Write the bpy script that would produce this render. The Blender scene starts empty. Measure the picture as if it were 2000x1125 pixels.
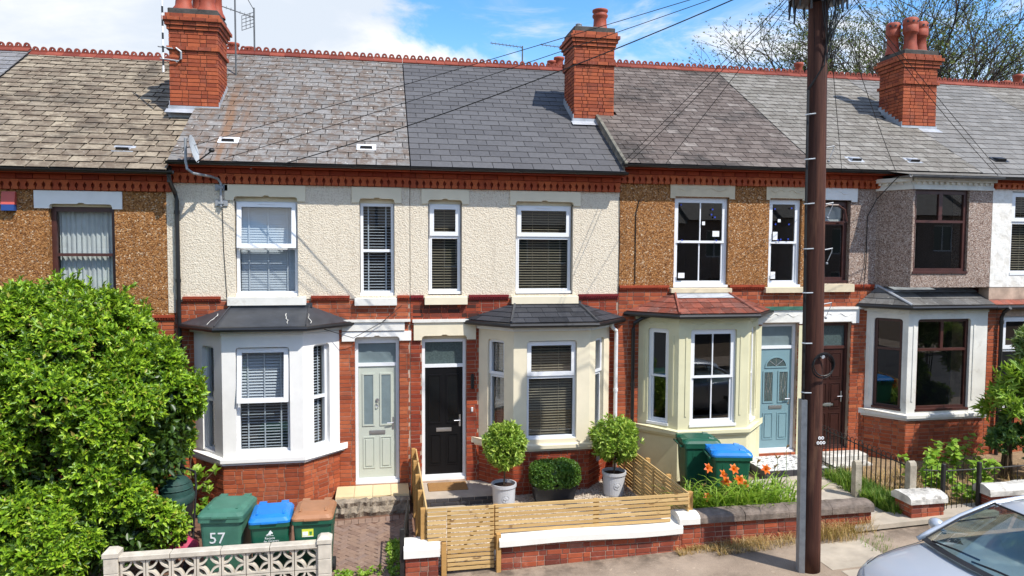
import bpy, math, random
import numpy as np
from mathutils import Matrix, Vector
random.seed(7); rng = np.random.default_rng(7)
S = bpy.context.scene; COL = S.collection
R = math.radians
# ------------------------------------------------------------------ camera
YAW, PITCH, ROLL, CAMZ, CAMY = R(10.403), R(3.085), R(0.296), 4.5, -12.88
fw = Vector((math.sin(YAW)*math.cos(PITCH), math.cos(YAW)*math.cos(PITCH), -math.sin(PITCH)))
rt = Vector((math.cos(YAW), -math.sin(YAW), 0)); up = rt.cross(fw)
rt2 = rt*math.cos(ROLL)+up*math.sin(ROLL); up2 = up*math.cos(ROLL)-rt*math.sin(ROLL)
cd = bpy.data.cameras.new('camera'); cam = bpy.data.objects.new('camera', cd); COL.objects.link(cam)
m = Matrix.Identity(4)
for i in range(3): m[i][0], m[i][1], m[i][2] = rt2[i], up2[i], -fw[i]
m[0][3], m[1][3], m[2][3] = 0, CAMY, CAMZ
cam.matrix_world = m
cd.sensor_width = 36; cd.lens = 1387/2000*36; cd.clip_start = .05; cd.clip_end = 3000
S.camera = cam
# ------------------------------------------------------------------ sun, sky
SUN = Vector((0.95, -1.15, 1.95)).normalized()
sl = bpy.data.lights.new('sun', 'SUN'); sl.energy = 2.85; sl.angle = R(.53); sl.color = (1, .95, .87)
so = bpy.data.objects.new('sun', sl); COL.objects.link(so)
so.rotation_euler = SUN.to_track_quat('Z', 'Y').to_euler(); so.location = (20, -30, 40)
S.view_settings.view_transform = 'Standard'; S.view_settings.look = 'None'
S.view_settings.exposure = 1.10; S.view_settings.gamma = 1.0
W = bpy.data.worlds.new('World'); S.world = W; W.use_nodes = True
S.cycles.use_denoising = True; S.cycles.max_bounces = 8; S.cycles.transparent_max_bounces = 24
S.cycles.caustics_reflective = False; S.cycles.caustics_refractive = False

class NT:
    def __init__(s, tree): s.t = tree; s.t.nodes.clear()
    def n(s, typ, **kw):
        nd = s.t.nodes.new(typ)
        for k, v in kw.items():
            if k.startswith('_'): setattr(nd, k[1:], v)
            else: s.set(nd, k, v)
        return nd
    def set(s, nd, k, v):
        sock = None
        if k.startswith('i') and k[1:].isdigit(): sock = nd.inputs[int(k[1:])]
        else:
            for q in nd.inputs:
                if q.name.replace(' ', '') == k: sock = q; break
        if isinstance(v, bpy.types.NodeSocket): s.t.links.new(v, sock)
        else:
            if sock.type == 'RGBA' and len(v) == 3: v = (*v, 1)
            sock.default_value = v
    def math(s, op, a, b=0.0, clamp=False):
        nd = s.n('ShaderNodeMath', _operation=op, i0=a, i1=b); nd.use_clamp = clamp; return nd.outputs[0]
    def ramp(s, fac, stops, interp='LINEAR'):
        nd = s.n('ShaderNodeValToRGB', Fac=fac); cr = nd.color_ramp; cr.interpolation = interp
        while len(cr.elements) < len(stops): cr.elements.new(.5)
        for e, (p, c) in zip(cr.elements, stops):
            e.position = p; e.color = (*c, 1) if len(c) == 3 else c
        return nd.outputs[0]
    def mix(s, fac, a, b, typ='MIX'):
        nd = s.t.nodes.new('ShaderNodeMix'); nd.data_type = 'RGBA'; nd.blend_type = typ
        for idx, v in ((0, fac), (6, a), (7, b)):
            q = nd.inputs[idx]
            if isinstance(v, bpy.types.NodeSocket): s.t.links.new(v, q)
            else: q.default_value = (*v, 1) if hasattr(v, '__len__') and len(v) == 3 else v
        return nd.outputs[2]
    def noise(s, vec, scale, detail=4, rough=.55, dist=0.0):
        return s.n('ShaderNodeTexNoise', Vector=vec, Scale=scale, Detail=detail, Roughness=rough, Distortion=dist).outputs[0]

def smooth(nt, v, a, b):
    nd = nt.n('ShaderNodeMapRange', i0=v, i1=a, i2=b, i3=0.0, i4=1.0); nd.interpolation_type = 'SMOOTHSTEP'; return nd.outputs[0]

def build_sky():
    nt = NT(W.node_tree)
    sky = nt.n('ShaderNodeTexSky', _sky_type='NISHITA'); sky.sun_disc = False
    sky.sun_elevation = math.asin(SUN.z); sky.sun_rotation = math.atan2(SUN.x, SUN.y)
    sky.altitude = 90; sky.air_density = 1.0; sky.dust_density = .6; sky.ozone_density = 2.2
    skyc = nt.n('ShaderNodeHueSaturation', Saturation=1.30, Value=.86, Color=sky.outputs[0]).outputs[0]
    d = nt.n('ShaderNodeTexCoord').outputs['Generated']
    sep = nt.n('ShaderNodeSeparateXYZ', i0=d)
    el = nt.math('MAXIMUM', sep.outputs[2], .02)
    # clouds live on a flat layer: direction divided by elevation
    den = nt.math('ADD', el, .12)
    px = nt.math('DIVIDE', sep.outputs[0], den); py = nt.math('DIVIDE', sep.outputs[1], den)
    v = nt.n('ShaderNodeCombineXYZ', i0=px, i1=py, i2=3.7).outputs[0]
    big = nt.noise(v, .55, 2, .5)
    det = nt.noise(v, 1.9, 9, .60, .5)
    base = nt.math('ADD', nt.math('MULTIPLY', big, .55), nt.math('MULTIPLY', det, .55))
    # the large cumulus standing over the left half of the terrace
    rx = nt.math('DIVIDE', nt.math('SUBTRACT', sep.outputs[0], -.27), .36)
    rz = nt.math('DIVIDE', nt.math('SUBTRACT', sep.outputs[2], .36), .28)
    rr = nt.math('ADD', nt.math('MULTIPLY', rx, rx), nt.math('MULTIPLY', rz, rz))
    blob = nt.math('MULTIPLY', nt.math('SUBTRACT', 1.0, rr, True), .36)
    front = smooth(nt, sep.outputs[1], 0.0, .3)
    base = nt.math('ADD', base, nt.math('MULTIPLY', blob, front))
    cov = smooth(nt, base, .540, .655)
    wisp = nt.math('MULTIPLY', smooth(nt, nt.noise(v, 1.1, 7, .62, .9), .47, .74), .6)
    low = nt.math('MULTIPLY', smooth(nt, sep.outputs[2], .30, .10), .25)
    fac = nt.math('MAXIMUM', cov, nt.math('ADD', wisp, low), True)
    shade = nt.ramp(smooth(nt, nt.noise(v, 1.15, 7, .58, .3), .34, .62), [(0, (2.45, 2.70, 3.05)), (.6, (3.3, 3.35, 3.45)), (1, (3.6, 3.6, 3.6))])
    col = nt.mix(fac, skyc, shade)
    bg = nt.n('ShaderNodeBackground', Color=col, Strength=.15)
    nt.n('ShaderNodeOutputWorld', Surface=bg.outputs[0])
build_sky()

# ------------------------------------------------------------------ materials
MATS = {}
def newmat(name):
    mt = bpy.data.materials.new(name); mt.use_nodes = True; MATS[name] = mt
    return mt, NT(mt.node_tree)
def finish(nt, col, rough=.6, bump=None, bstr=.3, bdist=.01, metal=0.0, spec=.5, **kw):
    b = nt.n('ShaderNodeBsdfPrincipled', BaseColor=col, Roughness=rough, Metallic=metal, SpecularIORLevel=spec, **kw)
    if bump is not None:
        nt.set(b, 'Normal', nt.n('ShaderNodeBump', Strength=bstr, Distance=bdist, Height=bump).outputs[0])
    nt.n('ShaderNodeOutputMaterial', Surface=b.outputs[0])
def pos(nt): return nt.n('ShaderNodeNewGeometry').outputs['Position']
def rnd(nt):
    g = nt.n('ShaderNodeNewGeometry').outputs['Random Per Island']; o = nt.n('ShaderNodeObjectInfo').outputs['Random']
    return nt.math('FRACT', nt.math('ADD', g, o))
def plain(name, col, rough=.55, var=.12, scale=3.0, bscale=60, bstr=.15, bdist=.004, metal=0.0, spec=.4, dirt=0.0, dirtcol=(.12, .10, .08)):
    mt, nt = newmat(name); p = pos(nt)
    f = nt.noise(p, scale, 5, .6)
    dark = tuple(c*(1-var*1.6) for c in col); light = tuple(min(1, c*(1+var)) for c in col)
    c = nt.ramp(f, [(.3, dark), (.7, light)])
    if dirt: c = nt.mix(nt.math('MULTIPLY', smooth(nt, nt.noise(p, 5.5, 8, .7), .55, .72), dirt), c, dirtcol)
    finish(nt, c, rough, nt.noise(p, bscale, 4, .6), bstr, bdist, metal, spec)
    return mt
def pieces(name, stops, rough=.75, nscale=14, namt=.35, dirt=.25, dirtcol=(.05, .03, .025), bstr=.5, spec=.25, dscale=2.2, pale=0.0, palecol=(.5, .42, .36)):
    """colour drawn per piece, with grain and weathering laid over in world space"""
    mt, nt = newmat(name); p = pos(nt)
    c = nt.ramp(rnd(nt), stops)
    g = nt.noise(p, nscale, 5, .65)
    c = nt.mix(namt, c, nt.ramp(g, [(.25, (.25, .25, .25)), (.75, (1, 1, 1))]), 'MULTIPLY')
    if dirt: c = nt.mix(nt.math('MULTIPLY', smooth(nt, nt.noise(p, dscale, 7, .65), .52, .74), dirt), c, dirtcol)
    if pale: c = nt.mix(nt.math('MULTIPLY', smooth(nt, nt.noise(p, 7, 7, .7), .56, .72), pale), c, palecol)
    finish(nt, c, rough, nt.noise(p, 70, 4, .7), bstr, .006, 0, spec)
    return mt
plain('mortar', (.42, .31, .235), .9, .35, 2.5, 60, .4, dirt=.4, dirtcol=(.14, .09, .07))
plain('mortar_dark', (.16, .085, .055), .9, .25, 6, 60, .4)
BR = [(0, (.25, .055, .024)), (.3, (.34, .078, .031)), (.6, (.41, .100, .040)), (.85, (.46, .130, .052)), (1, (.31, .085, .046))]
pieces('brick_red', BR, pale=.16)
pieces('brick_dark', [(0, (.21, .035, .018)), (.5, (.30, .055, .023)), (1, (.38, .078, .030))], pale=.08, dirt=.35)
pieces('brick_chimney', [(0, (.24, .052, .026)), (.4, (.35, .080, .032)), (.8, (.43, .108, .043)), (1, (.28, .072, .040))], dirt=.55, dscale=3.2, dirtcol=(.09, .035, .022), pale=.12)
pieces('brick_wall_front', [(0, (.17, .045, .030)), (.4, (.28, .062, .034)), (.8, (.40, .095, .042)), (1, (.30, .13, .09))], dirt=.35, pale=.2)
pieces('brick_blue', [(0, (.035, .035, .042)), (1, (.075, .07, .075))], rough=.5)
pieces('brick_band', [(0, (.26, .038, .018)), (1, (.40, .075, .028))], dirt=.3)
pieces('brick_maroon', [(0, (.17, .016, .020)), (1, (.23, .026, .027))], rough=.45, dirt=.1)
pieces('brick_charred', [(0, (.05, .02, .015)), (.5, (.12, .035, .022)), (1, (.24, .05, .03))], dirt=.5)
pieces('dentil', [(0, (.38, .065, .020)), (1, (.52, .12, .035))], dirt=.15, rough=.6)
pieces('paver', [(0, (.20, .13, .10)), (.5, (.28, .19, .14)), (1, (.24, .17, .14))], dirt=.3, pale=.3, palecol=(.36, .30, .24))

def roofmat(name, stops, lichen=0.0, lichcol=(.14, .11, .09), pale=0.0, rough=.55, streak=None, dark=0.0):
    mt, nt = newmat(name); p = pos(nt)
    c = nt.ramp(rnd(nt), stops)
    c = nt.mix(.45, c, nt.ramp(nt.noise(p, 16, 6, .7), [(.25, (.35, .35, .35)), (.75, (1, 1, 1))]), 'MULTIPLY')
    if lichen: c = nt.mix(nt.math('MULTIPLY', smooth(nt, nt.noise(p, 4.2, 9, .75), .44, .58), lichen), c, lichcol)
    if dark: c = nt.mix(nt.math('MULTIPLY', smooth(nt, nt.noise(p, .9, 6, .65, .6), .48, .68), dark), c, (.035, .031, .027))
    if pale:
        sp = smooth(nt, nt.noise(p, 13, 8, .75), .59, .65)
        c = nt.mix(nt.math('MULTIPLY', sp, pale), c, (.55, .53, .48))
    if streak:   # rust washed down the slope below the stack
        sx = nt.n('ShaderNodeSeparateXYZ', i0=p)
        v = nt.n('ShaderNodeCombineXYZ', i0=nt.math('MULTIPLY', sx.outputs[0], 5.0), i1=nt.math('MULTIPLY', sx.outputs[1], .35), i2=0.0).outputs[0]
        q = nt.math('MULTIPLY', nt.math('SUBTRACT', 1.0, nt.math('ABSOLUTE', nt.math('DIVIDE', nt.math('SUBTRACT', sx.outputs[0], streak[0]), streak[1])), True), 1.0)
        q = nt.math('MULTIPLY', nt.math('MULTIPLY', smooth(nt, nt.noise(v, 1.3, 4, .5), .42, .60), q), smooth(nt, sx.outputs[1], 3.2, 1.6))
        c = nt.mix(nt.math('MULTIPLY', q, .8), c, (.20, .11, .06))
    finish(nt, c, rough+.15, nt.noise(p, 45, 6, .7), .5, .006, 0, .16)
roofmat('tile_tan', [(0, (.215, .175, .130)), (.35, (.29, .24, .178)), (.75, (.38, .32, .235)), (1, (.255, .212, .16))], .70, (.11, .080, .058), .22, .8, None, .55)
roofmat('slate_lichen', [(0, (.175, .167, .158)), (.5, (.22, .21, .20)), (1, (.265, .253, .241))], .9, (.135, .102, .080), .85, .55, (-2.75, .55))
roofmat('slate_new', [(0, (.098, .096, .099)), (.5, (.110, .108, .111)), (1, (.124, .122, .125))], 0, pale=.02, rough=.5)
roofmat('slate_brown', [(0, (.13, .103, .088)), (.5, (.17, .138, .12)), (.9, (.205, .172, .150)), (1, (.26, .225, .20))], .6, (.085, .066, .056), .28, .55, None, .8)
roofmat('slate_grey', [(0, (.185, .172, .148)), (.5, (.235, .22, .192)), (1, (.285, .268, .24))], .6, (.12, .105, .09), .45, .6)
roofmat('slate_plain', [(0, (.17, .165, .155)), (.5, (.21, .203, .192)), (1, (.25, .243, .23))], .3, (.13, .115, .10), .12, .55)
roofmat('slate_left', [(0, (.18, .18, .19)), (1, (.27, .27, .275))], .3, (.14, .12, .10), .4, .55)
plain('soffit', (.16, .09, .06), .8, .3, 8)
plain('slate_edge', (.030, .027, .025), .8, .3, 8)
roofmat('bay_slate', [(0, (.028, .030, .036)), (1, (.055, .058, .068))], 0, pale=.04, rough=.45)
roofmat('bay_slate_old', [(0, (.10, .10, .10)), (1, (.20, .195, .185))], .4, (.07, .06, .05), .3, .5)
roofmat('bay_tile_red', [(0, (.14, .045, .032)), (.5, (.25, .068, .043)), (.8, (.34, .11, .075)), (1, (.19, .09, .075))], .45, (.12, .07, .06), .25, .6)
pieces('ridge', [(0, (.17, .036, .024)), (1, (.28, .068, .042))], dirt=.45, dirtcol=(.09, .03, .025))
plain('terracotta', (.29, .055, .026), .65, .2, 5, 40, .2, dirt=.3, dirtcol=(.10, .035, .025))
plain('flaunching', (.16, .15, .12), .95, .3, 8, 40, .6)
plain('cap_blue', (.055, .05, .045), .8, .4, 7, 50, .5, dirt=.4, dirtcol=(.13, .12, .08))
plain('lead', (.36, .38, .41), .45, .2, 4, 20, .3, spec=.5)
plain('lead_dark', (.040, .044, .052), .45, .2, 4, 20, .3, spec=.5)

def rendered(name, col, lo, scale=40, bstr=1.0, bdist=.020, dirt=.12):
    mt, nt = newmat(name); p = pos(nt)
    h = nt.noise(p, scale, 4, .55, .25)
    c = nt.mix(smooth(nt, h, .32, .56), lo, col)
    c = nt.mix(nt.math('MULTIPLY', smooth(nt, nt.noise(p, 1.1, 6, .65), .5, .75), dirt), c, (.42, .36, .28))
    st = nt.noise(nt.n('ShaderNodeVectorMath', _operation='MULTIPLY', i0=p, i1=(7, 7, .55)).outputs[0], 1.0, 6, .6)
    c = nt.mix(nt.math('MULTIPLY', smooth(nt, st, .54, .76), .34), c, (.33, .27, .20))
    finish(nt, c, .85, h, bstr, bdist, 0, .2)
rendered('render_cream', (.70, .625, .50), (.56, .475, .36))
rendered('render_white', (.76, .74, .69), (.64, .61, .55), 9, .7, .02)
def pebble(name, stops, scale=52, bstr=.9):
    mt, nt = newmat(name); p = pos(nt)
    vn = nt.n('ShaderNodeTexVoronoi', Vector=p, Scale=scale); vn.feature = 'F1'
    s = nt.n('ShaderNodeSeparateColor', i0=vn.outputs['Color'])
    c = nt.ramp(s.outputs[0], stops)
    st = nt.noise(nt.n('ShaderNodeVectorMath', _operation='MULTIPLY', i0=p, i1=(6, 6, .5)).outputs[0], 1.0, 6, .6)
    c = nt.mix(nt.math('MULTIPLY', smooth(nt, st, .52, .74), .45), c, tuple(q*.5 for q in stops[1][1]))
    c = nt.mix(.35, c, nt.ramp(nt.noise(p, 2.2, 6, .6), [(.3, (.5, .5, .5)), (.7, (1, 1, 1))]), 'MULTIPLY')
    h = nt.math('ADD', nt.math('MULTIPLY', nt.math('SUBTRACT', 1.0, vn.outputs['Distance']), .6), nt.math('MULTIPLY', s.outputs[1], .7))
    finish(nt, c, .8, h, bstr, .014, 0, .25)
pebble('pebble_brown', [(0, (.11, .042, .013)), (.25, (.26, .108, .030)), (.5, (.37, .165, .050)), (.72, (.46, .24, .095)), (.88, (.18, .070, .026)), (1, (.68, .50, .32))])
pebble('pebble_pink', [(0, (.13, .075, .055)), (.25, (.30, .21, .165)), (.5, (.42, .31, .25)), (.72, (.50, .41, .35)), (.88, (.20, .14, .11)), (1, (.66, .58, .52))], 60)
plain('paint_cream', (.72, .645, .48), .55, .05, 2.5, 40, .15, dirt=.05, dirtcol=(.45, .37, .25))
plain('paint_white', (.79, .78, .75), .5, .05, 2.5, 40, .15, dirt=.06, dirtcol=(.45, .42, .36))
plain('paint_worn', (.70, .685, .63), .6, .08, 3, 30, .3, dirt=.35, dirtcol=(.36, .31, .23))
plain('paint_yellow', (.635, .605, .40), .6, .06, 2.2, 30, .25, dirt=.16, dirtcol=(.42, .40, .25))
plain('stone_lintel', (.62, .53, .37), .7, .08, 5, 50, .3, dirt=.2, dirtcol=(.40, .32, .2))
plain('coping_white', (.74, .72, .665), .5, .04, 2, 25, .2, dirt=.07, dirtcol=(.5, .42, .32))
plain('coping_stone', (.17, .135, .11), .9, .35, 6, 45, .8, .01, dirt=.3, dirtcol=(.26, .24, .2))
plain('coping_flaky', (.55, .53, .48), .85, .3, 5, 25, .7, .01, dirt=.85, dirtcol=(.10, .085, .07))
plain('upvc', (.75, .765, .785), .3, .02, 2, 10, .02, spec=.5)
plain('frame_brown', (.065, .022, .017), .4, .2, 6, 60, .1, spec=.5)
plain('door_grey', (.47, .505, .435), .4, .03, 2, 30, .05)
plain('door_black', (.006, .006, .007), .42, .1, 2, 30, .05, spec=.22)
plain('glass_dark', (.006, .007, .008), .15, .1, 6, 200, .02, spec=.35)
plain('door_blue', (.185, .30, .335), .4, .04, 2, 30, .05)
plain('door_brown', (.038, .013, .010), .4, .2, 4, 40, .1)
plain('chrome', (.55, .55, .56), .3, .05, 4, 30, .02, metal=.85)
plain('galvanised', (.30, .315, .33), .5, .15, 10, 40, .1, metal=.4)
plain('gutter_black', (.012, .012, .013), .35, .2, 4, 30, .05, spec=.5)
plain('gutter_grey', (.10, .105, .11), .5, .2, 4, 30, .1)
plain('downpipe_white', (.72, .73, .74), .35, .05, 3, 30, .05)
plain('blind_white', (.72, .75, .80), .5, .04, 3, 30, .02)
plain('blind_wood', (.40, .335, .235), .45, .08, 9, 60, .02)
plain('curtain', (.80, .80, .77), .9, .08, 5, 60, .1)
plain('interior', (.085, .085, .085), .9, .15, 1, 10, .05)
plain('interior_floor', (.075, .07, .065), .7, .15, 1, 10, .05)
plain('tile_cream', (.66, .53, .31), .5, .06, 4, 50, .1, dirt=.15)
plain('concrete', (.40, .35, .29), .9, .14, 3, 40, .5, dirt=.25, dirtcol=(.20, .17, .14))
plain('concrete_rough', (.30, .25, .19), .95, .4, 6, 14, 1.0, .04, dirt=.5, dirtcol=(.09, .065, .05))
plain('concrete_post', (.36, .32, .25), .95, .2, 7, 30, .7, .01, dirt=.35, dirtcol=(.16, .14, .10))
plain('screen_block', (.53, .48, .40), .9, .15, 5, 45, .5, dirt=.35, dirtcol=(.28, .235, .18))
plain('doormat', (.30, .16, .055), 1, .2, 60, 200, .8, .006)
plain('soil', (.045, .022, .014), 1, .4, 25, 40, 1, .03)
plain('pot_grey', (.45, .46, .48), .5, .06, 4, 40, .1)
plain('trough', (.018, .018, .02), .45, .15, 5, 30, .1)
plain('iron', (.018, .017, .016), .6, .3, 12, 60, .3, dirt=.4, dirtcol=(.09, .04, .02))
plain('cable', (.010, .010, .010), .5, .1, 4)
plain('bin_green', (.010, .085, .050), .42, .12, 5, 90, .15, spec=.45, dirt=.12, dirtcol=(.07, .09, .06))
plain('bin_green_faded', (.055, .165, .115), .5, .12, 5, 90, .15, dirt=.15, dirtcol=(.12, .14, .10))
plain('bin_blue', (.016, .19, .56), .38, .08, 4, 90, .1)
plain('bin_brown', (.33, .155, .075), .5, .1, 4, 90, .1)
plain('rubber', (.012, .012, .012), .7)
plain('decal_white', (.75, .76, .76), .6, .05, 20)
plain('decal_yellow', (.62, .66, .06), .5, .05, 20)
plain('decal_green', (.05, .22, .06), .5)
plain('alarm_red', (.50, .09, .07), .4, .06)
plain('alarm_blue', (.02, .06, .22), .4, .06)
plain('dish', (.40, .43, .45), .45, .1, 8)
plain('pram_green', (.013, .05, .040), .7, .2, 8)
plain('pram_black', (.012, .012, .014), .7, .2, 8)
plain('pink', (.45, .035, .10), .6, .2, 6)
plain('sticker_blue', (.02, .05, .40), .5)
plain('meter_box', (.50, .53, .55), .45)
def wood(name, stops, sc=(1.6, 22, 60)):
    mt, nt = newmat(name); p = pos(nt)
    q = nt.n('ShaderNodeVectorMath', _operation='MULTIPLY', i0=p, i1=(3, 3, 48)).outputs[0]
    off = nt.n('ShaderNodeVectorMath', _operation='ADD', i0=q, i1=nt.n('ShaderNodeCombineXYZ', i0=nt.math('MULTIPLY', rnd(nt), 40)).outputs[0]).outputs[0]
    g = nt.noise(off, 1.0, 6, .65, .4)
    c = nt.mix(.5, nt.ramp(rnd(nt), stops), nt.ramp(g, [(.3, tuple(x*.62 for x in stops[0][1])), (.7, stops[-1][1])]))
    kn = smooth(nt, nt.noise(nt.n('ShaderNodeVectorMath', _operation='MULTIPLY', i0=p, i1=(6, 6, 13)).outputs[0], 1.0, 2, .4), .675, .74)
    c = nt.mix(nt.math('MULTIPLY', kn, .7), c, (.14, .06, .02))
    finish(nt, c, .7, g, .2, .003, 0, .25)
wood('fence_wood', [(0, (.45, .27, .095)), (.5, (.56, .37, .15)), (1, (.68, .48, .225))])
wood('post_wood', [(0, (.42, .235, .075)), (1, (.50, .29, .10))])
def polemat():
    mt, nt = newmat('pole_wood'); p = pos(nt)
    v = nt.n('ShaderNodeVectorMath', _operation='MULTIPLY', i0=p, i1=(14, 14, .6)).outputs[0]
    g = nt.noise(v, 1.0, 7, .65)
    c = nt.ramp(g, [(.25, (.018, .008, .006)), (.5, (.058, .021, .014)), (.75, (.13, .052, .029))])
    v2 = nt.n('ShaderNodeVectorMath', _operation='MULTIPLY', i0=p, i1=(42, 42, .35)).outputs[0]
    sp = smooth(nt, nt.noise(v2, 1.0, 3, .5, .2), .66, .70)
    c = nt.mix(nt.math('MULTIPLY', sp, .85), c, (.008, .004, .003))
    c = nt.mix(nt.math('MULTIPLY', smooth(nt, nt.noise(nt.n('ShaderNodeVectorMath', _operation='MULTIPLY', i0=p, i1=(5, 5, .9)).outputs[0], 1.0, 6, .65), .52, .72), .5), c, (.17, .085, .05))
    finish(nt, c, .75, nt.math('SUBTRACT', g, nt.math('MULTIPLY', sp, .6)), .8, .014, 0, .25)
polemat()
def herb(name, stops, rough=.45, trans=.35, spec=.5):
    mt, nt = newmat(name)
    c = nt.ramp(rnd(nt), stops)
    b = nt.n('ShaderNodeBsdfPrincipled', BaseColor=c, Roughness=rough, SpecularIORLevel=spec)
    tr = nt.n('ShaderNodeBsdfTranslucent', Color=nt.mix(.5, c, (.35, .5, .04) if not name.startswith('petal') else (.9, .22, .01), 'MIX'))
    mx = nt.n('ShaderNodeMixShader', Fac=trans, i1=b.outputs[0], i2=tr.outputs[0])
    nt.n('ShaderNodeOutputMaterial', Surface=mx.outputs[0])
herb('leaf_bush', [(0, (.045, .11, .010)), (.3, (.13, .26, .015)), (.65, (.27, .46, .022)), (.93, (.44, .60, .045)), (1, (.34, .25, .07))], .42, .34)
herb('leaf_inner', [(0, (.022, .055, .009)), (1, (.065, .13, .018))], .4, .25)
herb('leaf_topiary', [(0, (.12, .23, .02)), (.5, (.27, .42, .045)), (1, (.50, .60, .11))], .45, .3)
herb('leaf_box', [(0, (.035, .10, .015)), (.5, (.085, .20, .028)), (1, (.19, .32, .05))], .45, .3)
herb('leaf_tree', [(0, (.035, .05, .015)), (.6, (.085, .10, .03)), (1, (.15, .15, .06))], .5, .3)
herb('leaf_shrub', [(0, (.03, .08, .022)), (.5, (.07, .16, .035)), (1, (.16, .26, .07))], .5, .3)
herb('leaf_pale', [(0, (.11, .21, .05)), (.6, (.24, .34, .11)), (1, (.44, .52, .26))], .55, .3)
herb('leaf_lime', [(0, (.12, .26, .015)), (.5, (.24, .40, .035)), (1, (.36, .50, .07))], .5, .35)
herb('grass', [(0, (.06, .15, .012)), (.6, (.14, .28, .025)), (1, (.32, .38, .09))], .6, .35)
herb('grass_dry', [(0, (.28, .16, .05)), (.6, (.50, .32, .12)), (1, (.66, .50, .26))], .8, .25)
herb('petal', [(0, (.62, .10, .003)), (1, (.80, .20, .008))], .5, .3)
herb('bud', [(0, (.45, .25, .10)), (1, (.60, .42, .20))], .6, .2)
plain('bark', (.045, .036, .028), .9, .4, 6, 25, .8, .02)
plain('stem_brown', (.11, .075, .045), .85, .3, 15, 60, .4)
plain('stem_green', (.10, .16, .04), .7, .2, 15)
def gravel():
    mt, nt = newmat('gravel_bed'); p = pos(nt)
    vn = nt.n('ShaderNodeTexVoronoi', Vector=p, Scale=55)
    s = nt.n('ShaderNodeSeparateColor', i0=vn.outputs['Color'])
    c = nt.ramp(s.outputs[0], [(0, (.28, .22, .17)), (.5, (.50, .42, .33)), (1, (.72, .63, .52))])
    finish(nt, c, .9, vn.outputs['Distance'], .8, .015)
    pieces('stone_chip', [(0, (.30, .235, .18)), (.5, (.55, .46, .36)), (1, (.78, .69, .57))], rough=.85, dirt=.1)
gravel()
def asphalt():
    for nm, a, b in (('pavement_asphalt', (.21, .160, .118), (.36, .285, .215)), ('road_asphalt', (.045, .045, .047), (.085, .082, .08))):
        mt, nt = newmat(nm); p = pos(nt)
        f = nt.math('ADD', nt.math('MULTIPLY', nt.noise(p, 1.3, 8, .68), .6), nt.math('MULTIPLY', nt.noise(p, 90, 2, .5), .4))
        c = nt.ramp(f, [(.36, a), (.62, b)])
        c = nt.mix(nt.math('MULTIPLY', smooth(nt, nt.noise(p, .8, 6, .7), .55, .7), .5), c, tuple(x*.55 for x in a))
        c = nt.mix(nt.math('MULTIPLY', smooth(nt, nt.noise(p, 7, 4, .6), .66, .70), .6), c, tuple(min(1, x*1.5) for x in b))
        if nm[0] == 'p':   # grime gathered along the foot of the garden walls
            y_ = nt.n('ShaderNodeSeparateXYZ', i0=p).outputs[1]
            k_ = nt.math('MULTIPLY', smooth(nt, y_, -4.0, -3.36), smooth(nt, nt.noise(p, 2.1, 7, .68), .40, .62))
            c = nt.mix(nt.math('MULTIPLY', k_, .8), c, (.075, .058, .044))
        finish(nt, c, .9, nt.noise(p, 120, 3, .6), .5, .006, 0, .2)
asphalt()
plain('paving_slab', (.40, .345, .27), .9, .14, 3, 60, .4, dirt=.3, dirtcol=(.22, .18, .14))
plain('earth', (.12, .085, .055), 1, .3, 4, 20, .8, .03, dirt=.3)
def dryground():
    mt, nt = newmat('garden_soil'); p = pos(nt)
    c = nt.ramp(nt.noise(p, 4, 8, .7), [(.3, (.13, .085, .05)), (.55, (.28, .19, .105)), (.75, (.36, .27, .16))])
    finish(nt, c, 1, nt.noise(p, 30, 5, .7), .8, .03)
dryground()
def chequer():
    mt, nt = newmat('porch_pattern'); p = pos(nt)
    sx = nt.n('ShaderNodeSeparateXYZ', i0=p)
    def tri(o, k, ph):
        return nt.math('ABSOLUTE', nt.math('SUBTRACT', nt.math('FRACT', nt.math('ADD', nt.math('MULTIPLY', o, k), ph)), .5))
    a, b = tri(sx.outputs[0], 5.0, .1), tri(sx.outputs[1], 5.0, .3)
    d = nt.math('ADD', a, b)
    sq = nt.math('MULTIPLY', nt.math('LESS_THAN', a, .19), nt.math('LESS_THAN', b, .19))
    ring = nt.math('MULTIPLY', nt.math('GREATER_THAN', d, .60), nt.math('LESS_THAN', d, .76))
    c = nt.mix(nt.math('MAXIMUM', nt.math('MULTIPLY', sq, .85), nt.math('MULTIPLY', ring, .6)), (.66, .66, .64), (.10, .105, .11))
    finish(nt, c, .4)
chequer()
def glassmat(name, tint=(1, 1, 1), ior=1.52, extra=0.0, rough=0.0):
    mt, nt = newmat(name)
    g_ = nt.n('ShaderNodeNewGeometry')
    c = nt.math('ABSOLUTE', nt.n('ShaderNodeVectorMath', _operation='DOT_PRODUCT', i0=g_.outputs['Normal'], i1=g_.outputs['Incoming']).outputs['Value'])
    fr = nt.math('ADD', .042, nt.math('MULTIPLY', nt.math('POWER', nt.math('SUBTRACT', 1.0, c, True), 5.0), .958))   # Schlick, same from both sides
    fac = nt.math('ADD', nt.math('MULTIPLY', fr, 1.9), extra, True)
    t = nt.n('ShaderNodeBsdfTransparent', Color=tint); g = nt.n('ShaderNodeBsdfGlossy', Color=(1, 1, 1), Roughness=rough)
    nt.n('ShaderNodeOutputMaterial', Surface=nt.n('ShaderNodeMixShader', Fac=fac, i1=t.outputs[0], i2=g.outputs[0]).outputs[0])
glassmat('glass', (.72, .76, .77), 1.52, .02)
glassmat('car_glass', (.62, .72, .70), 1.5, .02)
plain('glass_frosted', (.17, .22, .23), .12, .08, 6, 200, .05, spec=.6)
plain('glass_lead', (.07, .10, .10), .1, .2, 30, 90, .3, spec=.6)
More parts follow.
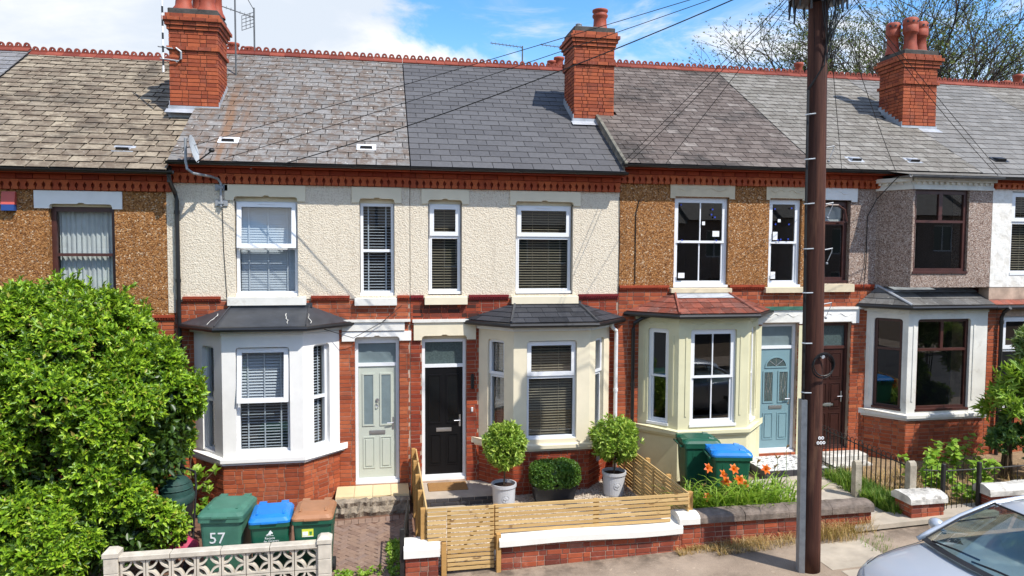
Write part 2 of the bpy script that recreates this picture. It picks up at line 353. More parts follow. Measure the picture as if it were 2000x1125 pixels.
def carpaint():
    mt, nt = newmat('car_paint'); p = pos(nt)
    finish(nt, (.50, .545, .60), .36, None, metal=.35, spec=.5, CoatWeight=1.0, CoatRoughness=.05)
    plain('car_plastic', (.014, .014, .015), .5); plain('car_interior', (.035, .037, .04), .8)
    plain('lamp_glass', (.55, .57, .58), .12, .1, 12, 60, .2, spec=.7)
    plain('number_plate', (.75, .75, .72), .4)
carpaint()
# ------------------------------------------------------------------ mesh helpers
class MB:
    def __init__(s): s.v = []; s.f = []
    def add(s, vs, fs):
        b = len(s.v); s.v.extend(vs); s.f.extend([tuple(i+b for i in f) for f in fs]); return s
    def box(s, x0, x1, y0, y1, z0, z1):
        return s.add([(x0,y0,z0),(x1,y0,z0),(x1,y1,z0),(x0,y1,z0),(x0,y0,z1),(x1,y0,z1),(x1,y1,z1),(x0,y1,z1)],
                     [(0,3,2,1),(4,5,6,7),(0,1,5,4),(1,2,6,5),(2,3,7,6),(3,0,4,7)])
    def cbox(s, x0, x1, y0, y1, z0, z1, b=.01):
        """box with chamfered vertical and top edges"""
        def ring(z, k): return [(x0+k,y0,z),(x1-k,y0,z),(x1,y0+k,z),(x1,y1-k,z),(x1-k,y1,z),(x0+k,y1,z),(x0,y1-k,z),(x0,y0+k,z)]
        def inset(z, i): return [(x0+i+b,y0+i,z),(x1-i-b,y0+i,z),(x1-i,y0+i+b,z),(x1-i,y1-i-b,z),(x1-i-b,y1-i,z),(x0+i+b,y1-i,z),(x0+i,y1-i-b,z),(x0+i,y0+i+b,z)]
        return s.loft([ring(z0, b), ring(z1-b, b), inset(z1, b)], True, True)
    def loft(s, rings, cap0=False, cap1=False, close=True):
        n = len(rings[0]); vs = [p for r in rings for p in r]; fs = []
        for k in range(len(rings)-1):
            for i in range(n if close else n-1):
                j = (i+1) % n; fs.append((k*n+i, k*n+j, (k+1)*n+j, (k+1)*n+i))
        if cap0: fs.append(tuple(range(n-1, -1, -1)))
        if cap1: fs.append(tuple(range((len(rings)-1)*n, len(rings)*n)))
        return s.add(vs, fs)
    def tube(s, pts, r, n=8, cap=True):
        pts = [Vector(p) for p in pts]; rs = r if hasattr(r, '__len__') else [r]*len(pts); rings = []
        for i, p in enumerate(pts):
            t = (pts[min(i+1, len(pts)-1)]-pts[max(i-1, 0)]).normalized()
            a = t.cross(Vector((0, 0, 1)) if abs(t.z) < .9 else Vector((1, 0, 0))).normalized(); b = t.cross(a)
            rings.append([tuple(p+(a*math.cos(2*math.pi*k/n)+b*math.sin(2*math.pi*k/n))*rs[i]) for k in range(n)])
        return s.loft(rings, cap, cap)
    def lathe(s, prof, c=(0, 0, 0), n=20, cap=False):
        return s.loft([[(c[0]+r*math.cos(2*math.pi*k/n), c[1]+r*math.sin(2*math.pi*k/n), c[2]+z) for k in range(n)] for r, z in prof], cap, cap)
    def sph(s, c, r, n=8, m=6):
        r = r if hasattr(r, '__len__') else (r, r, r)
        return s.loft([[(c[0]+r[0]*math.sin(math.pi*j/m)*math.cos(2*math.pi*k/n), c[1]+r[1]*math.sin(math.pi*j/m)*math.sin(2*math.pi*k/n), c[2]-r[2]*math.cos(math.pi*j/m)) for k in range(n)] for j in range(m+1)])
    def prism(s, poly, y0, y1):          # polygon in xz, swept along y
        n = len(poly); return s.add([(x, y0, z) for x, z in poly]+[(x, y1, z) for x, z in poly],
            [tuple(range(n)), tuple(range(2*n-1, n-1, -1))]+[(i, i+n, (i+1) % n+n, (i+1) % n) for i in range(n)])
    def xprism(s, poly, x0, x1):         # polygon in yz, swept along x
        n = len(poly); return s.add([(x0, y, z) for y, z in poly]+[(x1, y, z) for y, z in poly],
            [tuple(range(n-1, -1, -1)), tuple(range(n, 2*n))]+[(i, (i+1) % n, (i+1) % n+n, i+n) for i in range(n)])
    def map(s, fn, start=0):
        s.v[start:] = [tuple(fn(*p)) for p in s.v[start:]]; return s
    def mesh(s, name):
        me = bpy.data.meshes.new(name); me.from_pydata([tuple(p) for p in s.v], [], s.f); me.update(); return me
WM = {}
def wm(o): return WM.get(o.name, Matrix.Identity(4))
def attach(o, parent):
    o.parent = parent; o.matrix_parent_inverse = wm(parent).inverted()
def mo(name, me, mat, parent=None, smooth=False, kind=None):
    if mat and not me.materials: me.materials.append(MATS[mat])
    o = bpy.data.objects.new(name, me); COL.objects.link(o)
    if smooth:
        for p in me.polygons: p.use_smooth = True
    if parent: attach(o, parent)
    if kind: o['kind'] = kind
    return o
def obj(name, mb, mat, parent=None, smooth=False, kind=None): return mo(name, mb.mesh(name), mat, parent, smooth, kind)
def tag(o, label=None, cat=None, group=None, kind=None):
    for k, v in (('label', label), ('category', cat), ('group', group), ('kind', kind)):
        if v: o[k] = v
    return o
def thing(name, label, cat, loc=(0, 0, 0), group=None):
    o = bpy.data.objects.new(name, None); COL.objects.link(o); o.empty_display_size = .2
    o.location = loc; WM[o.name] = Matrix.Translation(loc)
    return tag(o, label, cat, group)
def inst(name, me, parent, loc, rotz=0.0, scale=(1, 1, 1), rot=None):
    o = bpy.data.objects.new(name, me); COL.objects.link(o)
    o.location = loc; o.rotation_euler = rot or (0, 0, rotz); o.scale = scale; attach(o, parent); return o
def copy_tree(o, parent=None):
    c = o.copy(); COL.objects.link(c); c.parent = parent
    if parent is not None: c.matrix_parent_inverse = o.matrix_parent_inverse.copy()
    for ch in list(o.children): copy_tree(ch, c)
    return c
def npmesh(name, V, F, mat):
    me = bpy.data.meshes.new(name); V = np.asarray(V, np.float32); F = np.asarray(F, np.int32); k = F.shape[1]
    me.vertices.add(len(V)); me.vertices.foreach_set('co', V.ravel())
    me.loops.add(F.size); me.loops.foreach_set('vertex_index', F.ravel())
    me.polygons.add(len(F)); me.polygons.foreach_set('loop_start', np.arange(0, F.size, k, dtype=np.int32))
    me.update(calc_edges=True); me.materials.append(MATS[mat]); return me

class Fc:
    """a vertical facet: u runs along it, d out of it, z up"""
    def __init__(s, x, y, ang): s.x, s.y, s.a = x, y, ang; s.c, s.s = math.cos(ang), math.sin(ang)
    def p(s, u, d, z): return (s.x+u*s.c+d*s.s, s.y+u*s.s-d*s.c, z)
def facet(p0, p1):
    return Fc(p0[0], p0[1], math.atan2(p1[1]-p0[1], p1[0]-p0[0])), math.hypot(p1[0]-p0[0], p1[1]-p0[1])
FRONT = Fc(0, 0, 0)
def fbox(mb, fc, u0, u1, d0, d1, z0, z1):
    k = len(mb.v); mb.box(u0, u1, -d1, -d0, z0, z1); mb.map(lambda x, y, z: fc.p(x, -y, z), k); return mb
def fmap(mb, fc, k): mb.map(lambda x, y, z: fc.p(x, -y, z), k)
def frame(mb, fc, u0, u1, z0, z1, w, d0, d1):
    fbox(mb, fc, u0, u0+w, d0, d1, z0, z1); fbox(mb, fc, u1-w, u1, d0, d1, z0, z1)
    fbox(mb, fc, u0+w, u1-w, d0, d1, z0, z0+w); fbox(mb, fc, u0+w, u1-w, d0, d1, z1-w, z1); return mb
def fwall(mb, fc, u0, u1, z0, z1, holes, d=0.0, t=.3):
    """slab with rectangular openings and their reveals"""
    us = sorted({u0, u1, *[min(max(h[i], u0), u1) for h in holes for i in (0, 1)]})
    zs = sorted({z0, z1, *[min(max(h[i], z0), z1) for h in holes for i in (2, 3)]})
    def solid(i, j):
        if i < 0 or j < 0 or i >= len(us)-1 or j >= len(zs)-1: return False
        cu, cz = (us[i]+us[i+1])/2, (zs[j]+zs[j+1])/2
        return not any(h[0] < cu < h[1] and h[2] < cz < h[3] for h in holes)
    for i in range(len(us)-1):
        for j in range(len(zs)-1):
            if not solid(i, j): continue
            a, b, c, e = us[i], us[i+1], zs[j], zs[j+1]
            P = [fc.p(a,d,c),fc.p(b,d,c),fc.p(b,d,e),fc.p(a,d,e),fc.p(a,d-t,c),fc.p(b,d-t,c),fc.p(b,d-t,e),fc.p(a,d-t,e)]
            fs = [(0,1,2,3),(7,6,5,4)]
            if not solid(i-1, j): fs.append((4,0,3,7))
            if not solid(i+1, j): fs.append((1,5,6,2))
            if not solid(i, j-1): fs.append((4,5,1,0))
            if not solid(i, j+1): fs.append((3,2,6,7))
            mb.add(P, fs)
    return mb
CAM = np.array([0, CAMY, CAMZ])
UNITS = {}
def unit_brick(mat):
    if mat not in UNITS:
        mb = MB(); b = .06
        o = [(-.5,-.5),(.5,-.5),(.5,.5),(-.5,.5)]
        mb.loft([[(x, .03, z) for x, z in o], [(x, .004, z) for x, z in o], [(x*(1-.035), 0, z*(1-.10)) for x, z in o]], False, True)
        me = mb.mesh('brick'); me.materials.append(MATS[mat]); UNITS[mat] = me
    return UNITS[mat]
class Bricks:
    def __init__(s): s.l = []
    def field(s, fc, u0, u1, z0, z1, holes=(), mat='brick_red', course=.075, bond='flemish', d=0.0, blue=0, L=.215, Hd=.1025):
        n = max(1, round((z1-z0)/course)); ch = (z1-z0)/n
        for k in range(n):
            za, zb = z0+k*ch+.005, z0+(k+1)*ch-.005; cur = u0-random.uniform(0, .06)-(0 if k % 2 else .11); st = k % 2
            while cur < u1:
                if bond == 'flemish': w = L if st else Hd; st = not st
                else: w = L if bond == 'stretcher' else Hd
                segs = [(max(cur, u0), min(cur+w, u1))]
                for h in holes:
                    if min(zb, h[3])-max(za, h[2]) > .35*(zb-za):
                        ns = []
                        for a, b in segs:
                            if h[1] <= a or h[0] >= b: ns.append((a, b))
                            else:
                                if h[0] > a: ns.append((a, h[0]))
                                if h[1] < b: ns.append((h[1], b))
                        segs = ns
                for a, b in segs:
                    if b-a > .025: s.l.append((fc, (a+b)/2, (za+zb)/2, b-a, zb-za, 'brick_blue' if k < blue else mat, d))
                cur += w+.010
    def done(s, parent, cap=300):
        def key(b):
            p = np.array(b[0].p(b[1], 0, b[2])); dd = ((p-CAM)**2).sum(); return -b[3]*b[4]/dd
        s.l.sort(key=key)
        for i, (fc, u, z, w, h, mat, d) in enumerate(s.l[:cap]):
            inst('brick', unit_brick(mat), parent, fc.p(u, d+random.uniform(-.002, .003), z), fc.a+random.uniform(-.003, .003), (w, 1, h))
        rest = {}
        for b in s.l[cap:]: rest.setdefault(b[5], []).append(b)
        for mat, l in rest.items():
            mb = MB()
            for fc, u, z, w, h, _, d in l: fbox(mb, fc, u-w/2, u+w/2, d-.03, d+random.uniform(-.001, .003), z-h/2, z+h/2)
            obj('brick', mb, mat, parent, kind='stuff')

# ------------------------------------------------------------------ roofs
def slate_mesh(L, t, mat):
    k = ('slate', L, t, mat)
    if k not in UNITS:
        mb = MB()
        mb.add([(-.5,0,t),(.5,0,t),(.5,L,0),(-.5,L,0),(-.5,0,2*t),(.5,0,2*t),(.5,L,t),(-.5,L,t)],
               [(4,5,6,7),(0,1,5,4),(1,2,6,5),(3,0,4,7)])
        me = mb.mesh('slate'); me.materials.append(MATS[mat]); me.materials.append(MATS['slate_edge']); me.polygons[1].material_index = 1; UNITS[k] = me
    return UNITS[k]
def ridge_mesh(l=.335):
    if 'ridge' not in UNITS:
        mb = MB(); t = .02; n = 12
        mb.xprism([(-.15,-.105),(-.15,-.085),(0,.02),(.15,-.085),(.15,-.105),(0,-.01)], -l/2+.003, l/2-.003)
        for cx in (-l/4, l/4):
            inn = [(cx+.020*math.cos(2*math.pi*i/n), .058+.020*math.sin(2*math.pi*i/n)) for i in range(n)]
            out = []
            for i in range(n):
                c, s_ = math.cos(2*math.pi*i/n), math.sin(2*math.pi*i/n)
                if s_ >= 0: out.append((cx+.062*c, .052+.062*s_))
                else: out.append((cx+l/4*max(-1, min(1, c*1.4)), .012))
            mb.loft([[(x, -t, z) for x, z in inn], [(x, -t, z) for x, z in out], [(x, t, z) for x, z in out], [(x, t, z) for x, z in inn], [(x, -t, z) for x, z in inn]])
        me = mb.mesh('ridge_tile'); me.materials.append(MATS['ridge']); UNITS['ridge'] = me
    return UNITS['ridge']
def roof(parent, x0, x1, ye, ze, yr, zr, mat, sw, courses, t=.007, ridge=True, skip=(), flare=None, jit=.004, ragged=0.0, gap=.010):
    """front slope of slates on a boarded deck, plain back slope, crested ridge"""
    pit = math.atan2(zr-ze, yr-ye); ln = math.hypot(zr-ze, yr-ye); ex = ln/courses; L = ex*1.3
    cy, cz = math.cos(pit), math.sin(pit)
    mb = MB(); o = .05
    mb.xprism([(ye, ze-o), (yr, zr-o), (2*yr-ye, ze-o), (2*yr-ye, ze-o-.12), (yr, zr-o-.15), (ye+.30, ze-o+.10), (ye+.02, ze-o-.02)], x0+.002, x1-.002)
    deck = obj('roof', mb, 'slate_edge', parent)
    back = MB(); q = [(yr, zr-.03), (2*yr-ye, ze-.03), (2*yr-ye, ze-.045), (yr, zr-.046)]
    back.xprism(q, x0+.004, x1-.004); obj('back_slope', back, mat, deck)
    me = slate_mesh(round(L, 4), t, mat); lst = []
    for k in range(courses):
        s0 = k*ex; cur = x0-(sw*.5 if k % 2 else 0)
        while cur < x1-.01:
            w = sw*random.uniform(.93, 1.07) if ragged else sw
            a, b = max(cur, x0+.003), min(cur+w, x1-.003); cur += w
            if b-a < .03: continue
            y, z = ye+s0*cy, ze+s0*cz
            if any(k0 < a and b < k1 and k2 < y and y+ex*cy < k3 for k0, k1, k2, k3 in skip): continue
            lst.append(((a+b)/2, y, z, b-a-gap))
    lst.sort(key=lambda q: -q[3]/((q[0])**2+(q[1]-CAMY)**2+(q[2]-CAMZ)**2))
    for i, (x, y, z, w) in enumerate(lst[:300]):
        j = random.uniform(-jit, jit)
        inst('slate', me, deck, (x, y+j*cy, z-.02+j*cz), rot=(pit+random.uniform(-.003, .004), 0, random.uniform(-.006, .006)*(1+2*ragged)), scale=(w, 1, 1))
    if lst[300:]:
        rb = MB()
        for x, y, z, w in lst[300:]:
            k = len(rb.v); rb.add([tuple(v.co) for v in me.vertices], [tuple(p.vertices) for p in me.polygons])
            rb.map(lambda px, py, pz: (x+px*w, y+py*cy-pz*cz, z-.02+py*cz+pz*cy), k)
        so_ = obj('slate', rb, mat, deck, kind='stuff'); so_.data.materials.append(MATS['slate_edge'])
        for i_, p_ in enumerate(so_.data.polygons): p_.material_index = 1 if i_ % 4 == 1 else 0
    if ridge:
        n = round((x1-x0)/.335); l = (x1-x0)/n
        for i in range(n):
            inst('ridge_tile', ridge_mesh(), deck, (x0+(i+.5)*l, yr, zr+.03+random.uniform(-.004, .004)), random.uniform(-.01, .01), (l/.335, 1, 1), rot=(0, random.uniform(-.012, .012), 0))
    return deck
def roof_vent(parent_deck, x, y, ye, ze, yr, zr, mat='lead', hood='upvc'):
    pit = math.atan2(zr-ze, yr-ye); z = ze+(y-ye)*math.tan(pit)
    mb = MB(); mb.box(-.17, .17, -.10, .13, .012, .018); k = len(mb.v)
    mb.add([(-.11,-.06,.02),(.11,-.06,.02),(.11,.10,.02),(-.11,.10,.02),(-.10,-.055,.075),(.10,-.055,.075),(.10,.09,.03),(-.10,.09,.03)],
           [(4,5,6,7),(1,2,6,5),(3,0,4,7),(2,3,7,6)])
    me = mb.mesh('roof_vent'); me.materials.append(MATS[hood])
    o = inst('roof_vent', me, parent_deck, (x, y, z), rot=(pit, 0, 0))
    g = MB(); g.box(-.10, .10, -.058, -.052, .022, .07); gm = g.mesh('vent_grille'); gm.materials.append(MATS['gutter_black'])
    inst('vent_grille', gm, parent_deck, (x, y, z), rot=(pit, 0, 0))

# ------------------------------------------------------------------ windows and doors
def slat(mat, ang):
    k = ('slat', mat, ang)
    if k not in UNITS:
        mb = MB(); a = R(ang); w = .025
        P = [(-1, -.0012), (1, -.0012), (1, .0012), (-1, .0012)]
        mb.xprism([(p*w*math.cos(a)-q*math.sin(a), p*w*math.sin(a)+q*math.cos(a)) for p, q in P], -.5, .5)
        me = mb.mesh('blind_slat'); me.materials.append(MATS[mat]); UNITS[k] = me
    return UNITS[k]
def blind(win, fc, u0, u1, z0, z1, d, mat='blind_white', ang=20, pitch=.05, tapes=(.15, .5, .85), tape_w=.022):
    n = int((z1-z0)/pitch)
    for i in range(n):
        inst('blind_slat', slat(mat, ang), win, fc.p((u0+u1)/2, d, z0+.02+i*pitch), fc.a, (u1-u0, 1, 1))
    mb = MB()
    for t in tapes:
        u = u0+(u1-u0)*t; fbox(mb, fc, u-tape_w/2, u+tape_w/2, d+.026, d+.028, z0, z1)
    if tapes: obj('blind_tape', mb, mat, win)
def pane(win, fc, u0, u1, z0, z1, d, mat='glass'):
    mb = MB(); fbox(mb, fc, u0, u1, d-.004, d, z0, z1)
    mb.f = [mb.f[2]]; return obj('pane', mb, mat, win)
def window(house, fc, u0, u1, z0, z1, split=.5, mat='upvc', style='fixed', inset=.10, bars=0, cill=True, opened=0.0, fw_=.05, sw=.045, label=None):
    """frame set back in its opening; style fixed | toplight | tophung | sash"""
    d = -inset; mb = MB(); frame(mb, fc, u0, u1, z0, z1, fw_, d-.07, d)
    zt = z0+(z1-z0)*(1-split)
    if style != 'sash': fbox(mb, fc, u0+fw_, u1-fw_, d-.07, d-.001, zt-.025, zt+.025)
    w = obj('window', mb, mat, house)
    if label: w['label'] = label
    a, b = u0+fw_, u1-fw_
    if cill:
        c = MB(); fbox(c, fc, u0-.01, u1+.01, d-.001, d+.07, z0-.03, z0+.018); obj('sill', c, mat, w)
    if style == 'toplight' or style == 'tophung':
        s = MB(); sd = d+.012
        frame(s, fc, a-.03, b+.03, zt+.002, z1-fw_+.03, sw+.03, d, sd+.02)
        k = MB(); fbox(k, fc, a+.045, b-.045, sd-.03, sd-.026, zt+.075, z1-fw_-.045); k.f = [k.f[2]]
        if opened:
            top = z1-fw_+.03; tn = math.tan(opened)
            T = lambda x, y, z: (x+(top-z)*tn*fc.s, y-(top-z)*tn*fc.c, z+(top-z)*(1-math.cos(opened)))
            s.map(T); k.map(T)
        sh = obj('sash', s, mat, w); obj('pane', k, 'glass', w)
        v = MB(); um = (u0+u1)/2; fbox(v, fc, um-.13, um+.13, d+.034, d+.045, z1-fw_+.002, z1-fw_+.022); obj('trickle_vent', v, mat, w)
        if style == 'toplight':
            q = MB(); frame(q, fc, a-.02, b+.02, z0+fw_-.02, zt-.02, .028, d, d+.008); obj('bead', q, mat, w)
        pane(w, fc, a, b, z0+fw_, zt-.025, d-.03)
    elif style == 'sash':
        for part, (p, q, dd) in (('lower', (z0+fw_, zt+.02, d-.03)), ('upper', (zt-.02, z1-fw_, d-.002))):
            s = MB(); frame(s, fc, a, b, p, q, sw, dd-.035, dd)
            for i in range(bars):
                um = a+(b-a)*(i+1)/(bars+1); fbox(s, fc, um-.011, um+.011, dd-.03, dd-.004, p+sw, q-sw)
            obj('sash', s, mat, w); pane(w, fc, a+sw, b-sw, p+sw, q-sw, dd-.018)
    else:
        pane(w, fc, a, b, zt+.025, z1-fw_, d-.03); pane(w, fc, a, b, z0+fw_, zt-.025, d-.03)
    return w
def head_board(house, u0, u1, z0, z1, mat='paint_cream', d=-.10):
    mb = MB(); fbox(mb, FRONT, u0, u1, d-.06, d-.002, z0, z1); return obj('head_board', mb, mat, house)
def lintel(house, fc, u0, u1, z0, z1, mat, open0, open1, d=.03, notch=True, scroll=False):
    """stone head with shouldered underside and small keystone flare"""
    mb = MB(); r = .045; k = len(mb.v)
    um = (open0+open1)/2
    poly = [(u0, z0), (open0, z0), (open0, z0+.03), (open0+r*.3, z0+.03+r*.7), (open0+r, z0+.03+r), (um-.06, z0+.03+r), (um-.035, z0+.05+r), (um+.035, z0+.05+r), (um+.06, z0+.03+r),
            (open1-r, z0+.03+r), (open1-r*.3, z0+.03+r*.7), (open1, z0+.03), (open1, z0), (u1, z0), (u1, z1), (u0, z1)]
    if not notch: poly = [(u0, z0), (open0, z0), (open0, z0+.035), (open1, z0+.035), (open1, z0), (u1, z0), (u1, z1), (u0, z1)]
    mb.prism(poly, -d, .08); fmap(mb, fc, k)
    o = obj('lintel', mb, mat, house)
    if scroll:
        s = MB()
        for sg in (-1, 1):
            pts = [fc.p(um+sg*(.06+(open1-open0)*.40*t), d+.002, (z0+z1)/2+.035+.035*math.sin(t*7.5)*(1-t*.4)) for t in [i/14 for i in range(15)]]
            s.tube(pts, .008, 5)
        obj('scroll_carving', s, mat, o)
    return o
def handle_set(door, fc, u, z, sg, d):
    h = MB(); fbox(h, fc, u-.018, u+.018, d, d+.01, z-.12, z+.10); h.tube([fc.p(u, d, z), fc.p(u, d+.05, z), fc.p(u+sg*.11, d+.055, z)], .009, 6); obj('handle', h, 'chrome', door)
# ------------------------------------------------------------------ ground levels (the street climbs to the right)
def gz(x): return .035*(x-1.0)
def sheet(name, x0, x1, y0, y1, mat, dz=0.0, th=.3, kind='structure', parent=None):
    mb = MB(); mb.add([(x0,y0,gz(x0)+dz-th),(x1,y0,gz(x1)+dz-th),(x1,y1,gz(x1)+dz-th),(x0,y1,gz(x0)+dz-th),
                       (x0,y0,gz(x0)+dz),(x1,y0,gz(x1)+dz),(x1,y1,gz(x1)+dz),(x0,y1,gz(x0)+dz)],
                      [(0,3,2,1),(4,5,6,7),(0,1,5,4),(1,2,6,5),(2,3,7,6),(3,0,4,7)])
    return obj(name, mb, mat, parent, kind=kind)
def big_ground():
    # gentle far ground sheet, flat beyond the street
    mb = MB(); xs = [-900, -70, 70, 900]
    for i in range(3):
        a, b = xs[i], xs[i+1]; za, zb = (gz(max(-70, min(70, q)))-.5 for q in (a, b))
        mb.add([(a,-900,za),(b,-900,zb),(b,900,zb),(a,900,za)], [(0,1,2,3)])
    obj('ground', mb, 'earth', kind='structure')
big_ground()
sheet('road', -60, 60, -11.6, -5.12, 'road_asphalt', -.115)
pav = sheet('pavement', -60, 60, -4.998, -3.18, 'pavement_asphalt', 0)
kerb = sheet('kerb', -60, 60, -5.118, -5.0, 'paving_slab', -.12, .2)
me_k = MB().cbox(-.455, .455, -.058, .058, -.1, .125, .012).mesh('kerb_stone'); me_k.materials.append(MATS['paving_slab'])
for i in range(22):
    x = -6.5+i*.92; inst('kerb_stone', me_k, kerb, (x, -5.059, gz(x)-.118), rot=(0, -.035, 0))
sheet('far_pavement', -60, 60, -13.6, -11.62, 'pavement_asphalt', 0)

# ------------------------------------------------------------------ houses
YE, YR = -.33, 4.2
HOLE_DOOR = {}
dent = MB()
dent.add([(-.030,0,-.06),(.030,0,-.06),(.040,0,-.035),(.040,0,.06),(-.040,0,.06),(-.040,0,-.035)], [])
def dentil_mesh():
    if 'dentil' not in UNITS:
        mb = MB(); P = [(-.048,-.064),(.048,-.064),(.054,-.05),(.050,-.034),(.034,-.016),(.034,.008),(.050,.026),(.0605,.04),(.0605,.064),(-.0605,.064),(-.0605,.04),(-.050,.026),(-.034,.008),(-.034,-.016),(-.050,-.034),(-.054,-.05)]
        mb.prism(P, -.055, .06); me = mb.mesh('dentil_brick'); me.materials.append(MATS['dentil']); UNITS['dentil'] = me
    return UNITS['dentil']
def cornice(H, x0, x1, z0, z1, fc=FRONT, mat='brick_band', stone=None):
    """dentil row under a flat course of long bricks"""
    dh = .13 if stone else (z1-z0)*.64
    mb = MB(); fbox(mb, fc, x0, x1, -.28, .012, z0-.002, z0+dh); fbox(mb, fc, x0, x1, -.28, .055, z0+dh+.002, z1)
    c = obj('cornice', mb, stone or 'brick_band', H); me = dentil_mesh()
    n = int((x1-x0)/.122)
    if stone:
        q = MB()
        for i in range(n):
            u = x0+(i+.5)*(x1-x0)/n; fbox(q, fc, u-.03, u+.03, .012, .05, z0+.07, z0+.125)
        fbox(q, fc, x0-.02, x1, .0, .10, z1-.06, z1+.02); fbox(q, fc, x0-.01, x1, .0, .035, z0-.03, z0+.02)
        obj('moulding', q, stone, c); return
    for i in range(n):
        u = x0+(i+.5)*(x1-x0)/n; inst('dentil_brick', me, c, fc.p(u, .012, z0+dh*.5), fc.a, (1, 1, dh/.131))
    b = Bricks(); b.field(fc, x0, x1, z0+dh+.003, z1, mat=mat, bond='stretcher', L=.235, d=.078, course=(z1-z0-dh)); b.done(c)
def gutter(H, x0, x1, y, z, mat='gutter_black', r=.05):
    mb = MB(); P = [(y+r*math.cos(a), z+r*math.sin(a)) for a in [math.pi+i*math.pi/8 for i in range(9)]]
    P += [(y+(r-.008)*math.cos(a), z+(r-.008)*math.sin(a)) for a in [2*math.pi-i*math.pi/8 for i in range(9)]]
    mb.xprism(P, x0, x1); g = obj('gutter', mb, mat, H)
    f = MB(); f.box(x0, x1, y+r+.001, y+r+.022, z-.035, z+.02); obj('fascia', f, mat, g)
    j = MB()
    x = x0+.9
    while x < x1-.3: j.xprism([(y+(r+.008)*math.cos(a), z+(r+.008)*math.sin(a)) for a in [math.pi+i*math.pi/8 for i in range(9)]], x-.03, x+.03); x += 1.05
    obj('bracket', j, mat, g); return g
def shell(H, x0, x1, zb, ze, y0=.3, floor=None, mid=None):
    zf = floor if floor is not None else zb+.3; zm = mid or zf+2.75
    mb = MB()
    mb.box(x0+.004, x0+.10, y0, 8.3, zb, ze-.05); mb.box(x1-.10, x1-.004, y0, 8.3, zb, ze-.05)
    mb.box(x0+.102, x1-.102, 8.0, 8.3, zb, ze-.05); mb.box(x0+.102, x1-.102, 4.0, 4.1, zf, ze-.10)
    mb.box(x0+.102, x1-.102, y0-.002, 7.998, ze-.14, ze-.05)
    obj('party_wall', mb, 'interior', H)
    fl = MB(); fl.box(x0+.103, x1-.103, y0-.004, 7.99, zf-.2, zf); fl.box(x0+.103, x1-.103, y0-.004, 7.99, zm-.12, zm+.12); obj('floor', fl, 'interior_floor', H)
def offset(P, d):
    """push a polyline outward; ends slide along the wall line"""
    out = []
    for i, p in enumerate(P):
        def nrm(a, b):
            dx, dy = b[0]-a[0], b[1]-a[1]; l = math.hypot(dx, dy); return (dy/l, -dx/l)
        if i == 0: n = nrm(P[0], P[1]); k = d/max(.3, abs(n[0])) if abs(n[0]) > .05 else 0; out.append((p[0]+math.copysign(k, n[0]), p[1]) if k else (p[0], p[1]+n[1]*d))
        elif i == len(P)-1: n = nrm(P[-2], P[-1]); k = d/max(.3, abs(n[0])) if abs(n[0]) > .05 else 0; out.append((p[0]+math.copysign(k, n[0]), p[1]) if k else (p[0], p[1]+n[1]*d))
        else:
            n1, n2 = nrm(P[i-1], p), nrm(p, P[i+1]); s = 1+n1[0]*n2[0]+n1[1]*n2[1]
            out.append((p[0]+(n1[0]+n2[0])*d/s, p[1]+(n1[1]+n2[1])*d/s))
    return out
def band(mb, P, d0, d1, z0, z1, zi0=None, zi1=None, chamfer=0.0):
    A, B = offset(P, d0), offset(P, d1); zi0 = z0 if zi0 is None else zi0; zi1 = z1 if zi1 is None else zi1
    rings = [[(a[0],a[1],zi0),(b[0],b[1],z0),(b[0],b[1],z1),(a[0],a[1],zi1)] for a, b in zip(A, B)]
    return mb.loft(rings, True, True)
def bay(H, br, P, zb, zs, zt, wins, mat, sillmat, bmat='brick_red', roofspec=None, blue=2, gut='gutter_black', open_left=False, hood=.17, brick_base=True, mould=False, painted=None):
    """canted bay: brick dado, moulded sill, stone mullions with sash openings, lean-to roof"""
    root = None
    base = MB(); top = MB(); fcs = []
    for i in range(len(P)-1):
        fc, L = facet(P[i], P[i+1]); fcs.append((fc, L))
        fwall(base, fc, 0, L, zb, zs-.06, [], -.008 if brick_base else 0, .16)
        fwall(top, fc, 0, L, zs, zt, [(L*.5+w[0]-w[1]/2, L*.5+w[0]+w[1]/2, w[2], w[3]) for w in wins if w[4] == i], 0, .16)
        if brick_base: br.field(fc, .004, L-.004, zb, zs-.06, mat=bmat, blue=blue)
    b = obj('bay_dado', base, 'mortar' if brick_base else (painted or mat), H)
    t = obj('bay_mullions', top, mat, H)
    # raised margins round each light
    for w in wins:
        fc, L = fcs[w[4]]; c = L*.5+w[0]
        a0, a1 = c-w[1]/2, c+w[1]/2; r = .05
        for sg, q in ((1, a0), (-1, a1)):
            mg = MB()
            if mould: fbox(mg, fc, q-sg*.085-.018, q-sg*.085+.018, .0, .012, w[2]+.17, w[3]-.12); obj('fillet', mg, mat, t); mg = MB()
            k = len(mg.v); mg.prism([(q, w[3]), (q+sg*r, w[3]), (q+sg*r*.3, w[3]-r*.3), (q, w[3]-r)], -.0, .10); fmap(mg, fc, k); obj('shoulder', mg, mat, t)
    sm = MB(); band(sm, P, -.10, .075, zs-.055, zs+.005, zs-.058, zs+.05); band(sm, P, -.06, .045, zs-.10, zs-.056)
    obj('sill', sm, sillmat, H)
    hd = MB(); band(hd, P, -.05, .03, zt-.10, zt+.04); obj('frieze', hd, mat if not gut else sillmat, H)
    if mould:
        s = MB()
        for w in wins:
            fc, L = fcs[w[4]]; um = L*.5+w[0]; hw = w[1]*.5
            for sg in (-1, 1): s.tube([fc.p(um+sg*(.03+hw*q), .004, w[3]+.10+.028*math.sin(q*8)) for q in [k/10 for k in range(11)]], .006, 5)
        obj('scroll_carving', s, mat, t)
    if roofspec: bay_roof(H, P, zt+.045, roofspec['z1'], roofspec, hood, gut)
    return fcs
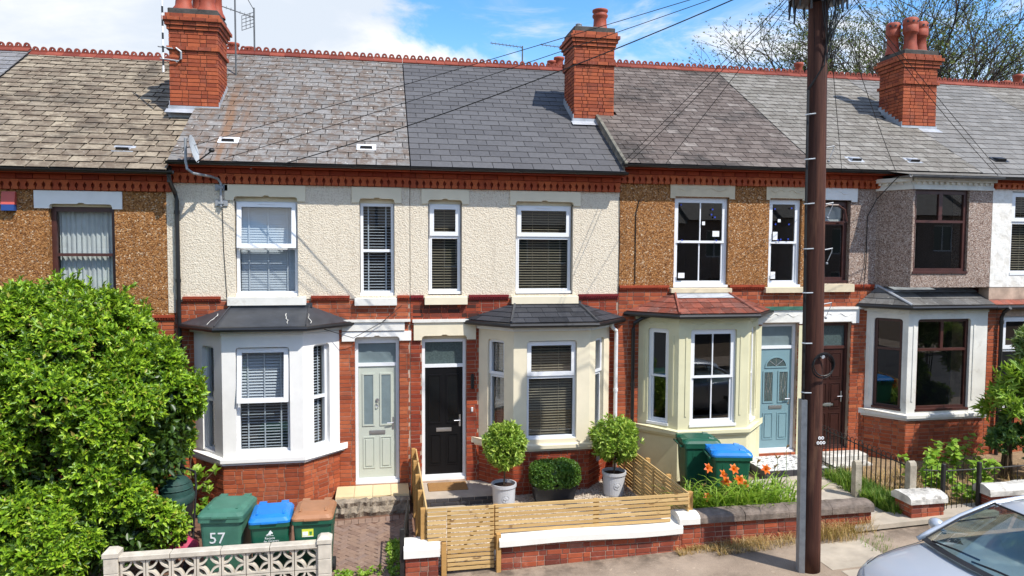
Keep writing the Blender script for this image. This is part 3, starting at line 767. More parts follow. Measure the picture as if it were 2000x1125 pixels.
def bay_roof(H, P, z0, z1, sp, hood, gut):
    E = offset(P, hood); T = sp['top']        # T: two points on the wall line
    tops = [T[0], T[0], T[1], T[1]] if len(P) == 4 else [T[0], T[0], T[1]]
    E3 = [(x, y, z0) for x, y in E]; T3 = [(x, y-.005, z1) for x, y in tops]
    if len(P) == 3: E3[-1] = (P[-1][0], E[1][1], z0)
    mb = MB()
    for i in range(len(P)-1): mb.add([E3[i], E3[i+1], T3[i+1], T3[i]], [(0, 1, 2, 3)])
    mb.add(E3+[(p[0], 0, z0-.02) for p in E3], [tuple(range(len(E3)))+tuple(range(2*len(E3)-1, len(E3)-1, -1))])
    rf = obj('bay_roof', mb, sp.get('deck', 'lead_dark'), H)
    n, sw = sp['courses'], sp['sw']
    for i in range(len(P)-1):
        a, b, c, d = (Vector(q) for q in (E3[i], E3[i+1], T3[i+1], T3[i]))
        U = (b-a).normalized(); nn = U.cross((((c+d)/2)-(a+b)/2)).normalized()
        if nn.z < 0: nn = -nn
        if sp.get('felt'): continue
        for k in range(n):
            l0, r0 = a.lerp(d, k/n), b.lerp(c, k/n); l1, r1 = a.lerp(d, min(1, (k+1.12)/n)), b.lerp(c, min(1, (k+1.12)/n))
            W0 = (r0-l0).length
            if W0 < .02: continue
            m_ = max(1, round(W0/sw)); cuts = [0]+[(j+(.5 if k % 2 else 0))/m_ for j in range(1 if not k % 2 else 0, m_)]+[1]
            # joints run up the slope; the hips cut the end pieces
            V = (d-a); V = V-U*V.dot(U); vlen = (l1-l0)-U*(l1-l0).dot(U)
            for j in range(len(cuts)-1):
                u0, u1 = cuts[j]*W0+.003, cuts[j+1]*W0-.003
                if u1-u0 < .02: continue
                q0, q1 = l0+U*u0, l0+U*u1
                e0 = (l1-l0).dot(U); e1 = (r1-l0).dot(U)
                t0, t1 = max(u0, e0), min(u1, e1)
                if t1 <= t0: t0 = t1 = max(e0, min(e1, (u0+u1)/2))
                q2, q3 = l0+vlen+U*t1, l0+vlen+U*t0
                lift = nn*.016; th = nn*.009
                mb = MB(); mb.add([tuple(v) for v in (q0+lift, q1+lift, q2+nn*.004, q3+nn*.004, q0+lift+th, q1+lift+th, q2+nn*.004+th, q3+nn*.004+th)],
                                  [(4,5,6,7),(0,1,5,4),(1,2,6,5),(3,0,4,7)])
                obj('slate', mb, sp['mat'], rf)
    hp = MB()
    for i in range(1, len(P)-1):
        hp.tube([Vector(E3[i])+Vector((0, 0, .025)), Vector(T3[i])+Vector((0, -.01, .03))], .010 if sp.get('felt') else .026, 6)
    hp.box(T[0][0]-.05, T[1][0]+.05, -.07, .0, z1-.02, z1+.05)
    obj('lead_hip', hp, sp.get('hip', 'lead_dark'), rf)
    if sp.get('apron'):
        ap = MB(); a, b, c, d = (Vector(q) for q in (E3[1], E3[-2] if len(P) == 4 else E3[-1], T3[-2] if len(P) == 4 else T3[-1], T3[1]))
        f = sp['apron']; l0, r0 = d.lerp(a, f), c.lerp(b, f); up_ = Vector((0, -.012, .028))
        ap.add([tuple(l0+up_), tuple(r0+up_), tuple(c+up_), tuple(d+up_)], [(0, 1, 2, 3)]); obj('lead_apron', ap, 'lead', rf)
    g = MB()
    G = offset(P, hood+.02)
    if len(P) == 3: G[-1] = (P[-1][0], G[1][1])
    pts = [(x, y, z0-.035) for x, y in G]; g.tube(pts, .042, 8); obj('gutter', g, gut, rf)
def door_leaf(H, fc, u0, u1, z0, zl, z1, mat, style, hinge=1, fmat='upvc', inset=.11):
    """frame with fanlight, panelled leaf, letter plate and lever"""
    d = -inset; mb = MB(); frame(mb, fc, u0, u1, z0, z1, .055, d-.06, d+.01); fbox(mb, fc, u0+.055, u1-.055, d-.06, d+.009, zl, zl+.06)
    D = obj('door', mb, fmat, H); a, b = u0+.058, u1-.058; zb = z0+.058
    lf = MB(); fbox(lf, fc, a, b, d-.045, d-.012, zb, zl-.003); obj('leaf', lf, mat, D)
    fan = MB(); fbox(fan, fc, u0+.055, u1-.055, d-.035, d-.03, zl+.06, z1-.055); obj('fanlight', fan, 'glass_frosted' if style in ('grey', 'blue') else 'glass_lead', D)
    w = b-a; um = (a+b)/2; f = d-.012
    def panel(p0, p1, q0, q1):
        m = MB(); frame(m, fc, p0, p1, q0, q1, .02, f, f+.010); fbox(m, fc, p0+.045, p1-.045, f, f+.012, q0+.045, q1-.045); obj('panel', m, mat, D)
    def light(p0, p1, q0, q1, gm='glass_frosted', lead=False, rim=None):
        m = MB(); frame(m, fc, p0, p1, q0, q1, .028, f, f+.014); o = obj('light_frame', m, rim or mat, D)
        g = MB(); fbox(g, fc, p0+.028, p1-.028, f, f+.004, q0+.028, q1-.028); obj('pane', g, gm, o)
        if lead:
            l = MB(); cu, cz = (p0+p1)/2, (q0+q1)/2
            for s in (-1, 1):
                l.tube([fc.p(cu, f+.006, q1-.03), fc.p(cu+s*.045, f+.006, cz+.02), fc.p(cu, f+.006, cz-.12), fc.p(cu, f+.006, q0+.03)], .004, 4)
                l.tube([fc.p(cu+s*(p1-p0)*.36, f+.006, q1-.03), fc.p(cu+s*.045, f+.006, cz+.02), fc.p(cu+s*(p1-p0)*.36, f+.006, q0+.03)], .003, 4)
            obj('lead_came', l, 'chrome', o)
    c1, c2 = a+.085, b-.085; g = .045
    if style in ('grey', 'black'):
        light(c1-.02, um-g, zb+.95, zl-.13, 'glass_frosted' if style == 'grey' else 'glass_dark'); light(um+g, c2+.02, zb+.95, zl-.13, 'glass_frosted' if style == 'grey' else 'glass_dark')
        panel(c1-.01, um-g, zb+.17, zb+.75); panel(um+g, c2+.01, zb+.17, zb+.75)
    elif style == 'blue':
        light(c1-.03, um-g, zb+.92, zl-.45, 'glass_lead', True); light(um+g, c2+.03, zb+.92, zl-.45, 'glass_lead', True)
        panel(c1-.02, um-g, zb+.17, zb+.72); panel(um+g, c2+.02, zb+.17, zb+.72)
        r = w*.36; m = MB(); rings = []
        for i in range(13):
            t = math.pi*i/12; rings.append([fc.p(um+q*math.cos(t), f+dd, zl-.36+q*.82*math.sin(t)) for q, dd in ((r, 0), (r, .014), (r-.03, .014), (r-.03, 0))])
        m.loft(rings, True, True); fbox(m, fc, um-r, um+r, f, f+.014, zl-.39, zl-.36); o = obj('light_frame', m, mat, D)
        gp = MB(); gp.add([fc.p(um, f+.004, zl-.36)]+[fc.p(um+(r-.028)*math.cos(math.pi*i/12), f+.004, zl-.36+(r-.028)*.82*math.sin(math.pi*i/12)) for i in range(13)], [(0, i+1, i+2) for i in range(12)]); obj('pane', gp, 'glass_lead', o)
        l = MB()
        for t in (.25, .5, .75): l.tube([fc.p(um, f+.007, zl-.355), fc.p(um+(r-.03)*math.cos(math.pi*t), f+.007, zl-.36+(r-.03)*.82*math.sin(math.pi*t))], .004, 4)
        obj('lead_came', l, 'chrome', o)
    else:
        for i in range(3):
            panel(c1-.03, um-.03, zb+.12+i*.62, zb+.66+i*.62); panel(um+.03, c2+.03, zb+.12+i*.62, zb+.66+i*.62)
    lp = MB(); zl_ = zb+.83; fbox(lp, fc, um-.14, um+.14, f, f+.012, zl_-.035, zl_+.035); fbox(lp, fc, um-.12, um+.12, f+.012, f+.018, zl_-.02, zl_+.02); obj('letter_plate', lp, 'chrome', D)
    handle_set(D, fc, (b-.05) if hinge > 0 else (a+.05), zb+1.0, -hinge, f)
    th = MB(); fbox(th, fc, u0-.02, u1+.02, d-.06, d+.07, z0-.04, z0+.012); obj('threshold', th, fmat, D)
    if style == 'grey':
        k = MB(); k.lathe([(.0, 0), (.03, 0), (.03, .02), (0, .022)], n=12); k.map(lambda x, y, z: fc.p(um+x, f+z, zl-.62+y)); k.tube([fc.p(um+.03*math.cos(t), f+.03, zl-.70+.045*math.sin(t)) for t in [i*math.pi/5 for i in range(11)]], .007, 5); obj('knocker', k, 'chrome', D)
    return D
def string_course(H, segs, z, mat):
    for a, b in segs:
        mb = MB(); fbox(mb, FRONT, a, b, 0, .05, z+.03, z+.075); n = int((b-a)/.042)
        for i in range(n):
            u = a+(i+.5)*(b-a)/n; fbox(mb, FRONT, u-.013, u+.013, 0, .04, z+.004, z+.03)
        fbox(mb, FRONT, a, b, 0, .022, z-.02, z+.004); obj('string_course', mb, mat, H)
def sill_stone(H, u0, u1, z, mat, d=.09, h=.085):
    mb = MB(); k = len(mb.v); mb.prism([(u0, z-h), (u1, z-h), (u1, z), (u0, z)], -d, .12)
    mb.map(lambda x, y, zz: (x, y, zz-(.02 if y < 0 and zz > z-.01 else 0)), k); return obj('window_sill', mb, mat, H)
def downpipe(H, pts, mat='gutter_black', r=.036):
    mb = MB(); mb.tube(pts, r, 10); z0, z1 = pts[-1][2], pts[-2][2]
    zz = z0+.6
    while zz < z1: mb.tube([(pts[-1][0], pts[-1][1], zz-.03), (pts[-1][0], pts[-1][1], zz+.03)], r+.009, 10); zz += 1.15
    return obj('downpipe', mb, mat, H)
def std_house(x0, x1, label, zb, zband, zc0, zc1, ze, zr, upper, uph, low, lowmat='brick_red', floor=None, y_up=0.0, band_mat='brick_band', roofargs=None, sills=(), wall_lo=None, corn=None, pl=2):
    """front wall with its openings, cornice, gutter, interior shell and roof"""
    H = thing('terraced_house', label, 'house', ((x0+x1)/2, 0, zb), 'houses of the brick terrace')
    br = Bricks()
    so_ = MB(); so_.box(x0+.002, x1-.002, -.275, -.06, zc1+.002, zc1+.03); obj('soffit', so_, 'brick_band', H)
    w = MB(); fwall(w, FRONT, x0, x1, zb, zband, low, -.008, .28); wall = obj('wall', w, 'mortar', H)
    br.field(FRONT, x0+.004, x1-.004, wall_lo or zb, zband-.03, [*low], mat=lowmat, blue=pl if wall_lo is None else 0)
    u = MB(); fwall(u, FRONT, x0+.003, x1-.003, zband, zc0, uph, .006, .30); obj('rendered_wall', u, upper, H)
    c0, c1 = corn or (x0, x1)
    cornice(H, c0, c1, zc0, zc1)
    shell(H, x0, x1, zb, ze, .3, floor)
    rf = roof(H, x0, x1, YE, ze, YR, zr, **roofargs)
    return H, wall, br, rf

# ---- 59: brown pebbledash, tan tiles, mostly behind the evergreen
h59, w59, b59, r59 = std_house(-7.36, -3.452, 'terraced house with brown pebbledash, tan tiled roof and net curtains, behind the big bush', -.25, 3.36, 5.44, 5.70, 5.77, 8.66, 'pebble_brown',
    [(-5.37, -4.375, 3.45, 5.25)], [(-7.1, -6.3, .1, 2.75), (-5.6, -4.3, .9, 2.7)],
    roofargs=dict(mat='tile_tan', sw=.365, courses=24, t=.022, jit=.012, ragged=.5, gap=.024, skip=[(-3.9, -3.0, 1.5, 2.3)]))
window(h59, FRONT, -5.59, -4.31, .92, 2.69, .4, 'frame_brown', 'fixed', fw_=.07); door_leaf(h59, FRONT, -7.095, -6.305, .12, 2.2, 2.74, 'door_brown', 'brown', fmat='frame_brown')
b59.done(w59)
string_course(h59, [(-4.37, -3.46)], 3.29, 'brick_band')
lintel(h59, FRONT, -5.575, -4.245, 5.14, 5.43, 'paint_white', -5.35, -4.40)
head_board(h59, -5.36, -4.38, 5.172, 5.25, 'stone_lintel', -.06); w = window(h59, FRONT, -5.37, -4.375, 3.45, 5.17, .46, 'frame_brown', 'fixed', inset=.09, fw_=.075, cill=False)
def curtain(win, x0, x1, y, z0, z1, amp=.03, n=60, mat='curtain', name='curtain'):
    mb = MB(); ph = [random.uniform(0, 6) for _ in range(3)]
    f = lambda t: amp*(math.sin(t*70+ph[0])+.6*math.sin(t*123+ph[1]))
    mb.loft([[(x0+(x1-x0)*i/n, y+f(i/n), z0), (x0+(x1-x0)*i/n, y+f(i/n), z1)] for i in range(n+1)], close=False)
    return obj(name, mb, mat, win, smooth=True)
curtain(w, -5.30, -4.45, .22, 3.45, 5.12, .018)
gutter(h59, -7.36, -3.36, -.335, 5.755)
roof_vent(r59, -4.30, .28, YE, 5.77, YR, 8.66, hood='lead')
# ---- 57: cream render, white bay, grey door
h57, w57, b57, r57 = std_house(-3.448, .498, 'terraced house with cream render, white bay window and sage grey door', -.2, 3.62, 5.60, 5.86, 5.945, 8.90, 'render_cream',
    [(-2.483, -1.436, 3.67, 5.43), (-.382, .227, 3.67, 5.43)], [(-3.17, -.75, -.2, 3.12), (-.48, .307, .25, 2.95)], floor=.28,
    roofargs=dict(mat='slate_lichen', sw=.335, courses=23, t=.013, ragged=.3, gap=.013, skip=[(-3.9, -3.0, 1.5, 2.3)]))
P57 = [(-3.17, 0), (-2.60, -.60), (-1.31, -.60), (-.75, 0)]
WB57 = [(0.0, .36, 1.08, 2.86, 0), (0.0, .86, 1.08, 2.86, 1), (0.0, .36, 1.08, 2.86, 2)]
F57 = bay(h57, b57, P57, -.1, 1.0, 3.17, WB57, 'paint_white', 'paint_white', roofspec=dict(z1=3.50, top=[(-2.55, 0), (-1.25, 0)], felt=True, courses=3, sw=.4, mat='bay_slate', deck='lead_dark'))
b57.done(w57)
ck = MB()
for x, w_ in ((-2.80, .55), (-1.52, .4), (-1.16, .6)):
    pts = []; yy = -.76
    for i in range(7):
        t = .12+.62*i/6*(.6+.4*w_); pts.append((x+random.uniform(-.022, .022)+(.10*i/6 if x < -2 else -.10*i/6), -.79+.79*t, 3.222+(3.50-3.215)*t+.004))
    ck = MB(); ck.tube(pts, [.002+random.uniform(0, .006) for _ in pts], 4); obj('sealant_streak', ck, 'paint_worn', h57)
string_course(h57, [(-3.33, -2.72), (-1.22, -.56), (.27, .49)], 3.60, 'brick_band')
for (a, b, o0, o1) in ((-2.628, -1.298, -2.483, -1.436), (-.512, .351, -.382, .227)): lintel(h57, FRONT, a, b, 5.315, 5.59, 'paint_cream', o0, o1)
head_board(h57, -2.48, -1.44, 5.312, 5.43); head_board(h57, -.38, .225, 5.312, 5.43)
w = window(h57, FRONT, -2.47, -1.45, 3.70, 5.31, .50, style='tophung', opened=.10, label='white casement with its top light ajar')
blind(w, FRONT, -2.42, -1.50, 3.74, 5.29, -.24, ang=72, pitch=.044)
w = window(h57, FRONT, -.37, .215, 3.70, 5.31, .52, style='fixed')
blind(w, FRONT, -.32, .165, 3.74, 5.27, -.22, ang=14, pitch=.052, tapes=(.18, .82))
sill_stone(h57, -.473, .263, 3.64, 'paint_worn', h=.14)
sm = MB(); sm.box(-2.60, -1.30, -.10, .05, 3.52, 3.66); obj('window_sill', sm, 'paint_worn', h57)
for (du, ww, z0, z1, i) in WB57:
    fc, L = F57[i]; c = L/2+du
    if i == 1:
        w = window(h57, fc, c-ww/2, c+ww/2, z0, z1, .52, style='tophung', opened=.12, inset=.08, label='white bay casement with its top light ajar')
        blind(w, fc, c-ww/2+.05, c+ww/2-.05, z0+.05, z0+.86, -.20, ang=8, pitch=.050)
        blind(w, fc, c-ww/2+.05, c+ww/2-.05, z0+.88, z1-.06, -.20, ang=50, pitch=.050)
    else:
        w = window(h57, fc, c-ww/2, c+ww/2, z0, z1, .52, style='fixed', inset=.08, fw_=.04)
        blind(w, fc, c-ww/2+.05, c+ww/2-.05, z0+.05, z1-.06, -.20, ang=8, pitch=.050, tapes=(.2, .75))
lintel(h57, FRONT, -.70, .517, 2.86, 3.03, 'paint_white', -.48, .307, d=.035)
q = MB(); q.box(-.70, .40, -.055, .03, 3.045, 3.20); q.box(-.74, .50, -.085, .03, 3.203, 3.245); obj('door_hood', q, 'paint_worn', h57)
head_board(h57, -.478, .305, 2.862, 2.95, 'paint_white'); door_leaf(h57, FRONT, -.478, .300, .285, 2.385, 2.86, 'door_grey', 'grey')
gutter(h57, -3.47, .497, -.335, 5.925)
roof_vent(r57, -2.62, .33, YE, 5.935, YR, 8.90); roof_vent(r57, -.26, .23, YE, 5.935, YR, 8.90)
q = MB(); q.box(-3.56, -3.447, -.012, .0, 3.40, 5.44); obj('render_return', q, 'render_cream', h57)
# hopper pipe on the party line
dp = downpipe(h59, [(-3.42, -.36, 5.70), (-3.42, -.34, 5.60), (-3.40, -.10, 5.42), (-3.38, -.075, 5.30), (-3.38, -.075, -.1)])
# ---- 55: cream render, cream bay, black door
h55, w55, b55, r55 = std_house(.502, 4.418, 'terraced house with cream render, cream bay window, black door and dark new slates', -.15, 3.62, 5.59, 5.855, 5.945, 8.90, 'render_cream',
    [(.823, 1.435, 3.67, 5.43), (2.424, 3.518, 3.67, 5.43)], [(1.75, 4.25, -.15, 3.12), (.71, 1.525, .25, 2.95)], lowmat='brick_dark', floor=.28,
    roofargs=dict(mat='slate_new', sw=.365, courses=23, t=.011, jit=.002, skip=[(3.8, 4.9, 1.5, 2.3)]))
P55 = [(1.75, 0), (2.29, -.60), (3.69, -.60), (4.25, 0)]
WB55 = [(0.0, .38, 1.10, 2.88, 0), (0.0, .92, 1.10, 2.88, 1), (0.0, .36, 1.10, 2.88, 2)]
F55 = bay(h55, b55, P55, -.05, 1.0, 3.17, WB55, 'paint_cream', 'paint_cream', bmat='brick_dark', roofspec=dict(z1=3.50, top=[(2.42, 0), (3.62, 0)], courses=4, sw=.26, mat='bay_slate'), hood=.19)
b55.field(FRONT, .55, 1.75, 3.26, 3.58, mat='brick_charred', d=.003)
b55.done(w55)
q = MB(); band(q, P55, .02, .05, 3.06, 3.19); obj('fascia_board', q, 'paint_white', h55)
string_course(h55, [(.51, .74), (1.56, 2.30)], 3.60, 'brick_maroon'); string_course(h55, [(3.63, 4.41)], 3.60, 'brick_maroon')
for (a, b, o0, o1) in ((.705, 1.563, .823, 1.435), (2.317, 3.650, 2.424, 3.518)): lintel(h55, FRONT, a, b, 5.315, 5.58, 'paint_cream', o0, o1)
for a, b, tp in ((.84, 1.42, (.5,)), (2.45, 3.50, (.3, .62))):
    head_board(h55, a-.012, b+.012, 5.322, 5.43)
    w = window(h55, FRONT, a, b, 3.72, 5.32, .36, style='toplight')
    blind(w, FRONT, a+.05, b-.05, 3.76, 5.28, -.22, 'blind_wood', 22, .048, tp, .006)
sill_stone(h55, .757, 1.529, 3.655, 'paint_cream', h=.15, d=.10); sill_stone(h55, 2.346, 3.610, 3.655, 'paint_cream', h=.15, d=.10)
for (du, ww, z0, z1, i) in WB55:
    fc, L = F55[i]; c = L/2+du
    w = window(h55, fc, c-ww/2, c+ww/2, z0, z1, .36, style='toplight', inset=.08, fw_=.045 if i == 1 else .03, sw=.045 if i == 1 else .02)
    blind(w, fc, c-ww/2+.05, c+ww/2-.05, z0+.05, z1-.06, -.20, 'blind_wood', 22 if i == 1 else 40, .048, (.3, .7) if i == 1 else (.5,), .006)
lintel(h55, FRONT, .563, 1.691, 2.86, 3.18, 'paint_cream', .71, 1.525, d=.045)
q = MB(); q.box(.54, 1.72, -.075, .03, 3.183, 3.235); obj('door_hood', q, 'paint_worn', h55)
head_board(h55, .712, 1.523, 2.862, 2.95); door_leaf(h55, FRONT, .715, 1.52, .285, 2.335, 2.86, 'door_black', 'black')
gutter(h55, .503, 4.46, -.335, 5.925)
q = MB(); q.cbox(1.60, 1.66, -.045, 0, 1.95, 2.22, .012); obj('door_camera', q, 'gutter_black', h55)
q = MB(); q.cbox(1.605, 1.645, -.025, 0, 1.52, 1.60, .008); obj('doorbell', q, 'decal_white', h55)
downpipe(h55, [(4.25, -.16, 3.16), (4.27, -.12, 3.05), (4.36, -.075, 2.98), (4.365, -.07, 2.9), (4.365, -.07, .1)], 'downpipe_white')
# ---- 53: brown pebbledash, yellow-cream bay, blue door
h53, w53, b53, r53 = std_house(4.422, 8.348, 'terraced house with brown pebbledash, pale yellow bay and blue arched-light door', .0, 3.80, 5.76, 6.02, 6.105, 9.07, 'pebble_brown',
    [(5.524, 6.640, 3.80, 5.52), (7.50, 8.20, 3.80, 5.52)], [(4.838, 7.33, .0, 3.30), (7.40, 8.20, .45, 3.06)], lowmat='brick_red', floor=.46,
    roofargs=dict(mat='slate_brown', sw=.285, courses=27, gap=.013, t=.013, jit=.008, ragged=.6, skip=[(3.8, 4.9, 1.5, 2.3)]))
P53 = [(4.838, 0), (5.40, -.60), (6.79, -.60), (7.33, 0)]
WB53 = [(0.0, .42, 1.24, 3.04, 0), (0.0, .92, 1.24, 3.04, 1), (0.0, .36, 1.24, 3.04, 2)]
F53 = bay(h53, b53, P53, .05, 1.14, 3.29, WB53, 'paint_yellow', 'paint_yellow', brick_base=False, mould=True, roofspec=dict(z1=3.68, top=[(5.55, 0), (6.62, 0)], courses=4, sw=.22, mat='bay_tile_red', apron=.3, hip='bay_tile_red'), hood=.19)
b53.done(w53)
pj = MB()
for a, b in ((7.14, 7.395), (8.205, 8.34)): fbox(pj, FRONT, a, b, -.02, .012, .3, 3.02)
obj('painted_pier', pj, 'paint_yellow', h53)
string_course(h53, [(4.43, 5.42), (6.68, 7.42)], 3.76, 'brick_band')
for (a, b, o0, o1) in ((5.425, 6.750, 5.524, 6.640), (7.42, 8.28, 7.50, 8.20)): lintel(h53, FRONT, a, b, 5.50, 5.765, 'stone_lintel', o0, o1, notch=False, scroll=True)
w = window(h53, FRONT, 5.53, 6.635, 3.82, 5.52, .5, style='sash', bars=1, inset=.06)
pw = w
def stickers(win, lst, y):
    mb = MB(); bl = MB()
    for x, z, a, b in lst: mb.box(x-a, x+a, y-.002, y, z-b, z+b)
    obj('glass_sticker', mb, 'decal_white', win)
def dots(win, lst, y):
    mb = MB()
    for x, z in lst: mb.lathe([(0, 0), (.017, 0), (.017, .004), (0, .004)], n=8); mb.map(lambda px, py, pz: (x+px, y-pz, z+py), len(mb.v)-32)
    obj('glazing_dot', mb, 'sticker_blue', win)
stickers(w, [(6.14, 5.03, .03, .035), (6.40, 4.83, .07, .055), (5.70, 4.02, .065, .05)], -.02+.06); dots(w, [(6.32, 5.30), (6.30, 5.20), (6.37, 5.15), (6.41, 4.70), (5.70, 4.70), (5.67, 5.38)], .035)
w = window(h53, FRONT, 7.51, 8.19, 3.82, 5.52, .5, style='sash', inset=.06)
stickers(w, [(7.74, 5.10, .03, .03), (7.66, 4.80, .05, .08), (7.63, 4.02, .05, .07)], .04); dots(w, [(7.64, 5.33), (7.66, 5.03), (8.0, 5.35), (7.95, 5.03), (7.72, 4.72), (7.78, 4.73), (7.94, 4.74)], .035)
sill_stone(h53, 5.45, 6.70, 3.79, 'stone_lintel', h=.10); sill_stone(h53, 7.42, 8.28, 3.80, 'stone_lintel', h=.12)
for (du, ww, z0, z1, i) in WB53:
    fc, L = F53[i]; c = L/2+du
    window(h53, fc, c-ww/2, c+ww/2, z0, z1, .5, style='sash', bars=1 if i == 1 else 0, inset=.05, fw_=.05, sw=.045 if i == 1 else .035)
lintel(h53, FRONT, 7.25, 8.34, 3.05, 3.33, 'paint_worn', 7.40, 8.20, notch=False, scroll=True)
q = MB(); q.box(7.22, 8.345, -.06, .03, 3.335, 3.40); obj('door_hood', q, 'bin_green_faded', h53)
door_leaf(h53, FRONT, 7.405, 8.195, .47, 2.545, 3.05, 'door_blue', 'blue')
gutter(h53, 4.36, 8.347, -.335, 6.085)
downpipe(h53, [(5.0, -.22, 3.28), (4.85, -.16, 3.22), (4.72, -.08, 3.12), (4.70, -.075, 3.0), (4.70, -.075, .2)])
q = MB(); q.cbox(7.22, 7.27, -.04, 0, 1.55, 1.68, .008); obj('doorbell', q, 'gutter_black', h53)
vg = MB(); vg.loft([[(x, y+dy, z+dz) for x, dy, dz in ((4.395, 0, -.05), (4.45, 0, -.05), (4.45, 0, .035), (4.395, 0, .03))] for y, z in [(YE-.02+i*(YR-YE)/12, 6.095-.02+i*(9.07-6.095)/12+random.uniform(-.008, .008)) for i in range(13)]], True, True); vg.box(4.40, 4.42, YE, YR, 5.9, 5.95)
vg.v = vg.v[:-8]; vg.f = vg.f[:-6]; obj('verge', vg, 'flaunching', r53)
ap = MB(); ap.add([(4.40, YE, 5.93), (4.40, YR, 8.89), (4.40, YR, 9.02), (4.40, YE, 6.06)], [(0, 1, 2, 3)]); obj('verge_upstand', ap, 'concrete_rough', r53)
# ---- 51: pink pebbledash with a two-storey bay
h51, w51, b51, r51 = std_house(8.352, 11.998, 'terraced house with grey-pink pebbledash, brown window frames and white stone bay', .1, 3.80, 5.76, 6.02, 6.105, 9.07, 'pebble_pink',
    [(8.45, 9.277, 3.86, 5.52), (10.0, 11.9, 3.9, 5.7)], [(9.72, 11.99, .1, 3.4), (8.56, 9.374, .45, 3.06)], floor=.5, corn=(8.352, 9.93),
    roofargs=dict(mat='slate_grey', sw=.30, courses=25, gap=.013, t=.015, jit=.006, ragged=.4, skip=[(11.4, 12.6, 1.5, 2.3)]))
P51 = [(9.72, 0), (10.20, -.60), (11.996, -.60)]
WB51 = [(0.02, .52, 1.36, 3.17, 0), (-.09, 1.20, 1.36, 3.17, 1)]
F51 = bay(h51, b51, P51, .1, 1.26, 3.40, WB51, 'paint_worn', 'paint_worn', mould=True, roofspec=dict(z1=3.78, top=[(9.9, -.05), (11.996, -.05)], courses=3, sw=.30, mat='bay_slate_old', apron=.35, hip='lead'), hood=.16)
b51.done(w51)
# upper bay
ub = MB(); P51u = [(9.86, 0), (10.20, -.60), (11.996, -.60)]
fc0, L0 = facet(P51u[0], P51u[1]); fc1, L1 = facet(P51u[1], P51u[2])
fwall(ub, fc0, 0, L0, 3.80, 5.75, [], .0, .16); fwall(ub, fc1, 0, L1, 3.80, 5.75, [(.03, 1.26, 4.08, 5.72)], .0, .16)
obj('upper_bay', ub, 'pebble_pink', h51)
cornice(h51, 0, L1, 5.75, 5.93, fc1, stone='paint_worn'); cornice(h51, 0, L0, 5.75, 5.93, fc0, stone='paint_worn')
w = window(h51, fc1, .035, 1.255, 4.10, 5.71, .38, 'frame_brown', 'fixed', inset=.05, fw_=.075)
q = MB(); fbox(q, fc1, .62, .70, -.11, -.051, 5.12, 5.64); obj('mullion', q, 'frame_brown', w)
fl = MB(); fl.add([(9.80, YE, 6.085), (11.998, YE, 6.085), (11.998, -.80, 5.985), (9.98, -.80, 5.985)], [(0, 1, 2, 3)]); fl.box(9.98, 11.998, -.80, -.3, 5.94, 5.975)
obj('eave_sprocket', fl, 'slate_grey', r51)
gutter(h51, 8.348, 9.95, -.335, 6.085); gutter(h51, 9.95, 12.0, -.83, 5.965, 'gutter_grey')
lintel(h51, FRONT, 8.40, 9.406, 5.49, 5.765, 'paint_white', 8.45, 9.277, notch=False, scroll=True)
w = window(h51, FRONT, 8.46, 9.265, 3.90, 5.50, .28, 'frame_brown', 'fixed', inset=.09, fw_=.08)
q = MB(); fbox(q, FRONT, 8.52, 9.20, -.06, .02, 5.08, 5.10); q.tube([(8.55, -.02, 5.10), (8.60, -.02, 5.33), (8.75, -.02, 5.42), (8.98, -.02, 5.42), (9.13, -.02, 5.33), (9.18, -.02, 5.10)], .025, 6); obj('arched_sash', q, 'frame_brown', w)
cu = MB(); cu.box(8.56, 9.17, .16, .18, 5.10, 5.40); obj('net_curtain', cu, 'curtain', w)
sill_stone(h51, 8.40, 9.354, 3.86, 'stone_lintel', h=.17)
for (du, ww, z0, z1, i) in WB51:
    fc, L = F51[i]; c = L/2+du
    w = window(h51, fc, c-ww/2, c+ww/2, z0, z1, .34, 'frame_brown', 'fixed', inset=.06, fw_=.06)
    if i == 1: q = MB(); fbox(q, fc, c-.03, c+.03, -.12, -.062, z1-.60, z1-.06); obj('mullion', q, 'frame_brown', w)
lintel(h51, FRONT, 8.40, 9.527, 3.05, 3.33, 'paint_white', 8.56, 9.374, notch=False, scroll=True)
q = MB(); q.box(8.355, 9.70, -.06, .03, 3.335, 3.385); obj('door_hood', q, 'paint_worn', h51)
door_leaf(h51, FRONT, 8.565, 9.37, .48, 2.52, 3.05, 'door_brown', 'brown', fmat='frame_brown')
roof_vent(r51, 9.35, .02, YE, 6.095, YR, 9.07, hood='lead'); roof_vent(r51, 10.7, .05, YE, 6.095, YR, 9.07, hood='lead')
string_course(h51, [(9.38, 9.84)], 3.76, 'brick_band')
# ---- 49 beyond, white render and red bay tiles
h49 = thing('terraced_house', 'white rendered house with red tiled bay roof at the far right edge', 'house', (14, 0, .2), 'houses of the brick terrace')
X0, X1 = 12.002, 15.9
fcB = Fc(X0, -.6, 0)
u = MB(); fwall(u, fcB, 0, 2.2, 3.80, 5.76, [(.45, 1.65, 4.06, 5.72)], .0, .25); fwall(u, FRONT, X0+2.2, X1, 3.80, 5.76, [], 0, .3); obj('rendered_wall', u, 'render_white', h49)
l = MB(); fwall(l, fcB, 0, 2.2, .1, 3.80, [(.35, 1.7, 1.36, 3.2)], -.008, .25); fwall(l, FRONT, X0+2.2, X1, .1, 3.80, [(X0+2.75, X0+3.55, .45, 3.0)], -.008, .3); wl = obj('wall', l, 'mortar', h49)
b = Bricks(); b.field(fcB, .004, 2.2, .1, 3.42, [(.35, 1.7, 1.2, 3.3)]); b.done(wl); b = Bricks(); b.field(FRONT, X0+2.2, X1, .1, 3.78, [(X0+2.75, X0+3.55, .45, 3.0)]); b.done(wl, 0)
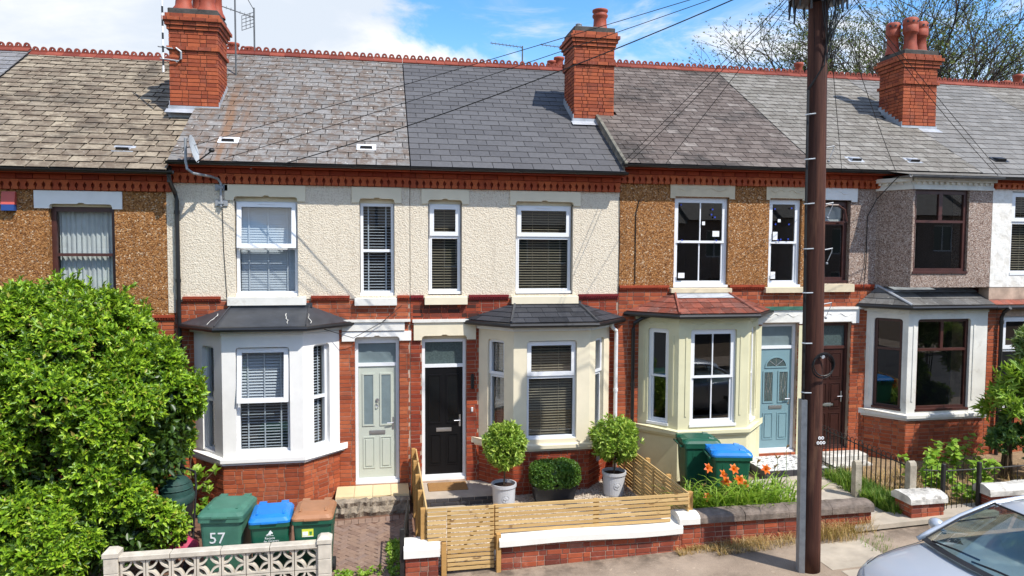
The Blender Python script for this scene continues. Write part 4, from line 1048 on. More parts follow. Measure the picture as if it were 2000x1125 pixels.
door_leaf(h49, FRONT, X0+2.755, X0+3.545, .47, 2.5, 3.0, 'door_brown', 'brown')
cornice(h49, 0, 2.2, 5.76, 5.95, fcB)
w = window(h49, fcB, .46, 1.64, 4.07, 5.71, .36, style='toplight', inset=.06); blind(w, fcB, .52, 1.58, 4.1, 5.68, -.2, 'blind_wood', 22, .048, (.3, .7), .006)
w = window(h49, fcB, .36, 1.69, 1.37, 3.19, .36, style='toplight', inset=.06)
bay_roof(h49, [(X0, -.6), (X0+2.2, -.6), (X0+2.7, 0)], 3.44, 3.80, dict(z1=3.80, top=[(X0, -.05), (X0+2.3, -.05)], courses=4, sw=.22, mat='bay_tile_red', hip='lead'), .16, 'gutter_black')
shell(h49, X0, X1, .1, 6.095, .3, .5)
r49 = roof(h49, X0, X1, YE, 6.095, YR, 9.07, mat='slate_plain', sw=.32, courses=22, t=.014, jit=.003, skip=[(11.4, 12.6, 1.5, 2.3)])
fl = MB(); fl.add([(12.002, YE, 6.085), (14.3, YE, 6.085), (14.3, -.80, 5.985), (12.002, -.80, 5.985)], [(0, 1, 2, 3)]); obj('eave_sprocket', fl, 'slate_plain', r49)
gutter(h49, 12.0, 14.3, -.83, 5.965, 'gutter_black'); roof_vent(r49, 12.9, .2, YE, 6.095, YR, 9.07, hood='gutter_black', mat='gutter_black')
downpipe(h49, [(12.25, -.86, 3.40), (12.25, -.72, 3.30), (12.25, -.67, 3.2), (12.25, -.67, .2)])
# ---- neighbours of which the photograph shows little more than the roofs
def end_house(x0, x1, dz, mat, upper, label):
    zs = 3.62+dz
    h, wl, b, rf = std_house(x0, x1, label, -.2+dz, zs, 5.60+dz, 5.86+dz, 5.945+dz, 8.90+dz, upper, [(x0+.6, x0+1.2, 3.67+dz, 5.36+dz), (x0+2.1, x0+3.2, 3.67+dz, 5.36+dz)],
        [(x0+.5, x0+1.3, .25+dz, 2.9+dz), (x0+1.9, x0+3.4, 1.0+dz, 2.9+dz)], floor=.28+dz, roofargs=dict(mat=mat, sw=.33, courses=23, t=.013, jit=.004))
    b.done(wl, 0)
    for a, c in ((x0+.61, x0+1.19), (x0+2.11, x0+3.19)):
        window(h, FRONT, a, c, 3.70+dz, 5.34+dz, .36, style='toplight'); lintel(h, FRONT, a-.12, c+.12, 5.34+dz, 5.59+dz, 'paint_cream', a, c); sill_stone(h, a-.06, c+.06, 3.67+dz, 'paint_cream')
    window(h, FRONT, x0+1.91, x0+3.39, 1.02+dz, 2.88+dz, .36, style='toplight'); lintel(h, FRONT, x0+1.8, x0+3.5, 2.88+dz, 3.15+dz, 'paint_cream', x0+1.9, x0+3.4); sill_stone(h, x0+1.84, x0+3.46, 1.01+dz, 'paint_cream')
    door_leaf(h, FRONT, x0+.505, x0+1.295, .285+dz, 2.36+dz, 2.88+dz, 'door_brown', 'brown'); lintel(h, FRONT, x0+.38, x0+1.42, 2.88+dz, 3.15+dz, 'paint_cream', x0+.5, x0+1.3)
    gutter(h, x0, x1, -.335, 5.925+dz); string_course(h, [(x0+.01, x1-.01)], 3.58+dz, 'brick_band')
end_house(-11.3, -7.364, -.175, 'slate_left', 'render_white', 'next house down the terrace showing only a corner of grey slates at far left')
end_house(15.904, 19.8, .165, 'slate_grey', 'pebble_pink', 'last house in view showing only pale slates at the far right')
# ------------------------------------------------------------------ chimney stacks on the party walls
def chimney(xc, zb, label, pots, w=.86, dep=.80, yf=1.5, flue=False, hgt=1.0):
    T = thing('chimney_stack', label, 'chimney', (xc, yf+dep/2, zb), 'chimney stacks along the ridge')
    hgt_ = hgt
    x0, x1 = xc-w/2, xc+w/2; zlow = zb-.9
    c = .075; steps = []        # (z0, z1, offset)
    z = zb; body = zb+c*13*hgt
    steps += [(zlow, body, 0), (body, body+c, .035), (body+c, body+c*5, 0), (body+c*5, body+c*6, .03), (body+c*6, body+c*7, .06), (body+c*7, body+c*8, .095), (body+c*8, body+c*9, .05)]
    core = MB()
    for a, b_, o in steps: core.box(x0-o+.014, x1+o-.014, yf-o+.014, yf+dep+o-.014, a+.001, b_-.001)
    st = obj('stack', core, 'mortar_dark', T); br = Bricks()
    for a, b_, o in steps:
        a = max(a, zb-.0) if o == 0 and a < zb else a
        br.field(Fc(x0-o, yf-o, 0), 0, w+2*o, a, b_, mat='brick_chimney', bond='flemish' if b_-a > .1 else 'stretcher')
        br.field(Fc(x0-o, yf+dep+o, -math.pi/2), 0, dep+2*o, a, b_, mat='brick_chimney', bond='flemish' if b_-a > .1 else 'stretcher')
        br.field(Fc(x1+o, yf-o, math.pi/2), 0, dep+2*o, a, b_, mat='brick_chimney', bond='flemish' if b_-a > .1 else 'stretcher')
    br.field(Fc(x0, yf, 0), 0, w, zb-.12, zb, mat='brick_chimney'); br.done(st)
    zt = steps[-1][1]
    cap = MB(); cap.cbox(x0-.01, x1+.01, yf-.01, yf+dep+.01, zt+.001, zt+.10, .01)
    obj('cap', cap, 'cap_blue', T)
    fl = MB(); n = 16
    fl.loft([[(xc+(w/2-.03)*kx, yf+dep/2+(dep/2-.03)*ky, zt+.10) for kx, ky in ((-1,-1),(1,-1),(1,1),(-1,1))], [(xc+(w/2-.2)*kx, yf+dep/2+(dep/2-.2)*ky, zt+.17) for kx, ky in ((-1,-1),(1,-1),(1,1),(-1,1))]], False, True)
    obj('flaunching', fl, 'flaunching', T)
    for (px, py, kind, s) in pots:
        hs = 1.3 if kind == 'vented' else 1.0
        mb = MB(); base = (xc+px, yf+dep/2+py, zt+.11)
        if kind == 'roll': prof = [(.155, 0), (.150, .03), (.115, .10), (.100, .17), (.095, .38), (.125, .40), (.130, .43), (.110, .45), (.105, .50), (.122, .52), (.122, .55), (.095, .56), (.08, .50)]
        elif kind == 'stout': prof = [(.195, 0), (.185, .03), (.155, .09), (.140, .18), (.135, .30), (.160, .33), (.165, .37), (.145, .39), (.14, .42), (.165, .44), (.165, .48), (.13, .49), (.11, .42)]
        elif kind == 'squat': prof = [(.20, 0), (.19, .04), (.145, .10), (.135, .2), (.15, .30), (.16, .33), (.13, .34), (.11, .28)]
        else: prof = [(.160, 0), (.150, .06), (.125, .16), (.120, .30), (.150, .315), (.155, .33), (.155, .43), (.148, .435), (.158, .45), (.158, .53), (.13, .56), (.10, .55)]
        mb.lathe([(r*s, h*s*hs) for r, h in prof], base, 18)
        p = obj('chimney_pot', mb, 'terracotta', T, smooth=True)
        if kind == 'vented':
            hb = MB()
            for k in range(6):
                a = -2.6+k*.7; cx, cy = base[0]+.157*s*math.cos(a), base[1]+.157*s*math.sin(a)
                q = len(hb.v); hb.lathe([(0, .006), (.024*s, .006), (.024*s, 0)], n=8)
                hb.map(lambda x, y, z: (cx+z*math.cos(a)-x*math.sin(a), cy+z*math.sin(a)+x*math.cos(a), base[2]+.49*s*hs+y), q)
            obj('vent_hole', hb, 'gutter_black', p)
    if flue:
        mb = MB(); mb.lathe([(.055, .0), (.055, .05), (.07, .06), (.07, .09), (.055, .10), (.07, .11), (.07, .13), (.05, .14), (.0, .14)], (xc-.26, yf+.3, zt+.1), 12); obj('metal_flue', mb, 'galvanised', T)
    # lead at the foot
    ld = MB(); zf = zb+.02
    ld.box(x0-.03, x1+.03, yf-.012, yf-.003, zb-.16, zb+.07)
    ld.add([(x0-.06, yf-.01, zb+.012), (x1+.06, yf-.01, zb+.012), (x1+.06, yf-.17, zb-.085), (x0-.06, yf-.17, zb-.085)], [(0, 1, 2, 3)])
    for s, x in ((-1, x0), (1, x1)):
        for k in range(7):
            y0 = yf+k*.115; zz = zb+.66*(y0-yf); ld.box(x+s*.004-(.012 if s < 0 else 0), x+s*.004+(.012 if s > 0 else 0), y0, y0+.115, zz-.05, zz+.16)
    obj('lead_flashing', ld, 'lead', T); return T
RS = (8.90-5.935)/(YR-YE)
zc57, zc53 = 5.935+RS*(1.5-YE), 6.095+RS*(1.5-YE)
chimney(-3.45, zc57-.04, 'red brick chimney with squat pots and striped aerial pole, leftmost of the terrace', [(-.22, -.14, 'squat', 1.05), (.20, -.14, 'squat', 1.05), (-.05, .2, 'roll', 1.0), (.3, .15, 'roll', 1.1)], hgt=1.12)
chimney(4.35, zc57+.02, 'red brick chimney with one tall pot and metal flue beside the dark slates', [(.24, .02, 'stout', 1.0)], flue=True, hgt=1.20)
chimney(12.02, zc53-.01, 'red brick chimney with three vented pots in front of the tree', [(-.30, .16, 'vented', 1.0), (-.07, -.12, 'vented', 1.06), (.37, .10, 'vented', 1.06)], hgt=1.02)
def rear_pot(x, y, z, s, label, short=False):
    mb = MB(); prof = [(.15, -1.2), (.15, 0), (.115, .05), (.11, .22), (.14, .25), (.14, .30), (.10, .31)] if short else [(.15, -1.2), (.15, 0), (.105, .08), (.10, .34), (.13, .38), (.13, .44), (.09, .45)]
    mb.lathe([(r*s, h*s) for r, h in prof], (x, y, z), 14); tag(obj('chimney_pot', mb, 'terracotta', smooth=True), label, 'chimney pot', 'pots peeping over the ridge')
for x, z, s, lb, sh in ((-3.44, 9.06, 1.0, 'terracotta pot peeping over the ridge just right of the leftmost chimney', True), (-3.06, 8.98, 1.0, 'low terracotta pot on the ridge below the grid aerial', True),
    (4.33, 9.08, .9, 'short pot behind the ridge, left of the tall-pot chimney', True), (4.52, 9.15, 1.0, 'larger pot behind the ridge touching the tall-pot chimney', True),
    (11.0, 9.12, 1.0, 'open terracotta pot behind the ridge just left of the telegraph pole', True), (11.30, 9.22, 1.0, 'taller terracotta pot behind the ridge beside the telegraph pole', False),
    (17.9, 9.14, 1.1, 'squat pot on the ridge near the far right edge', True), (18.35, 9.20, 1.1, 'tall roll-top pot at the far right edge', False)): rear_pot(x, 5.2, z, s, lb, sh)
# ------------------------------------------------------------------ aerials, dish, alarm
def aerials():
    t = thing('aerial_pole', 'black and white striped aerial pole clamped to the leftmost chimney', 'aerial', (-3.96, 1.5, 7.9))
    for i in range(13):
        m = MB(); m.tube([(-3.96, 1.42, 7.75+i*.12), (-3.96, 1.42, 7.75+(i+1)*.12)], .018, 8); obj('stripe', m, 'gutter_black' if i % 2 else 'decal_white', t)
    m = MB(); m.tube([(-4.05, 1.42, 8.22), (-3.8, 1.46, 8.2)], .014, 6); m.tube([(-4.02, 1.42, 8.0), (-3.7, 1.47, 7.98)], .014, 6); m.tube([(-3.75, 1.47, 8.22), (-3.66, 1.47, 8.15), (-3.66, 1.47, 8.02), (-3.75, 1.47, 7.96)], .02, 6); obj('wall_bracket', m, 'galvanised', t)
    t = thing('tv_aerial', 'grid-reflector television aerial on a mast beside the leftmost chimney', 'aerial', (-2.85, 4.5, 9.1))
    m = MB(); m.tube([(-2.85, 4.5, 8.9), (-2.85, 4.5, 10.0)], .02, 6); m.tube([(-2.98, 3.0, 8.1), (-2.98, 3.0, 10.6)], .018, 6); obj('mast', m, 'gutter_grey', t)
    m = MB(); m.tube([(-2.85, 4.5, 9.78), (-3.75, 4.1, 9.95)], .012, 5)
    for i in range(9):
        x, y, z = -2.95-i*.09, 4.45-i*.04, 9.8+i*.017; m.tube([(x, y-.02, z-.04), (x, y+.02, z+.04)], .006, 4)
    obj('boom', m, 'gutter_grey', t)
    m = MB()
    for i in range(5): m.tube([(-3.1, 4.4, 9.45+i*.08), (-2.85, 4.6, 9.62+i*.08)], .007, 4)
    for i in range(4): m.tube([(-3.1+i*.08, 4.4+i*.06, 9.44+i*.055), (-3.1+i*.08, 4.4+i*.06, 9.78+i*.055)], .007, 4)
    m.tube([(-2.85, 4.6, 9.95), (-3.05, 4.4, 10.3)], .01, 4); obj('reflector', m, 'gutter_grey', t)
    def yagi(x, y, z, dx, n, label):
        t = thing('tv_aerial', label, 'aerial', (x, y, z-.5))
        m = MB(); m.tube([(x, y, z-.75), (x, y, z+.03)], .018, 6); obj('mast', m, 'gutter_grey', t)
        m = MB(); m.tube([(x, y, z), (x+dx, y, z+.06)], .010, 5)
        for i in range(n):
            q = x+dx*(i+.5)/n; m.tube([(q, y-.06, z+.06*(i+.5)/n-.05), (q, y+.06, z+.06*(i+.5)/n+.05)], .006, 4)
        obj('boom', m, 'gutter_grey', t)
    yagi(3.42, 4.5, 9.46, -.8, 9, 'thin television aerial on a mast above the dark slates'); yagi(4.75, 4.7, 9.55, -.85, 8, 'small television aerial pointing left from behind the tall-pot chimney')
    # dish
    t = thing('satellite_dish', 'grey satellite dish on a bent galvanised bracket over the gutter', 'satellite dish', (-3.05, -.3, 6.2))
    m = MB(); m.tube([(-2.68, -.06, 5.20), (-2.68, -.06, 5.60), (-2.72, -.09, 5.67), (-2.80, -.16, 5.70), (-3.02, -.46, 5.72), (-3.10, -.50, 5.78), (-3.12, -.50, 5.90), (-3.12, -.50, 6.28)], .022, 8); obj('bracket_arm', m, 'galvanised', t)
    for z in (5.27, 5.53):
        m = MB(); m.box(-2.78, -2.58, -.03, .0, z-.05, z+.05); m.box(-2.72, -2.64, -.09, -.03, z-.02, z+.02); obj('clamp', m, 'galvanised', t)
    ax = Vector((.98, -.08, .22)).normalized(); a = ax.cross(Vector((0, 0, 1))).normalized(); b = a.cross(ax); c = Vector((-3.02, -.52, 6.10))
    m = MB(); m.loft([[tuple(c+(a*math.cos(k*math.pi/12)*r*.80+b*math.sin(k*math.pi/12)*r)+ax*(r*r*.75)) for k in range(24)] for r in (.001, .09, .18, .23)])
    obj('reflector', m, 'dish', t, smooth=True)
    m = MB(); m.tube([tuple(c-b*.22+ax*.02), tuple(c+ax*.28-b*.10)], .012, 6); e = c+ax*.30-b*.08; m.sph(tuple(e), (.05, .04, .035)); obj('feed_arm', m, 'cable', t)
    t = thing('alarm_box', 'red and blue burglar alarm box on the brown pebbledash', 'alarm', (-5.93, 0, 5.25))
    m = MB(); m.prism([(-6.035, 5.19), (-5.835, 5.19), (-5.835, 5.40), (-6.035, 5.40)], -.09, 0); m.map(lambda x, y, z: (x, y*(1 if z < 5.3 else .55), z)); obj('cover', m, 'alarm_red', t)
    m = MB(); m.box(-6.03, -5.84, -.092, 0, 5.09, 5.188); obj('base', m, 'alarm_blue', t)
    mb = MB(); mb.cbox(3.93, 4.07, -.36, -.30, .62, .85, .01); 
aerials()
# ------------------------------------------------------------------ telegraph pole and overhead cables
PX, PY = 5.70, -4.3; PB = gz(PX)
def pole():
    t = thing('telegraph_pole', 'dark red-brown wooden telegraph pole on the pavement', 'telegraph pole', (PX, PY, PB))
    lean = lambda z: PX+.02-.013*z
    m = MB(); zs = [PB-.1+i*.42 for i in range(21)]
    m.loft([[(lean(z)+(.142-.0028*z)*math.cos(k*math.pi/12)*(1+.008*math.sin(z*3+k)), PY+(.142-.0028*z)*math.sin(k*math.pi/12), z) for k in range(24)] for z in zs], True, True)
    obj('shaft', m, 'pole_wood', t, smooth=True)
    m = MB(); z0, z1 = PB-.05, 2.52
    for z_a, z_b in ((z0, z1),): m.loft([[(lean(z)-.19, PY-.06, z), (lean(z)-.13, PY-.10, z), (lean(z)-.10, PY-.02, z), (lean(z)-.17, PY+.05, z)] for z in (z_a, z_b)], True, True)
    obj('cable_guard', m, 'galvanised', t)
    m = MB()
    for o in (.148, .158, .168): m.tube([(lean(z)-o+.003*math.sin(z*2+o*50), PY-.045, z) for z in [2.4+i*.3 for i in range(15)]]+[(lean(6.9)+.0, PY-.15, 6.9), (lean(7.5)+.11, PY-.12, 7.55)], .008, 5)
    obj('riser_cable', m, 'cable', t)
    for z in (2.62, 3.28, 3.95, 4.53, 5.12, 5.70, 6.28):
        m = MB(); m.tube([(lean(z)-.18, PY-.03, z), (lean(z)-.155, PY-.085, z), (lean(z)-.09, PY-.125, z+.005)], .009, 5); obj('clip', m, 'meter_box', t)
    for z, s in ((3.80, 1), (4.52, 1), (5.12, 1), (5.86, 1), (3.4, -1)):
        if s < 0: continue
        m = MB(); m.tube([(lean(z)+.10, PY-.08, z), (lean(z)+.20, PY-.10, z+.02)], .009, 6); m.tube([(lean(z)+.19, PY-.1, z+.03), (lean(z)+.19, PY-.1, z-.02), (lean(z)+.13, PY-.10, z-.15)], .005, 5); m.sph((lean(z)+.12, PY-.1, z-.18), .018); obj('step_bolt', m, 'galvanised', t)
    m = MB()
    for i in range(5):
        r = .145+.008*(i % 3); cz = 2.97+.012*i
        m.tube([(lean(3)+.03+r*math.cos(a), PY-.17-.01*i, cz+r*1.0*math.sin(a)) for a in [k*math.pi/10 for k in range(21)]], .007, 5)
    obj('cable_coil', m, 'cable', t)
    m = MB(); m.tube([(lean(3)+.03, PY-.14, 3.13), (lean(3)+.03, PY-.19, 3.11)], .025, 6); obj('coil_hook', m, 'decal_white', t)
    k = 0
    for row, n, z in ((0, 2, 2.02), (1, 3, 1.955)):
        for i in range(n):
            m = MB(); x = lean(2)+.045+(i-(n-1)/2)*.043; m.loft([[(x+.021*math.cos(a), PY-.147, z+.021*math.sin(a)) for a in [q*math.pi/8 for q in range(16)]], [(x+.021*math.cos(a), PY-.152, z+.021*math.sin(a)) for a in [q*math.pi/8 for q in range(16)]], [(x+.010*math.cos(a), PY-.152, z+.010*math.sin(a)) for a in [q*math.pi/8 for q in range(16)]]]); obj('number_disc', m, 'decal_white', t)
    # collar loaded with fittings near the top
    m = MB(); zc = 7.70; m.loft([[(lean(zc)+r*math.cos(a), PY+r*.9*math.sin(a), z) for a in [q*math.pi/8 for q in range(16)]] for r, z in ((.12, zc+.02), (.38, zc+.06), (.38, zc+.14), (.12, zc+.16))])
    obj('ring_head', m, 'gutter_black', t)
    for q in range(16):
        m = MB(); a = q*math.pi/8; x, y = lean(zc)+.36*math.cos(a), PY+.33*math.sin(a); m.tube([(x, y, zc+.08), (x+random.uniform(-.02, .02), y, zc-.05-random.uniform(0, .10))], .014, 5); obj('insulator', m, 'gutter_black', t)
    m = MB()
    for q in range(9): 
        a = random.uniform(0, 6.28); x = lean(zc)+.18*math.cos(a); m.tube([(x, PY-.2, zc+.05), (x+random.uniform(-.1, .1), PY-.22, zc-.15), (lean(zc)+.05, PY-.14, zc-.45-random.uniform(0, .4))], .007, 4)
    obj('loose_cable', m, 'cable', t)
pole()
PT = Vector((5.68, PY, 8.30))
def cable(p1, label, sag=.25, r=.0055, p0=None):
    p0 = Vector(p0) if p0 else PT; p1 = Vector(p1); m = MB()
    m.tube([tuple(p0.lerp(p1, i/24)-Vector((0, 0, 4*sag*(i/24)*(1-i/24)))) for i in range(25)], r, 5)
    tag(obj('overhead_cable', m, 'cable'), label, 'cable', 'overhead cables from the pole')
cable((-2.73, -.2, 5.96), 'thin overhead cable to the satellite dish end of the cream house', .08)
cable((-3.45, -.2, 6.08), 'thin overhead cable reaching the downpipe corner of the cream house', .03)
cable((-1.7, -.33, 5.90), 'thick overhead cable landing mid gutter of the cream house with white bay', .18, .009)
cable((4.36, -.2, 6.08), 'overhead cable landing at the step between cream and brown houses', .02)
cable((4.42, -.2, 6.04), 'second overhead cable beside the step between cream and brown houses', .09)
cable((5.22, -.3, 6.13), 'overhead cable landing on the gutter above the brown house wide window', .02)
cable((12.2, -.6, 6.05), 'overhead cable to the bay eave of the white house', .02)
cable((11.9, -.8, 6.0), 'overhead cable to the eave at the end of the pink house', .10)
cable((9.95, -.45, 6.0), 'overhead cable dropping past the pink house bay', .10)
cable((8.85, -.3, 6.02), 'slack overhead cable hanging just right of the pole', .02)
cable((19.5, 1.0, 7.6), 'overhead cable running off the right edge above the roofs', .3)
def wallwire(pts, label, r=.006):
    m = MB(); m.tube(pts, r, 5); tag(obj('wall_cable', m, 'cable'), label, 'cable', 'cables clipped to the walls')
wallwire([(-2.67, -.02, 5.2), (-2.66, -.015, 4.5), (-2.62, -.015, 3.65)], 'black cable running down the cream render below the dish bracket')
wallwire([(4.41, -.02, 5.5), (4.425, -.02, 4.6), (4.41, -.02, 3.65)], 'grey cable down the joint between cream and brown render')
wallwire([(4.80, -.02, 5.45), (4.74, -.02, 5.2), (4.74, -.02, 3.86)], 'dark cable down the brown pebbledash near the cream house', .008)
wallwire([(9.96, -.5, 5.99), (9.78, -.1, 5.55), (9.64, -.03, 5.2), (9.64, -.03, 4.3), (9.55, -.1, 3.75)], 'black cable down the pink pebbledash beside the bay', .009)
wallwire([(-1.0, -.30, 3.12), (-.5, -.12, 2.93), (.0, -.1, 3.2), (.35, -.09, 3.5)], 'loose black wire slung over the grey door head', .006)
# ------------------------------------------------------------------ front gardens
FY = -3.30           # line of the front walls
g57 = sheet('driveway', -3.44, .55, -3.30, .0, 'mortar_dark', -.035, .25)
def pavers():
    me = MB().cbox(-.098, .098, -.048, .048, -.03, .012, .006).mesh('paver'); me.materials.append(MATS['paver']); n = 0
    a45 = R(45); c45 = math.cos(a45)
    for k in range(-30, 30):
        for m_ in range(-12, 12):
            for vert in (0, 1):
                bx = k*.1+m_*.2; by = k*.1-m_*.2
                cx, cy = (bx+.1, by+.05) if not vert else (bx+.05-.0, by+.2)
                x, y = -.35+(cx*c45-cy*c45), -2.0+(cx*c45+cy*c45)
                if not (-1.15 < x < .45 and -3.24 < y < -1.02) or n >= 300: continue
                n += 1
                inst('paver', me, g57, (x, y, gz(x)-.033+random.uniform(-.003, .003)), a45+(math.pi/2 if vert else 0)+random.uniform(-.02, .02), rot=(random.uniform(-.01, .01), random.uniform(-.01, .01)-.035, a45+(math.pi/2 if vert else 0)+random.uniform(-.015, .015)))
pavers()
me_e = MB().cbox(-.055, .055, -.10, .10, -.03, .012, .006).mesh('edging_brick'); me_e.materials.append(MATS['paver'])
for i in range(15):
    x = -1.15+i*.114; inst('edging_brick', me_e, g57, (x, -.90, gz(x)-.03), random.uniform(-.03, .03))
p57 = thing('porch_step', 'cream tiled porch step with a crumbling concrete edge before the grey door', 'step', (-.2, -.3, -.05))
def rough_step():
    mb = MB(); n = 24; x0, x1 = -.80, .46
    prof = [(-.66, -.12), (-.70, .0), (-.66, .09), (-.67, .17), (-.60, .215)]
    rings = []
    for i in range(n+1):
        x = x0+(x1-x0)*i/n
        rings.append([(x, y+random.uniform(-.035, .03), z+random.uniform(-.012, .012)) for y, z in prof]+[(x, -.005, .215), (x, -.005, -.12)])
    mb.loft(rings, True, True); obj('concrete_base', mb, 'concrete_rough', p57)
    for i in range(4):
        m = MB(); a, b = -.80+i*.315, -.80+(i+1)*.315-.006; f = -.60+random.uniform(-.03, .03)
        m.add([(a, f, .20), (b, f+random.uniform(-.03, .03), .20), (b, -.02, .20), (a, -.02, .20), (a, f, .245), (b, f+.0, .245), (b, -.02, .245), (a, -.02, .245)], [(4,5,6,7),(0,1,5,4),(1,2,6,5),(3,0,4,7)]); obj('tile', m, 'tile_cream', p57)
rough_step()
# 55 garden: gravel bed, step, slab
bed = sheet('gravel_bed', .56, 4.41, -3.12, -.0, 'gravel_bed', .06, .3, 'structure'); bed.name = 'gravel_bed'
def chips():
    n = 5200; t = np.array([[1,0,0],[-1,0,0],[0,1,0],[0,-1,0],[0,0,1],[0,0,-1]], float)
    F = np.array([[0,2,4],[2,1,4],[1,3,4],[3,0,4],[2,0,5],[1,2,5],[3,1,5],[0,3,5]])
    P = np.stack([rng.uniform(.62, 4.36, n), rng.uniform(-3.08, -.05, n), np.zeros(n)], 1)
    P[:, 2] = .035*(P[:, 0]-1)+.066
    s = rng.uniform(.009, .022, n)
    V = t[None]*rng.uniform(.6, 1.3, (n, 6, 1))*s[:, None, None]
    a = rng.uniform(0, 6.28, n); c, d = np.cos(a)[:, None], np.sin(a)[:, None]
    V = np.stack([V[..., 0]*c-V[..., 1]*d, V[..., 0]*d+V[..., 1]*c, V[..., 2]*.75+V[..., 0]*.25], 2)+P[:, None]
    FF = F[None]+np.arange(n)[:, None, None]*6
    o = mo('gravel', npmesh('gravel', V.reshape(-1, 3), FF.reshape(-1, 3), 'stone_chip'), None, kind='stuff'); tag(o, 'pale stone chippings filling the small front garden behind the slatted fence', 'gravel')
chips()
p55 = thing('porch_step', 'concrete porch step with a dark brick riser before the black door', 'step', (1.3, -.4, 0))
m = MB(); m.box(.60, 2.12, -.86, -.003, -.05, .225); obj('slab', m, 'concrete', p55)
b = Bricks(); b.field(Fc(.60, -.862, 0), 0, 1.52, .02, .222, mat='brick_blue', bond='stretcher', d=.012); b.done(p55)
m = MB(); m.cbox(.64, 1.42, -1.32, -.90, .0, .105, .02); obj('lower_slab', m, 'paving_slab', p55)
m = MB(); m.cbox(.80, 1.50, -.50, -.07, .228, .245, .006); tag(obj('doormat', m, 'doormat'), 'tan coir doormat at the black door', 'doormat')
# 53 garden
sheet('front_garden', 4.43, 8.34, -3.14, .0, 'garden_soil', .0, .3).name = 'front_garden'
p53 = thing('porch_step', 'black and white patterned tile porch with grey edge before the blue door', 'step', (7.6, -.5, .2))
m = MB(); m.box(7.02, 8.33, -.92, -.003, .1, .40); obj('tiled_top', m, 'porch_pattern', p53)
for i in range(7):
    m = MB(); m.cbox(7.02+i*.187, 7.02+(i+1)*.187-.006, -.945, -.922, .23, .405, .004); obj('edge_tile', m, 'brick_blue', p53)
for i in range(5):
    m = MB(); m.cbox(6.995, 7.018, -.92+i*.187, -.92+(i+1)*.187-.006, .23, .405, .004); obj('edge_tile', m, 'brick_blue', p53)
path53 = sheet('garden_path', 6.35, 8.0, -3.1, -.95, 'concrete', .06, .2)
m = MB(); m.cbox(7.05, 8.05, -1.75, -1.22, .2, .34, .015); m.cbox(7.0, 8.1, -1.82, -1.20, .2, .305, .015); tag(obj('step_slab', m, 'paving_slab'), 'loose stone step slab before the patterned tile porch', 'step')
# 51 garden
sheet('rear_strip', 8.36, 13.5, -3.14, .0, 'garden_soil', .0, .3).name = 'garden_bed'
m = MB(); m.cbox(8.60, 9.6, -.35, -.003, .2, .44, .02); m.cbox(8.6, 9.5, -.62, -.355, .2, .34, .02); tag(obj('door_step', m, 'coping_flaky'), 'worn white stone doorstep at the brown door', 'step')
m = MB(); m.add([(x, y, gz(x)+dz) for dz in (.03, .10) for x, y in ((7.05, -3.42), (9.6, -3.42), (9.6, -3.0), (7.42, -3.0))], [(0,3,2,1),(4,5,6,7),(0,1,5,4),(1,2,6,5),(2,3,7,6),(3,0,4,7)])
tag(obj('kerb_slab', m, 'paving_slab'), 'long concrete kerb slab across the pink house gateway', 'step')
for x0, x1, y0, y1, lb in ((6.0, 7.0, -4.4, -3.62, 0), (6.1, 7.05, -4.98, -4.45, 0), (7.02, 7.9, -4.96, -4.4, 0)):
    mm = MB(); mm.add([(x, y, gz(x)+dz) for dz in (-.03, .005) for x, y in ((x0, y0), (x1, y0), (x1, y1), (x0, y1))], [(0,3,2,1),(4,5,6,7),(0,1,5,4),(1,2,6,5),(2,3,7,6),(3,0,4,7)]); obj('paving_slab', mm, 'paving_slab', pav)
# ------------------------------------------------------------------ front walls
def brick_wall(T, x0, x1, z0, z1, yf, yb, mat='brick_wall_front', ends=True, blue=0, core='mortar'):
    m = MB(); m.box(x0+.008, x1-.008, yf+.008, yb-.008, z0, z1); w = obj('wall', m, core, T); b = Bricks()
    b.field(Fc(x0, yf, 0), 0, x1-x0, z0, z1, mat=mat, blue=blue)
    if ends:
        b.field(Fc(x0, yb, -math.pi/2), 0, yb-yf, z0, z1, mat=mat, blue=blue); b.field(Fc(x1, yf, math.pi/2), 0, yb-yf, z0, z1, mat=mat, blue=blue)
    b.done(w, 290); return w
t = thing('garden_wall', 'low brick wall with thick white coping under the slatted fence', 'wall', (2.9, FY, 0))
brick_wall(t, 1.62, 4.30, -.03, .42, FY-.02, FY+.20, 'brick_wall_front')
m = MB(); m.loft([[(x, FY-.10+dy, .395+.01*math.sin(x*3)+z) for dy, z in ((0, 0), (0, .085), (.03, .12), (.30, .16), (.33, .155), (.33, 0))] for x in [1.585+i*.27 for i in range(11)]], True, True); obj('coping', m, 'coping_white', t)
t = thing('gate_pier', 'short brick gate pier with white rounded cap left of the slatted gate', 'wall', (.5, FY, 0))
brick_wall(t, .30, .745, -.12, .30, FY-.02, FY+.26, 'brick_wall_front')
def roundcap(T, x0, x1, yf, yb, z, h, mat, jag=0.0):
    m = MB(); rings = []; n = 12 if jag else 2
    for i in range(n+1):
        x = x0+(x1-x0)*i/n; j = lambda: random.uniform(-jag, jag)
        rings.append([(x, yf, z)]+[(x, yf+(yb-yf)*(.5-.5*math.cos(math.pi*k/7))+j(), z+h*(.55+.45*math.sin(math.pi*k/7))+j()) for k in range(8)]+[(x, yb, z)])
    m.loft(rings, True, True); return obj('coping', m, mat, T)
roundcap(t, .275, .765, FY-.06, FY+.30, .302, .20, 'coping_white')
t = thing('garden_wall', 'low red brick wall with dark weathered coping in front of the lilies', 'wall', (5.9, FY, .1))
brick_wall(t, 4.305, 7.40, -.02, .51, FY-.02, FY+.22, blue=1)
roundcap(t, 4.24, 4.56, FY-.075, FY+.27, .512, .15, 'coping_white')
